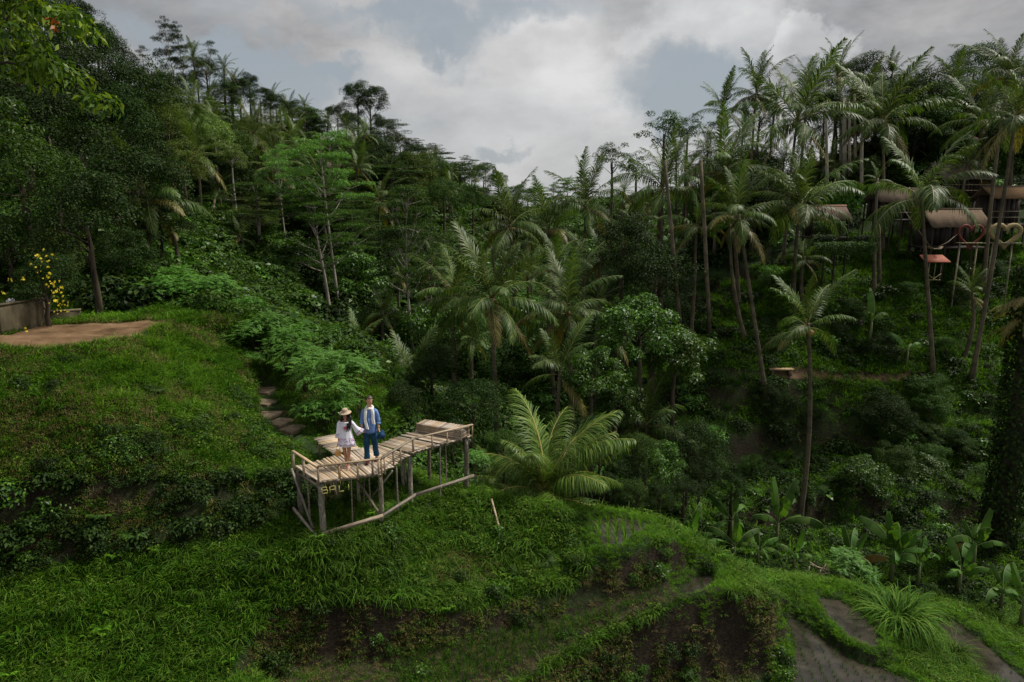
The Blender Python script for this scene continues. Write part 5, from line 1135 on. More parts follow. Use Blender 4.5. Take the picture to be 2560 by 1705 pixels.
# ------------------------------------------------------------------ placing trees
REC = []
PR2 = {}
def limbs_only(seed, R_, CC, mat):
    rr = random.Random(seed); mb = MB()
    for k in range(min(10, len(CC))):
        e = Vector(CC[k])*.85; s = Vector((0, 0, -R_*rr.uniform(.1, .9))); m = s.lerp(e, .5)+Vector((rr.uniform(-.3, .3), rr.uniform(-.3, .3), rr.uniform(-.2, .3))); r0 = rr.uniform(.05, .10)
        mb.tube([s, m, e], [r0, r0*.7, .015], 6)
    return mb.mesh('branches', mat, True)
_cc = {}
def branches_for(kind, i):
    if (kind, i) not in _cc:
        tm, cm, H, R0, fl = PROTO[kind][i]; r = np.random.RandomState(i+5); d = unit(r.normal(size=(12, 3))); d[:, 2] = np.abs(d[:, 2])-.2
        _cc[(kind, i)] = limbs_only(i+len(kind), R0, d*R0*np.array([1, 1, fl])*.8, M_bark_pale if kind in ('broad_lime',) else M_bark_dark)
    return _cc[(kind, i)]
tree_n = [0]
def tree(kind, px, py, rpx, Y, label, group=None, name='broadleaf_tree', cat='tree', dx=0.0, sz=1.0, br=True):
    tree_n[0] += 1; k = tree_n[0]; rr = random.Random(k*7+1); prs = PROTO[kind]; i = k % len(prs); tm, cm, H, R0, fl = prs[i]
    c = P(px, py, Y); v = (py-CY)/FPX; Rw = rpx*(Y/(ct-v*st))/FPX; s = Rw/(R0*.98); bx = c.x+dx; zb = gz(bx, Y); c.z = max(c.z, zb+Rw*.55)
    t = empty(name, (bx, Y, zb)); setp(t, label, cat, group); REC.append((t, px, py, rpx, {'broad_dark': 'dark green rounded tree', 'broad_mid': 'mid green leafy tree', 'broad_olive': 'olive green open crowned tree', 'broad_gloss': 'glossy leafed tree'}.get(kind, 'tree'))); h = c.z-zb; r0 = max(.08, .045*Rw+.02*h*.5)
    mb = MB(); pts = [Vector((0, 0, -.5))] + [Vector((-dx*(q**1.3) + (rr.uniform(-.12, .12)*Rw*.4 if q < 1 else 0), rr.uniform(-.1, .1)*Rw*.3 if q < 1 else 0, h*q)) for q in (.25, .5, .75, 1.0)]
    mb.tube(pts, [r0*1.5, r0, r0*.85, r0*.7, r0*.4], 8, jit=.07); mb.build('trunk', M_bark_pale if kind in ('broad_lime',) else M_bark_dark, t, True)
    rz = rr.uniform(0, 6.28); sc = (s*rr.uniform(.92, 1.08), s*rr.uniform(.92, 1.08), s*sz)
    obj('crown', cm, t, (-dx, 0, h), (rr.uniform(-.12, .12), rr.uniform(-.12, .12), rz), sc)
    if br and rpx > 26: obj('branches', branches_for(kind, i), t, (-dx, 0, h), (0, 0, rz), sc)
    return t
def alb(v, px, pytop, Y, label, rpx=None, group=None, bpx=None, rot=None, name='flat_topped_tree'):
    tm, cm, H, R0 = ALB[v]; top = P(px, pytop, Y); b = P(bpx if bpx is not None else px, pytop, Y); zb = gz(b.x, Y); h = top.z-zb; s = h/H
    t = empty(name, (b.x, Y, zb)); setp(t, label, 'tree', group); REC.append((t, px, pytop+(rpx or 40), rpx or 40, 'flat tiered tree')); sx = s if rpx is None else (rpx*(Y/ct)/FPX)/R0; rr = random.Random(int(px*3+Y)); rz = rr.uniform(0, 6.28) if rot is None else rot
    sh = (top.x-b.x)/h
    for nm, me in (('trunk', tm), ('crown', cm)):
        o = obj(nm, me, t, None, (0, 0, rz), (sx if nm == 'crown' or True else s, sx, s))
    t.rotation_euler = (0, math.atan(sh), 0); return t
LJ = 'left hillside'
G1 = 'dark trees massed on the near left hillside'
# near overhanging tree at the top left corner
CCo, rco, Vo, Fo = crown_cloud(777, 1.45, 1.1, 36, 3400, .17, rcl=.30, aspect=.36, up=.2, droop=.7)
t = empty('overhanging_tree', (-15.5, 12.0, gz(-15.5, 12.0))); setp(t, 'near tree with shiny yellow green leaves reaching in at the top left corner', 'tree')
hh = P(8, 110, 13.0) - Vector(t.location); mb = MB(); mb.tube([(0, 0, -.4), (.4, 0, hh.z*.45), (3.2, .3, hh.z*.8), tuple(hh-Vector((.8, 0, .2)))], [.22, .16, .10, .04], 8)
for k in range(9): mb.tube([tuple(hh-Vector((1.2, 0, .5))), tuple(hh*1.0+Vector(CCo[k])*.4-Vector((.3, 0, .1))), tuple(hh+Vector(CCo[k])*.9)], [.04, .025, .008], 5)
mb.build('trunk', M_bark_dark, t, True); leafmat('leaf_near', [(0.020,0.050,0.006),(0.060,0.125,0.012),(0.16,0.22,0.025)], .45, .3, spec=.25, objvar=0); obj('crown', mesh_np('near_crown', Vo, Fo, LM['leaf_near']), t, hh)
cc = P(134, 62, 12.6)-Vector(t.location); _, _, V2, F2 = crown_cloud(779, .11, 1, 5, 16, .12, aspect=.4); o = obj('young_leaves', mesh_np('red_shoots', V2, F2, LM['red_leaf']), t, cc); o['label'] = 'cluster of orange red young leaves'
tree('broad_gloss', -60, 330, 120, 15.5, 'shadowed tree with scattered yellow leaves below the overhanging branch at left', name='broadleaf_tree', dx=-4.5)
# big dark tree over the clearing
tree('broad_dark', 215, 555, 120, 27.5, 'large dark mango like tree whose thick trunk stands behind the clearing', dx=0.1, sz=1.15)
for a in [(60,470,150,31),(330,470,125,35),(120,340,140,38),(270,330,120,42),(20,620,90,29),(400,560,85,36),(45,200,130,50),(190,215,110,52),(330,250,105,55),(110,90,110,64),(205,120,85,70),(290,150,62,75),
          (420,330,85,58),(400,240,60,70),(20,40,100,60),(345,380,80,46),(455,420,70,52),(150,640,80,30),(300,640,75,31)]:
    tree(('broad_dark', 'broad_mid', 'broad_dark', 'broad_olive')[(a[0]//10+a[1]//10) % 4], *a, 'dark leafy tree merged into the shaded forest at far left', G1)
tree('broad_dark', 175, 45, 60, 75, 'dark crown rising highest on the skyline at the far left'); tree('broad_dark', 240, 95, 42, 78, 'dark skyline crown just right of the highest one at far left')
# albizias on the left ridge
alb(3, 400, 38, 84, 'tall flat tiered tree, leftmost of the group on the left ridge', 34, bpx=440); alb(3, 440, 52, 86, 'flat tiered tree with two forks in the middle of the ridge group', 30, bpx=455); alb(4, 527, 92, 85, 'smaller flat topped tree standing at the right of the ridge group', 27, bpx=502); alb(4, 352, 105, 80, 'low flat crown at the left foot of the ridge group', 22)
tree('broad_dark', 515, 178, 36, 88, 'round dark tree on the ridge below the flat topped trees'); tree('broad_dark', 622, 208, 26, 92, 'round dark tree on the ridge line right of the palms'); tree('broad_dark', 600, 235, 40, 88, 'dark tree under the ridge line right of the palms')
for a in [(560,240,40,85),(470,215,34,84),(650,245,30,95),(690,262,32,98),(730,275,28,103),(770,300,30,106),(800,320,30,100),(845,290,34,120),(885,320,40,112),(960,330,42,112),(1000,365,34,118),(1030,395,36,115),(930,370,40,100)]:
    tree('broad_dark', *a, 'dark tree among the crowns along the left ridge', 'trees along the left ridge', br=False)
tree('broad_dark', 893, 245, 36, 118, 'tall dark tree crowning the pointed hill, left half', sz=1.3); tree('broad_dark', 925, 262, 42, 116, 'tall dark tree crowning the pointed hill, right half', sz=1.2)
alb(4, 985, 290, 108, 'dark flat topped tree right of the pointed hill top', 52); alb(3, 1045, 345, 118, 'layered flat crown leaning out over the ridge', 40); alb(4, 1100, 372, 125, 'second layered flat crown further down the ridge', 34); alb(3, 1160, 388, 140, 'distant flat crown on the ridge before the valley gap', 34); alb(4, 1212, 400, 150, 'distant flat crown nearest to the valley gap on the left', 32)
for a in [(1080,430,45,105),(1150,440,44,118),(1210,440,36,130),(1245,455,30,150),(1290,490,34,150),(1320,495,30,170),(1110,490,50,92),(1180,500,46,100)]:
    tree('broad_mid', *a, 'green tree on the far slope closing the valley', 'trees on the far slope', br=False)
for k, (a, b, c) in enumerate([(1350,462,190),(1385,455,180),(1420,440,160),(1465,425,150)]): alb(2+k % 2, a, b, c, 'distant pale flat crown in the gap of the valley', 30, 'distant flat crowns in the valley gap')
# green slope in the middle left
tree('broad_lime', 536, 350, 52, 62, 'pale lime green tree standing out on the left slope'); tree('broad_lime', 580, 400, 34, 60, 'pale lime green smaller tree below the bigger lime one')
tree('broad_lime', 520, 310, 30, 66, 'yellowish bush under the grey palm on the left slope')
alb(2, 800, 318, 52, 'bright green flat topped tree with a tall pale trunk', 98, bpx=822); alb(0, 775, 470, 50, 'spreading layered tree in front of the tall pale trunk', 110, bpx=812)
alb(2, 690, 355, 58, 'slim pale trunked tree left of the bright flat topped one', 40, bpx=700); alb(1, 1000, 452, 46, 'flat tiered tree with a slender pale trunk left of the tall palm', 88, bpx=1020); alb(0, 1075, 560, 50, 'low spreading tiered tree behind the palms', 75)
alb(1, 880, 520, 62, 'dull green tiered tree on the middle slope', 60); alb(0, 640, 520, 60, 'tiered green tree above the grassy slope', 70)
def fill(n, poly, kinds, rm, label, group, seed, y0=25, y1=260, hm=(1.0, 1.9), name='broadleaf_tree', br=False):
    rr = random.Random(seed); xs = [p[0] for p in poly]; ys = [p[1] for p in poly]; c = 0; tr = 0
    while c < n and tr < n*30:
        tr += 1; x = rr.uniform(min(xs), max(xs)); y = rr.uniform(min(ys), max(ys))
        if not bool(inpoly(np.array([x]), np.array([y]), poly)[0]): continue
        Y = ray_ground(x, y)
        if Y is None or Y < y0 or Y > y1: continue
        Rw = rr.uniform(*rm); rpx = Rw/mpp(Y); kd = rr.choice(kinds); yy = y-rpx*rr.uniform(*hm); c += 1
        if kd.startswith('alb'): alb(int(kd[3]), x, yy-rpx, Y, label, rpx*1.25, group)
        else: tree(kd, x, yy, rpx*rr.uniform(.75, 1.15), Y, label, group, name, cat='shrub' if name == 'shrub' else 'tree', br=br)
fill(32, [(380,300),(760,330),(900,420),(900,640),(640,640),(520,560),(380,480)], ['broad_mid', 'alb0', 'broad_dark', 'broad_mid', 'broad_olive', 'alb1', 'broad_olive'], (1.7, 3.2), 'green tree in the jungle on the middle of the left slope', 'jungle trees on the left slope', 1, 38)
fill(34, [(900,420),(1320,500),(1300,600),(900,600)], ['broad_mid', 'broad_dark', 'broad_olive', 'alb1', 'alb3'], (2.0, 3.8), 'tree in the dense jungle at the head of the valley', 'jungle trees at the head of the valley', 2, 50)
fill(44, [(860,640),(1300,600),(1640,640),(1700,900),(1500,1000),(1250,1050),(1000,1000),(860,800)], ['broad_dark', 'broad_mid', 'broad_gloss', 'broad_dark'], (1.3, 2.5), 'dark tree in the shaded jungle behind the big palms', 'jungle trees on the valley floor', 3, 26, 70, (.4, 1.3))
fill(16, [(1450,430),(1900,480),(1900,640),(1500,600)], ['broad_dark', 'broad_mid'], (2, 3.2), 'dark tree among the palms on the right hill', 'jungle trees among the right palms', 4, 40, 80)
fill(20, [(1800,300),(2560,300),(2560,420),(1900,470)], ['broad_dark', 'broad_mid'], (2, 3.4), 'dark tree below the palm tops of the right ridge', 'jungle trees below the right ridge', 5, 50, 110)
fill(18, [(1680,985),(2480,985),(2480,1230),(1760,1240)], ['broad_mid', 'broad_dark', 'broad_gloss', 'broad_mid'], (.6, 1.3), 'dark shrub on the slope below the footpath', 'shrubs below the footpath', 6, 27, 38, (-.1, .4), 'shrub')
fill(14, [(1640,690),(2500,690),(2500,900),(1640,900)], ['broad_mid', 'broad_dark'], (.5, 1.0), 'dark shrub on the terraced slope above the footpath', 'shrubs above the footpath', 7, 38, 48, (-.1, .4), 'shrub')
# middle distance trees with a face of their own
tree('broad_gloss', 1600, 830, 95, 30, 'bright leafed tree rising in the valley right of the twin palms'); tree('broad_gloss', 1690, 900, 85, 31, 'leafy tree at the valley edge beside the bench path'); tree('broad_gloss', 1480, 935, 75, 27.5, 'bushy bright tree just behind the big low palm')
tree('broad_gloss', 1540, 1010, 65, 28.5, 'leafy crown between the low palm and the drooping palm'); tree('broad_dark', 1560, 620, 90, 40, 'dark ivy covered tree between the palms of the right hill'); tree('broad_dark', 1640, 700, 95, 37, 'dark leafy tree below the leaning palms at right')
tree('broad_gloss', 1650, 1160, 62, 26.5, 'rounded tree with yellowish shoots above the banana plants'); tree('broad_dark', 1720, 1120, 75, 28.5, 'dark tree behind the rounded yellowish one'); tree('broad_dark', 1180, 1010, 75, 27, 'dark tree in the shade right of the couple'); tree('broad_dark', 1080, 930, 70, 30, 'dark tree under the shaggy palms right of the couple'); tree('broad_dark', 1010, 1010, 60, 26.5, 'dark tree directly behind the far end of the platform')
for a in [(1510,1225,40,24.2),(1580,1240,44,23.8),(1650,1245,42,23.8),(1710,1230,40,24.6),(1600,1130,50,25.6),(1750,1190,45,26),(1500,1140,48,25.2),(1420,1180,34,23.6),(1830,1215,36,26.5),(1330,1150,40,24.5),(1260,1120,44,24.8)]:
    tree('broad_dark' if a[0] % 20 else 'broad_mid', *a, 'low bushy dark shrub at the edge of the jungle behind the grassy crest', 'bushes behind the grassy crest', sz=1.1)
tree('broad_dark', 1130, 1100, 50, 24.5, 'dark shrubby tree behind the platform bench', sz=.9); tree('broad_dark', 1460, 1090, 55, 25.5, 'dark tree right behind the big low palm'); tree('broad_dark', 1560, 1180, 55, 25.5, 'dark bushy tree right of the big low palm')
tree('sparse', 1660, 335, 58, 62, 'sparse crowned tree on the skyline left of the right palms'); tree('sparse', 1720, 330, 42, 64, 'second sparse crown on the skyline beside the first'); tree('sparse', 1530, 405, 48, 75, 'thin twiggy tree on the skyline right of the valley gap'); tree('sparse', 1590, 420, 40, 72, 'thin leafy tree below the twiggy skyline tree')
alb(4, 1780, 290, 60, 'flat crown behind the skyline palms', 34)
tree('broad_dark', 2150, 195, 62, 64, 'dark dome shaped tree among the palm tops on the right skyline'); tree('broad_dark', 2060, 290, 60, 58, 'dark tree under the right skyline palms'); tree('broad_dark', 2420, 300, 80, 58, 'dark tree on the right skyline above the thatched house'); tree('broad_dark', 2540, 330, 80, 50, 'dark tree above the thatched house at the right edge'); tree('broad_mid', 1900, 290, 45, 57, 'leafy vine covered trunk among the skyline palms', sz=1.5)
tree('broad_mid', 2380, 370, 50, 56, 'green tree behind the two storey house roof'); tree('broad_mid', 2160, 430, 45, 56, 'green tree left of the two storey house')
# bright feathery shrubs along the path
def shrub(px, py, rpx, Y, label, v, mat=None, group='bright feathery shrubs beside the steps', sz=1.0):
    c = P(px, py, Y); vv = (py-CY)/FPX; Rw = rpx*(Y/(ct-vv*st))/FPX; s = Rw/1.25; zb = gz(c.x, Y); s *= 1.12; h = c.z-zb; t = empty('feathery_shrub', (c.x, Y, zb)); setp(t, label, 'shrub', group)
    rr = random.Random(px); obj('stems', SPRAY[v][0], t, None, (0, 0, rr.uniform(0, 6)), (s, s, max(.3, h)/1.3)); obj('foliage', SPRAY[v][1], t, (0, 0, h), (rr.uniform(-.1, .1), rr.uniform(-.1, .1), rr.uniform(0, 6.28)), (s, s, s*sz)); return t
for k, (px, py, r, Y, lb) in enumerate([(815,955,92,23.5,'big bright green feathery shrub directly behind the couple'),(890,925,45,24.5,'feathery shrub crown behind the man, right side'),(795,1030,46,22.3,'lowest bright feathery shrub next to the stone steps'),(715,890,55,26.5,'feathery shrub above the upper end of the steps'),
    (640,850,62,28,'feathery shrub in the middle of the bright hedge'),(580,810,50,30,'feathery shrub below the bare earth patch'),(730,850,45,27,'feathery shrub behind the upper steps'),(470,735,60,30.5,'feathery shrub at the far end of the hedge beside the clearing'),(400,735,55,30,'leftmost feathery shrub of the bright hedge'),
    (540,725,45,31,'feathery shrub just left of the bare earth patch'),(350,745,45,29.5,'darker feathery shrub at the clearing edge'),(600,900,40,27.2,'small feathery shrub right of the mound crest'),(1190,1150,28,20.9,'small feathery sapling right of the platform end post'),(850,1010,40,22.4,'feathery shrub between the woman and the man'),(500,780,48,29.5,'feathery shrub spilling over the crest beside the clearing'),(610,780,46,30.5,'feathery shrub at the lower side of the bare earth patch'),(670,820,50,28.5,'feathery shrub joining the two halves of the hedge'),(760,900,55,25.6,'bushy feathery shrub left above the couple'),(440,700,44,31.5,'high feathery shrub at the back of the hedge')]):
    shrub(px, py, r, Y, lb, k % 3)
for k, (px, py, r, Y, lb) in enumerate([(2110,1410,42,21.9,'light green feathery shrub beside the broken bamboo'),(2160,1440,30,21.5,'smaller light green shrub right of the broken bamboo')]): shrub(px, py, r, Y, lb, k, group=None)
# tall grass clumps at lower right
GC = [tuft(70, 320, 1.25, .50, .020, 'grass_long', .62, 6, 'tall_grass'), tuft(71, 120, .8, .35, .024, 'grass_long', .7, 5, 'tall_grass')]
for k, (px, py, Y, s, lb) in enumerate([(2235,1600,18.8,1.75,'largest tall grass clump at the lower right terraces'),(2300,1640,18.3,1.1,'tall grass clump right of the largest one'),(2380,1650,18.3,1.0,'tall grass clump near the right paddy'),(2430,1700,17.6,.8,'tall grass clump at the bottom right corner'),(2500,1700,17.4,.7,'rightmost tall grass clump at the bottom edge'),
     (2260,1650,18.0,.7,'tall grass clump below the largest one'),(1340,1185,22.0,.7,'reedy grass clump beside the platform end post'),(1460,1200,21.5,.6,'reedy grass clump at the foot of the big low palm'),(870,1120,19.6,.55,'bright grass clump between the couple'),(985,1080,20.4,.6,'grass clump behind the man by the platform')]):
    p = P(px, py, Y); o = obj('tall_grass', GC[k % 2], None, (p.x, Y, gz(p.x, Y)), (0, 0, k*1.3), s); setp(o, lb, 'grass clump', 'tall grass clumps')
# ------------------------------------------------------------------ palms
def pm(hx, hy, Y, rpx, label, bx=None, by=None, nf=22, seed=0, **k):
    hub = P(hx, hy, Y); bxx = hx if bx is None else bx
    if by is not None:
        Yb = ray_ground(bxx, by) or Y; b = P(bxx, by, Yb)
        if abs(Yb-Y) > 6: Yb = Y; b = P(bxx, by, Y)
    else:
        b = P(bxx, hy, Y); Yb = Y
    b.z = gz(b.x, b.y); v = (hy-CY)/FPX; L = rpx*1.28*(Y/(ct-v*st))/FPX
    t = palm(hub, b, L, label, nf, seed or int(hx*3+hy), **k); REC.append((t, hx, hy, rpx, 'palm crown')); return t
pm(1229,745,30,165,'full coconut palm with nuts in the middle of the valley', 1243, None, 26, coconuts=7, curve=.15)
pm(1416,775,31,140,'coconut palm with a hanging dead frond right of the central one', 1440, None, 24, coconuts=3, dead=3)
pm(1133,735,36,125,'coconut palm partly hidden behind the central palm at left', None, None, 20)
pm(1275,560,44,125,'tall palm with drooping pale fronds above the central palm', 1280, None, 22, coconuts=4, dead=3)
pm(1372,570,47,110,'grey shaggy palm between two taller ones', None, None, 18, dead=4)
pm(1462,512,48,120,'upright palm with a yellow base right of the valley gap', 1450, None, 22, up=.0, coconuts=4)
pm(1657,465,45,135,'broad palm at the left end of the right hill', 1665, 620, 24, coconuts=3)
pm(1590,560,50,80,'dull palm behind the broad one on the right hill', None, None, 16)
pm(1815,425,45,140,'tall palm with upright dark fronds on the right hill', 1838, 917, 22, up=.03)
pm(1847,535,38.5,120,'palm with brown old fronds whose trunk leans to the lower right', 1918, 1022, 22, dead=5)
pm(1825,560,41,70,'low thin crown behind the leaning trunk', 1862, 852, 12, dead=2)
pm(2000,515,40,155,'large palm with orange nuts beside the small thatched hut', 1985, 790, 26, coconuts=8, dead=2)
pm(2010,640,42,60,'small palm crown low on the trunk beside the hut', 2010, 800, 9, joined=False)
pm(1993,300,48,150,'tall bushy palm rising left on the right skyline', 1985, None, 24, coconuts=5, dead=3)
pm(2207,300,51,140,'dark shaggy palm over the middle of the right hill', 2207, 630, 24, dead=3)
pm(2194,445,45,50,'thin palm with a long pale trunk in front of the thatched huts', 2184, 745, 9, dead=1)
pm(2303,485,37.5,185,'large palm with a dark speckled trunk before the thatched houses', 2333, 945, 17, coconuts=6, dead=1, up=-.05)
pm(2521,184,44,125,'dark palm highest at the right edge of the picture', 2530, None, 22)
pm(2540,290,38,150,'big shadowy palm at the right edge with long hanging fronds', 2515, None, 16, dead=4)
pm(2095,185,60,85,'dark palm on the top of the right skyline', None, None, 20); pm(2291,222,62,72,'small dark palm on the skyline right of the dome tree', None, None, 18)
pm(2352,240,60,66,'left one of the pair of skyline palms near the right edge', None, None, 18); pm(2393,214,60,78,'right one of the pair of skyline palms near the right edge', None, None, 18, up=.15)
pm(1890,232,56,90,'palm behind the bushy one on the left of the right skyline', None, None, 20, up=.1); pm(1806,275,55,85,'slender palm tip standing free against the blue gap in the clouds', None, None, 16, up=.12)
pm(2230,185,63,60,'upright palm tip against the grey cloud', None, None, 16, up=.12); pm(2020,225,58,70,'palm between the two tallest ones of the right skyline', None, None, 18, up=.1); pm(2160,250,58,80,'palm top under the dome tree', None, None, 18); pm(2450,300,52,100,'dark palm crown above the right thatched roof', None, None, 20); pm(2420,400,50,70,'drooping palm above the two storey house', None, None, 14, dead=3)
pm(2020,808,28.5,130,'pale palm with few fronds on the tallest bare trunk in front of the right slope', 1996, 1330, 13, coconuts=5, dead=1, up=.05, curve=.5, r0=.12)
pm(2052,700,36,0.1,'slim bare palm trunk crossing behind the pale palm', 2100, 1045, 0, dead=0) if False else None
pm(1615,1055,30,140,'dark drooping palm low in the valley, right of the big low palm', 1620, None, 20, up=0.0)
pm(1400,925,27.5,125,'dark palm with upright fronds above the big low palm', 1405, None, 14, up=.2, dead=1)
pm(1033,970,31,125,'dark blue green upright palm behind the platform', 1035, None, 14, up=.25); pm(976,945,31,75,'shaggy palm with pale fronds left of the dark upright one', 985, None, 16, dead=4)
pm(957,778,45,68,'small grey palm beside the slender pale trunk', None, None, 16, dead=3); pm(1390,660,40,90,'palm crown filling the gap behind the twin palms', None, None, 16); pm(1500,640,42,90,'dim palm behind the dark ivy tree', None, None, 14); pm(1080,660,48,80,'dim palm left of the central palm', None, None, 14)
pm(1740,560,42,90,'dim palm left of the leaning trunks', None, None, 14, dead=4); pm(890,870,38,90,'very dark palm crown behind the hedge', None, None, 14); pm(2430,730,40,60,'young palm below the red roofed swing at right', None, None, 9, up=.3)
pm(1362,1225,21.6,215,'big low palm spreading its fronds right behind the grassy hump', 1362, 1236, 19, style='y', up=.06, dead=0, coconuts=0, r0=.2, curve=.02)
pm(1230,1195,22.3,95,'young palm fronds low beside the platform end post', 1235, None, 7, style='y', up=-.1, dead=1)
pm(371,495,35,130,'palm with long arching pale fronds in front of the dark trees', 365, None, 16, dead=4)
pm(540,475,60,52,'grey green palm with a thin trunk on the left slope', 525, 575, 18, coconuts=3, dead=2); pm(532,290,78,50,'palm with pale underside fronds high on the left slope', None, None, 18, dead=2)
pm(892,415,75,56,'round shaggy palm with a bare trunk on the hillside under the pointed hill', 888, 545, 20, dead=3); pm(739,406,78,42,'pale drooping palm between the pale trunks', None, None, 14, dead=3)
pm(425,565,38,48,'small yellowish palm at the foot of the dark trees', None, None, 10, style='y', dead=2); pm(597,585,48,45,'small dull palm in the scrub', None, None, 10, dead=3); pm(330,600,34,60,'low palm frond cluster near the hedge', None, None, 8); pm(1121,470,100,42,'small pale palm on the far slope', None, None, 18)
GP = 'small palms on the left ridge'
for k, (x, y, Y, r) in enumerate([(402,199,80,48),(482,150,84,46),(560,172,86,36),(582,206,88,34),(762,268,108,30),(865,318,100,36),(911,338,98,40),(643,292,92,36),(700,300,96,32),(1060,400,120,30),(1090,398,125,30),(970,420,98,34),(1180,440,125,26),(820,300,105,26),(1000,420,105,30),(450,290,74,34),(690,330,88,30),(1130,430,110,24)]):
    pm(x, y, Y, r, 'small grey green palm among the trees of the left ridge', group=GP, joined=True, seed=k+1)
GP2 = 'palms behind the right skyline'
for k, (x, y, Y, r) in enumerate([(1940,250,66,56),(2130,230,68,60),(2260,270,66,60),(2330,290,64,62),(2480,250,60,70),(1860,320,62,60),(2090,320,62,62),(1720,430,58,56),(1770,380,60,60),(1960,400,58,64),(2080,420,56,60),(2250,380,58,64),(1560,480,64,50),(1620,520,60,50),(2370,330,60,60),(1690,390,62,44)]):
    pm(x, y, Y, r, 'dark palm crown in the crowd behind the right skyline palms', group=GP2, joined=True, seed=k+31)
for k, (x, y, Y, r) in enumerate([(1330,600,58,56),(1230,620,56,50),(1150,590,62,46),(1320,680,44,60),(1180,850,36,60),(1500,760,38,60),(1000,690,55,40),(1540,850,33,60),(660,610,60,34)]):
    pm(x, y, Y, r, 'dim palm crown among the valley jungle', group='dim palms in the valley', joined=True, seed=k+61)
rq = random.Random(77); nq = 0
while nq < 22:
    x = rq.uniform(400, 1000); y = rq.uniform(330, 660)
    if not bool(inpoly(np.array([x]), np.array([y]), [(390,330),(700,330),(880,430),(1000,560),(980,640),(640,640),(450,560)])[0]): continue
    Yg = ray_ground(x, y)
    if Yg is None or Yg < 42 or Yg > 120: continue
    rp = 3.0/mpp(Yg); pm(x, y-rp*rq.uniform(1.2, 2.2), Yg, rp, 'small pale palm in the jungle on the left slope', group='small palms on the left slope', joined=True, seed=nq+91); nq += 1
# bare pale trunks on the right hill
for k, (x, yt, yb, Y) in enumerate([(2108,245,460,56),(2112,245,450,57),(2122,255,470,56),(2136,235,450,58),(2065,275,520,54),(2155,305,445,54),(2100,225,440,60)]):
    a = P(x, yt, Y); b = P(x+3, yb, Y); b.z = min(gz(b.x, Y), b.z); o = poleobj('bare_trunk', b, a, .13, .09, M_bark_pale, None, Vector((0, 0, 0)), k); setp(o, ['bare pale trunk', 'second bare trunk from the left', 'third bare trunk from the left', 'bare trunk standing nearest the middle', 'leftmost tall bare trunk', 'rightmost bare trunk', 'thin bare trunk half hidden'][k] + ' of the stand behind the huts', 'tree trunk', 'bare trunks behind the huts')
for k, (x0, y0, x1, y1, Y, lb) in enumerate([(1662,400,1708,690,36.5,'short leaning broken trunk below the broad palm'),(1752,400,1782,695,37,'pale straight trunk left of the leaning palms'),(2197,560,2208,635,44.5,'short trunk forking from the long pale one')]):
    a = P(x0, y0, Y); b = P(x1, y1, Y); b.z = min(b.z, max(gz(b.x, Y), b.z-3)); o = poleobj('bare_trunk', b, a, .12, .09, M_ptrunk, None, Vector((0, 0, 0)), k+20); setp(o, lb, 'tree trunk')
# ivy clad dark trunk at the far right
t = empty('ivy_clad_tree', (P(2520, 1180, 27).x, 27, gz(P(2520, 1180, 27).x, 27))); setp(t, 'tall dark ivy clad trunk at the right edge with a wiry top', 'tree'); zt = P(2525, 620, 27).z-t.location.z
mb = MB(); mb.tube([(0, 0, -.5), (.1, 0, zt*.5), (.05, 0, zt)], [.42, .36, .22], 10, jit=.1); mb.build('trunk', M_bark_dark, t, True)
r = np.random.RandomState(4); nn = 5200; an = r.rand(nn)*6.283; hz = r.rand(nn)*zt*.95; rad = .40+.22*r.rand(nn)+.25*fbm(an*1.5, hz*.8, 8)
C = np.stack([np.cos(an)*rad, np.sin(an)*rad, hz], 1); Nn = unit(np.stack([np.cos(an), np.sin(an), .5+0*an], 1)+r.normal(size=(nn, 3))*.4); Tn = r.normal(size=(nn, 3))*.5-np.array([0, 0, .8]); V, F = leaf_quads(C, Nn, Tn, .12+.1*r.rand(nn), .1+.05*r.rand(nn)); obj('ivy', mesh_np('ivy', V, F, LM['leaf_dark']), t)
for k in range(26):
    o = obj('frond', FR[('o', [3, 4, 5][k % 3], 0)], t, (0, 0, zt*(.72+.28*((k*.37) % 1))), (0, 0, k*2.4), .42)
# bananas
for k, (px, py, Y, s, nl, lb) in enumerate([(1725,1335,23.2,.85,6,'leftmost banana plant behind the grassy crest'),(1835,1370,23.2,.85,6,'second banana plant from the left behind the crest'),(1895,1370,23.4,.85,7,'banana plant with upright leaves in the middle left of the row'),(1985,1385,23.2,.75,6,'low banana plant left of the broken bamboo'),
    (2128,1372,23.0,.95,6,'banana plant with two tall bright leaves behind the light green shrub'),(2235,1375,23.8,1.15,9,'large banana plant with a hanging yellow leaf'),(2300,1400,23.6,.9,5,'banana plant with one broad drooping leaf'),(2440,1345,24.8,1.15,9,'tall banana plant with torn dry leaves at the right'),
    (1945,1290,25.5,1.1,7,'shaded banana plant behind the tallest trunk'),(1830,1285,26.0,.95,5,'dark banana plant behind the row at left'),(2400,1440,23.2,.9,6,'shaded banana plant below the tall right one'),(2550,1560,21.5,.85,7,'banana plant at the right edge above the lowest paddy'),(2500,1520,22.4,.8,6,'low banana plant left of the one at the right edge'),
    (2180,790,39.5,1.2,4,'banana plant with one bright leaf on the upper terrace'),(2270,870,38.8,.9,4,'small banana plant above the path')]):
    p = P(px, py, Y); banana(Vector((p.x, Y, max(gz(p.x, Y), p.z-1.3*s*1.1))), s*.88, lb, 40+k, nl, dry=1 if k in (0, 5, 7) else 0)
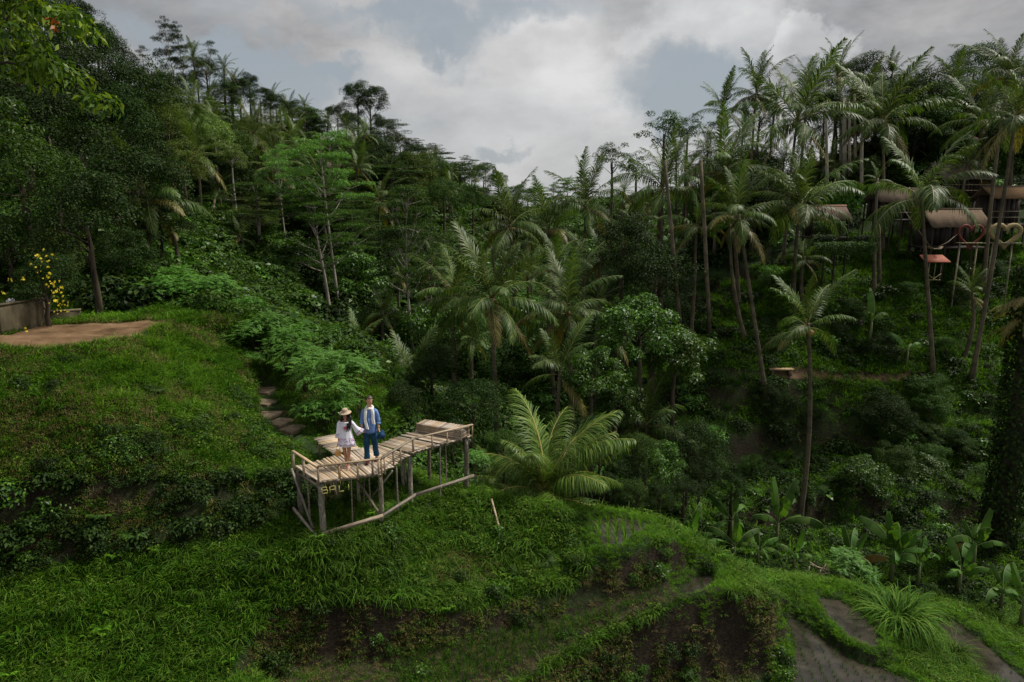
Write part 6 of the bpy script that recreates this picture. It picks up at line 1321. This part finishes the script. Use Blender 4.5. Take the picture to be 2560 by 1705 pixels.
# yellow flowering shrub
t = tree('broad_dark', 112, 712, 72, 24.3, 'dark shrub covered with bright yellow flowers beside the retaining wall', name='flowering_shrub', cat='shrub', sz=1.2)
mb = MB()
for k in range(6):
    a = k*1.047; mb.add([(0, 0, .01), (math.cos(a-.35)*.05, math.sin(a-.35)*.05, .02), (math.cos(a)*.085, math.sin(a)*.085, .005), (math.cos(a+.35)*.05, math.sin(a+.35)*.05, .02)], [[0, 1, 2, 3]])
mb.lathe([(.001, .035), (.02, .02), (.02, 0)], 6); MF = mb.mesh('flower', LM['yellow_petal']); rr = random.Random(9)
for k in range(95):
    if k < 80:
        q = rr.random(); px = 96+66*q**.8+rr.gauss(0, 11); py = 640+135*q+rr.gauss(0, 17)
    else: px, py = rr.choice([(55,697),(8,732),(60,815),(70,825),(95,820),(38,813),(85,748),(28,700)]); px += rr.uniform(-8, 8); py += rr.uniform(-5, 5)
    p = P(px, py, 23.2+rr.uniform(-.2, .2)) - Vector(t.location); obj('flower', MF, t, p, (R(70)+rr.uniform(-.5, .5), rr.uniform(-.5, .5), rr.uniform(-.8, .8)), rr.uniform(.38, .7))
# rice shoots standing in the paddies
def rice():
    r = np.random.RandomState(3); Ps = []
    for nm, z, poly in WATER:
        if nm in ('mid', 'right'): sp = .5
        elif nm == 'small': sp = .27
        else: sp = .34
        x0, x1 = min(p[0] for p in poly), max(p[0] for p in poly); y0, y1 = min(p[1] for p in poly), max(p[1] for p in poly); a = .35
        g = np.arange(-8, 8, sp); gu, gv = np.meshgrid(g, np.arange(-8, 8, .15 if sp < .4 else .4)); cx, cy = (x0+x1)/2, (y0+y1)/2
        X = cx+gu*math.cos(a)-gv*math.sin(a)*.0+gv*.12; Y = cy+gv+gu*.1; X = X.ravel()+r.normal(size=X.size)*.015; Y = Y.ravel()+r.normal(size=Y.size)*.02; m = inpoly(X, Y, poly) & (r.rand(X.size) < (.9 if sp < .4 else .5)); Ps.append(np.stack([X[m], Y[m], np.full(m.sum(), z)], 1))
    # and on the wet strip under the middle bank
    pl = [tuple(P(a, b, c)[:2]) for a, b, c in [(1000,1690,15.5),(1150,1640,15.8),(1300,1590,16.1),(1500,1525,16.5),(1660,1490,17.1),(1600,1510,16.6),(1400,1610,15.5),(1250,1700,14.6),(1000,1800,13.5)]]
    x0, x1 = min(p[0] for p in pl), max(p[0] for p in pl); y0, y1 = min(p[1] for p in pl), max(p[1] for p in pl); X, Y = np.meshgrid(np.arange(x0, x1, .22), np.arange(y0, y1, .13)); X = X.ravel()+r.normal(size=X.size)*.02; Y = Y.ravel(); m = inpoly(X, Y, pl); Ps.append(np.stack([X[m], Y[m], zat(X[m], Y[m])], 1))
    Pn = np.concatenate(Ps); n = len(Pn); c = proto_collection('rice_tufts', [tuft(90, 14, .34, .07, .012, 'grass', .35), tuft(91, 14, .38, .07, .012, 'grass_bright', .4)])
    scatter('rice_shoots', 'rows of young rice shoots standing in the flooded paddies', c, Pn, tilt_rot(n, r, .08), np.where((Pn[:, 2] > -10) & (Pn[:, 2] < -9), .8, np.where((Pn[:, 2] > -12) & (Pn[:, 2] != -10.62), .85, .5))*(.8+.5*r.rand(n)), np.where((Pn[:, 2] > -10) & (Pn[:, 2] < -9), 1, 0), 'rice'); print('rice', n)
rice()
# ------------------------------------------------------------------ huts on the right hill
M_thatch = m_wood('grey_brown_thatch', [(0.045,0.032,0.022),(0.13,0.092,0.062),(0.24,0.175,0.12)], (10,1.5,1.5), 9)
M_thatch2 = m_wood('dark_thatch', [(0.06,0.045,0.036),(0.15,0.115,0.092),(0.23,0.185,0.15)], (6,1,1), 5)
M_thatch3 = m_wood('reddish_shingle', [(0.10,0.06,0.045),(0.21,0.135,0.105),(0.30,0.21,0.165)], (6,2,2), 6)
for m_ in (M_thatch, M_thatch2, M_thatch3):
    q_ = [n for n in m_.node_tree.nodes if n.type == 'BSDF_PRINCIPLED'][0]; q_.inputs['Roughness'].default_value = 1.0; q_.inputs['Specular IOR Level'].default_value = .02
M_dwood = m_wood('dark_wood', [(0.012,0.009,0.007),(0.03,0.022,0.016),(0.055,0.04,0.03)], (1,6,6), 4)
M_bamb = m_wood('bamboo_pole', [(0.12,0.10,0.06),(0.26,0.22,0.13),(0.36,0.31,0.2)], (1,1,1), 6)
M_ochre = plain('ochre_wall', [(0.16,0.11,0.035),(0.25,0.18,0.06)], 2, .9)
M_redp = plain('red_paint', [(0.11,0.020,0.012),(0.16,0.034,0.018)], 4, .7); M_redroof = plain('red_tin', [(0.27,0.075,0.04),(0.37,0.12,0.07)], 4, .7)
M_strawn = plain('straw_bundle', [(0.13,0.10,0.04),(0.25,0.195,0.09),(0.34,0.27,0.14)], 14, .9, bmp=.8)
def roof_pitch(parent, org, x0, x1, y_e, z_e, y_r, z_r, mat, courses=1, th=.10, inset=0.0):
    """overlapping thatch courses between eave and ridge"""
    for k in range(courses):
        t0, t1 = k/courses-.03, (k+1)/courses+.03; a = Vector(((x0+x1)/2, y_e+(y_r-y_e)*t0, z_e+(z_r-z_e)*t0+.01)); b = Vector(((x0+x1)/2, y_e+(y_r-y_e)*t1, z_e+(z_r-z_e)*t1))
        d = b-a; L = d.length; d.normalize(); X = Vector((1, 0, 0)); Nn = X.cross(d); M = Matrix((X, d, Nn)).transposed(); w = (x1-x0)-inset*2*(k+.5)/courses
        n = max(8, int(w/.22)); V = []; F = []; rr = random.Random(k*3+int(x0*10))
        for i in range(n+1):
            u = -w/2+w*i/n; e = rr.uniform(-.09, .05); V += [(u, -L/2+e, th*.5+rr.uniform(-.015, .015)), (u, L/2, th*.35), (u, L/2, -th*.5), (u, -L/2+e, -th*.5)]
        for i in range(n):
            for j in range(4): F.append([i*4+j, i*4+(j+1) % 4, (i+1)*4+(j+1) % 4, (i+1)*4+j])
        me = mesh_np('thatch_course', V, [np.array(F), np.array([[3, 2, 1, 0], [n*4, n*4+1, n*4+2, n*4+3]])], mat); o = obj('thatch_course', me, parent); MM = M.to_4x4(); MM.translation = (a+b)/2-org; o.matrix_local = MM
def hut(name, label, px0, px1, pyr, pye, Y, run, mat, floor_py=None, posts=4, rail=True, wallmat=None, backwall=True, group=None, inset=0.0, cat='hut', sidewall=None):
    e0 = P(px0, pye, Y); e1 = P(px1, pye, Y); r0 = P((px0+px1)/2, pyr, Y+run); x0, x1, ze, zr = e0.x, e1.x, e0.z, r0.z; org = Vector(((x0+x1)/2, Y+run, 0)); zf = P(px0, floor_py, Y).z if floor_py else ze-2.2; gzz = min(gz(x0, Y), gz(x1, Y+run))
    org.z = zf; t = empty(name, org); setp(t, label, cat, group)
    roof_pitch(t, org, x0, x1, Y, ze, Y+run, zr, mat, inset=inset)
    o_ = MB(); a = Vector((x0+inset, Y+run*2, ze)); o_.add([(x0+inset, Y+run, zr-.05), (x1-inset, Y+run, zr-.05), (x1, Y+2*run, ze), (x0, Y+2*run, ze), (x0+inset, Y+run, zr-.15), (x1-inset, Y+run, zr-.15), (x1, Y+2*run, ze-.1), (x0, Y+2*run, ze-.1)], [[0,1,2,3],[7,6,5,4],[0,3,7,4],[2,1,5,6]]); b = o_.build('back_roof', mat, t); b.location = -org
    mb = MB(); mb.tube([(x0+inset-.05, Y+run, zr+.03), (x1-inset+.05, Y+run, zr+.02)], .08, 8, jit=.1); b = mb.build('ridge_cap', mat, t, True); b.location = -org
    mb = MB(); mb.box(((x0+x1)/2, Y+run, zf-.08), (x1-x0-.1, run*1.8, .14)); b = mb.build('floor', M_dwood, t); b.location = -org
    for k in range(posts):
        u = x0+.2+(x1-x0-.4)*k/(posts-1)
        for yy in (Y+.15, Y+2*run-.2): o = poleobj('post', (u, yy, min(gz(u, yy)-.2, zf-.3)), (u, yy, ze+.12), .06, .05, M_dwood, t, org, k)
    if backwall:
        n = 9
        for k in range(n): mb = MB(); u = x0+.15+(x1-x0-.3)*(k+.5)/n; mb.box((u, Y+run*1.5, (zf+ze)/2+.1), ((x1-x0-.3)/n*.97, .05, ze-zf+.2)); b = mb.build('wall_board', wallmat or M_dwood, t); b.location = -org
    if rail:
        for h in (.45, .85): o = barobj('rail', (x0+.1, Y+.12, zf+h), (x1-.1, Y+.12, zf+h), .04, .05, M_bamb, t, org)
    return t, (x0, x1, ze, zr, zf, org)
hut('thatched_hut', 'small hut with a reddish shingle roof left of the leaning palm on the right hill', 2036, 2132, 516, 548, 44, 1.1, M_thatch3, 592, 4, False)
hut('thatched_hut', 'open hut with a pale thatched roof behind the long pale palm trunk', 2200, 2322, 473, 505, 47, 1.3, M_thatch, 548, 5, True)
hut('thatched_hut', 'thatched shelter with the smooth pale roof in front of the two storey house', 2330, 2482, 524, 567, 44.5, 1.35, M_thatch, 617, 5, False)
hut('thatched_hut', 'thatched hut cut off by the right edge of the picture', 2484, 2610, 468, 495, 47.5, 1.3, M_thatch, 560, 5, True)
t, (x0, x1, ze, zr, zf, org) = hut('wooden_house', 'two storey wooden house with a dark thatched roof on the right hill', 2360, 2488, 411, 447, 50, 1.7, M_thatch2, 492, 5, True, cat='house')
for k in range(6):
    u = x0+.4+(x1-x0-.8)*(k+.5)/6; wf = MB(); wz = (zf+ze)/2+.05
    for (cx_, cz_, sx, sz_) in ((u-.22, wz, .05, .75), (u+.22, wz, .05, .75), (u, wz+.36, .48, .05), (u, wz-.36, .48, .05), (u, wz, .03, .7)): wf.box((cx_, 50+1.45, cz_), (sx, .06, sz_))
    w = wf.build('window', M_beam, t); w.location = -org
    pn = MB(); pn.box((u, 50+1.47, wz), (.42, .02, .70)); q = pn.build('pane', plain('dark_glass%d' % k, [(.01,.012,.015),(.02,.02,.025)], 3, .1) if k == 0 else bpy.data.materials['dark_glass0'], t); q.location = -org
mb = MB(); mb.box(((x0+x1)/2, 50.05, zf-.05), (x1-x0+.3, .12, .10)); b = mb.build('floor_beam', M_beam, t); b.location = -org
for k in range(14):
    u = x0+.15+(x1-x0-.3)*k/13; o = barobj('baluster', (u, 50.12, zf), (u, 50.12, zf+.85), .03, .03, M_dwood, t, org)
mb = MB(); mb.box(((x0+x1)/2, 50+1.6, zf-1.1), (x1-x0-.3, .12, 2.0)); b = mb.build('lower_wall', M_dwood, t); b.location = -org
mb = MB(); mb.box((x1-.12, 50+1.7, (zf+ze)/2+.15), (.10, 3.2, ze-zf+.5)); b = mb.build('end_wall', M_ochre, t); b.location = -org
mb = MB(); mb.box((x1+.25, 50+.9, (zf+ze)/2+.1), (.5, .08, ze-zf+.3)); b = mb.build('ochre_panel', M_ochre, t); b.location = -org
hut('small_hut', 'tiny dark red roofed hut among the trees of the left hillside', 812, 850, 405, 420, 86, 1.2, M_thatch3, 436, 3, False); hut('small_hut', 'hut with a dull red roof half hidden under the right skyline palms', 2388, 2450, 336, 349, 56, 1.4, M_thatch3, 372, 4, False)
# heart frames
def ringthing(name, label, path, r, mat, px, py, Y, sc, legs=True):
    c = P(px, py, Y); t = empty(name, c); setp(t, label, 'photo frame'); mb = MB(); mb.tube([(x*sc, .0, z*sc) for x, z in path], r, 8, cap=True, jit=.1); mb.build('frame', mat, t, True)
    zg = gz(c.x, Y)-c.z
    for s in (-1, 1): mb = MB(); mb.tube([(s*sc*.7, .1, -.6*sc), (s*sc*.75, .15, min(zg-.1, -1.0*sc))], .045, 6); mb.build('leg', M_bamb, t)
    mb = MB()
    for k in range(7): mb.box((-.9*sc+k*.3*sc, -.1, -.62*sc), (.26*sc, .5, .05))
    mb.build('seat_board', M_bamb, t); return t
heart = [(16*math.sin(a)**3/16, (13*math.cos(a)-5*math.cos(2*a)-2*math.cos(3*a)-math.cos(4*a))/15) for a in [2*math.pi*i/36 for i in range(37)]]
ringthing('heart_frame', 'red heart shaped photo frame in front of the thatched shelter', heart, .075, M_redp, 2427, 588, 42.8, .76)
ringthing('heart_frame', 'straw heart shaped nest frame beside the red heart at the right', [(x*1.1, z*.85) for x, z in heart], .14, M_strawn, 2513, 586, 42.8, .85)
# red roofed swing stand
c = P(2336, 647, 41.5); t = empty('swing_stand', (c.x, 41.5, c.z-1.2)); setp(t, 'small stand with a flat red roof and thin poles below the thatched shelter', 'stand'); org = t.location.copy()
mb = MB(); mb.add([(-.75, -.35, 1.05), (.80, -.35, 1.05), (.68, .35, 1.42), (-.72, .35, 1.42), (-.75, -.35, 1.0), (.80, -.35, 1.0), (.68, .35, 1.37), (-.72, .35, 1.37)], [[0,1,2,3],[7,6,5,4],[0,4,5,1],[1,5,6,2],[2,6,7,3],[3,7,4,0]]); mb.build('roof', M_redroof, t)
for x in (-.32, .05, .42): mb = MB(); mb.tube([(x, -.1, 1.2), (x-.03, -.12, -.12)], .022, 6); mb.build('pole', M_bamb, t)
mb = MB(); mb.tube([(-.38, -.15, .30), (.0, -.16, .0), (.42, -.15, .32)], .02, 5); mb.tube([(-.42, -.15, -.06), (.42, -.15, -.06)], .02, 5); mb.build('brace', M_bamb, t)
# rope hammock
a, b, m_ = P(2247, 507, 44.5), P(2400, 580, 42.9), P(2338, 622, 41.8); t = empty('rope_hammock', m_); setp(t, 'pale rope hammock hanging in a V between the hut and the red heart', 'hammock')
for e in (a, b):
    mb = MB(); mb.tube([e-m_, (e-m_)*.5+Vector((0, 0, -.12)), Vector(((e-m_).x*.12, (e-m_).y*.12, .12))], .018, 5); mb.build('rope', M_bamb, t)
mb = MB()
for k in range(7):
    y = -.25+.08*k; mb.tube([(-.42, y*.3, .14), (-.2, y, .0), (.2, y, .0), (.42, y*.3, .14)], .018, 5)
mb.build('net', M_bamb, t)
# bamboo table, hedges, low stone walls
Yt = ray_ground(2265, 572) or 47; c = P(2265, 548, Yt); t = empty('bamboo_table', (c.x, Yt, gz(c.x, Yt))); setp(t, 'thin legged bamboo table below the open thatched hut', 'table'); h = min(1.1, max(.8, c.z-t.location.z))
for k in range(6): mb = MB(); mb.tube([(-.6, -.3+k*.12, h), (.6, -.3+k*.12, h)], .03, 6); mb.build('bamboo_pole', M_bamb, t, True)
for x in (-.45, .45):
    for y in (-.25, .25): mb = MB(); mb.tube([(x, y, 0), (x, y, h)], .03, 6); mb.build('leg', M_bamb, t)
def hedge(px0, px1, py0, py1, Y, label, mat='leaf_dark', n=1500, d=.7, seed=0, leaf=.11):
    a, b = P(px0, py0, Y), P(px1, py1, Y); r = np.random.RandomState(seed+px0); L = b.x-a.x; H = a.z-b.z; C = np.stack([r.rand(n)*L-L/2, (r.rand(n)-.5)*d, r.rand(n)*H], 1); k = r.rand(n) < .7
    f = r.randint(0, 3, n); C[:, 1] = np.where(k & (f == 0), -d/2, C[:, 1]); C[:, 2] = np.where(k & (f == 1), H, C[:, 2]); C += r.normal(size=(n, 3))*.04
    Nn = unit(np.array([0, -.6, .8])+r.normal(size=(n, 3))*.5); Tn = r.normal(size=(n, 3)); V, F = leaf_quads(C, Nn, Tn, leaf*(.6+.8*r.rand(n)), leaf*.5*(.6+.8*r.rand(n))); o = obj('hedge', mesh_np('hedge', V, F, LM[mat]), None, ((a.x+b.x)/2, Y, b.z)); setp(o, label, 'hedge'); return o
hedge(2036, 2080, 590, 606, 43.2, 'dark clipped hedge block left, in front of the small shingled hut'); hedge(2141, 2188, 591, 606, 43.2, 'dark clipped hedge block right, beside the long pale trunk'); hedge(2036, 2185, 608, 634, 42.6, 'long green hedge row under the two clipped blocks', 'leaf_mid', 4200); hedge(2034, 2108, 556, 592, 43.8, 'bamboo hedge screening the small shingled hut', 'leaf_mid', 1600, .4); hedge(2062, 2140, 470, 520, 50, 'bright green banana like shrubs behind the small shingled hut', 'leaf_bright', 900, 1.5, leaf=.4)
M_stone = plain('mossy_stone', [(0.03,0.035,0.02),(0.09,0.085,0.06),(0.17,0.15,0.12)], 6, .9, bmp=.6, objvar=.3)
def stonewall(pts, h, label, seed, sz=.30):
    rr = random.Random(seed); c = Vector(pts[0]); t = empty('stone_wall', (c.x, c.y, gz(c.x, c.y))); setp(t, label, 'wall'); me = None; k = 0
    for a, b in zip(pts[:-1], pts[1:]):
        a, b = Vector(a), Vector(b); n = max(1, int((b-a).length/sz))
        for i in range(n):
            p = a.lerp(b, (i+.5)/n); z0 = gz(p.x, p.y-.1)
            for q in range(max(1, int(h/.2))):
                if me is None or k < 4:
                    bm = bmesh.new(); bmesh.ops.create_icosphere(bm, subdivisions=1, radius=.5); [setattr(v, 'co', v.co*rr.uniform(.8, 1.15)) for v in bm.verts]; me = bpy.data.meshes.new('stone'); bm.to_mesh(me); bm.free(); me.materials.append(M_stone); STN.append(me); k += 1
                o = obj('stone', rr.choice(STN), t, (p.x-c.x+rr.uniform(-.04, .04), p.y-c.y+rr.uniform(-.05, .05), z0-t.location.z+.08+q*.19), (0, 0, rr.uniform(0, 6)), (sz*1.15, .28, .22))
    return t
STN = []
stonewall([P(2020, 655, 41.6), P(2170, 655, 41.6)], .42, 'low dry stone wall under the long hedge on the terrace', 1); stonewall([P(2030, 718, 40.0), P(2320, 722, 40.0)], .22, 'long low stone edging on the middle terrace of the right hill', 2); stonewall([P(2120, 655, 42.5), P(2300, 640, 43)], .22, 'short stone edging beside the leaning pale trunk', 3)
# bench on the footpath
c = P(1952, 926, 38.2); t = empty('stone_bench', (c.x, 38.2, gz(c.x, 38.2))); setp(t, 'low plank bench standing on the earth footpath at the right', 'bench'); mb = MB(); mb.box((0, 0, .36), (1.35, .38, .09), jit=.01); mb.build('seat', M_rail, t)
for x in (-.5, .5): mb = MB(); mb.box((x, 0, .15), (.16, .32, .34)); mb.build('leg', M_conc2, t)
# broken bamboo heap
c = P(2048, 1425, 21.6); t = empty('broken_bamboo', (c.x, 21.6, gz(c.x, 21.6)+.1)); setp(t, 'small tangle of broken dry bamboo sticks below the banana plants', 'bamboo sticks'); rr = random.Random(6)
for (a, b) in [((-.35, 0, .62), (.25, .05, .22)), ((-.30, .05, .50), (.35, 0, .30)), ((-.35, 0, .12), (.38, .02, .20)), ((.22, 0, .55), (-.02, .05, .0)), ((.32, .05, .5), (.15, 0, .05)), ((.05, 0, .35), (.02, 0, -.25)), ((-.3, .1, .4), (-.32, .1, .05)), ((-.1, .05, .45), (.3, .1, .12))]:
    mb = MB(); mb.tube([a, b], .018, 6); mb.build('stick', M_benchw, t)
rock(780, 862, 31, .75, 'mossy boulder in the scrub left of the bright feathery shrub')
# ------------------------------------------------------------------ one label for each tree of the crowd, by what stands beside it
MARKS = [('the lime green tree on the left slope', 536, 350), ('the big dark tree behind the clearing', 215, 555), ('the bright flat topped tree with the pale trunk', 800, 335), ('the pointed hill top', 905, 235), ('the full palm in mid valley', 1229, 745),
 ('the leaning palm trunks', 1860, 700), ('the pale roofed thatched shelter', 2405, 545), ('the dome shaped skyline tree', 2150, 195), ('the sky gap of the valley', 1330, 450), ('the concrete steps', 670, 1010), ('the bamboo platform', 960, 1120), ('the dirt clearing', 200, 835),
 ('the big low palm', 1350, 1080), ('the ivy covered tree of the right hill', 1560, 620), ('the bright feathery hedge', 560, 770), ('the tall flat crowns on the left ridge', 440, 110), ('the overhanging branch at top left', 60, 120), ('the yellow flowers', 125, 700), ('the broad palm at the left end of the right hill', 1657, 465),
 ('the round shaggy palm on the hillside', 892, 415), ('the layered crowns leaning over the ridge', 1060, 365), ('the footpath with the bench', 1950, 930), ('the shingled hut', 2085, 530), ('the wooden house', 2425, 430), ('the palm with long arching pale fronds', 371, 495), ('the slender pale trunk of the valley', 1010, 640), ('the drooping palm low in the valley', 1615, 1055)]
from collections import Counter
cnt_ = Counter(r[0]['label'] for r in REC); used_ = {l for l, c in cnt_.items() if c == 1}
def direction(dx, dy):
    a = math.degrees(math.atan2(-dy, dx)) % 360
    return ['right of', 'above and right of', 'above', 'above and left of', 'left of', 'below and left of', 'below', 'below and right of'][int((a+22.5)//45) % 8]
for (t_, px_, py_, rp_, kw_) in sorted(REC, key=lambda r: -r[3]):
    if cnt_[t_['label']] == 1: continue
    near = sorted(MARKS, key=lambda m: math.hypot(m[1]-px_, m[2]-py_)); size = 'small' if rp_ < 40 else ('large' if rp_ > 85 else 'middling'); cands = []
    for i_, m_ in enumerate(near[:14]):
        d_ = math.hypot(m_[1]-px_, m_[2]-py_); dist = 'just ' if d_ < 90 else ('' if d_ < 200 else 'well '); cands.append('%s %s %s%s %s' % (size, kw_, dist, direction(px_-m_[1], py_-m_[2]), m_[0]))
    for c_ in cands:
        if c_ not in used_ and len(c_.split()) <= 16: t_['label'] = c_; used_.add(c_); break
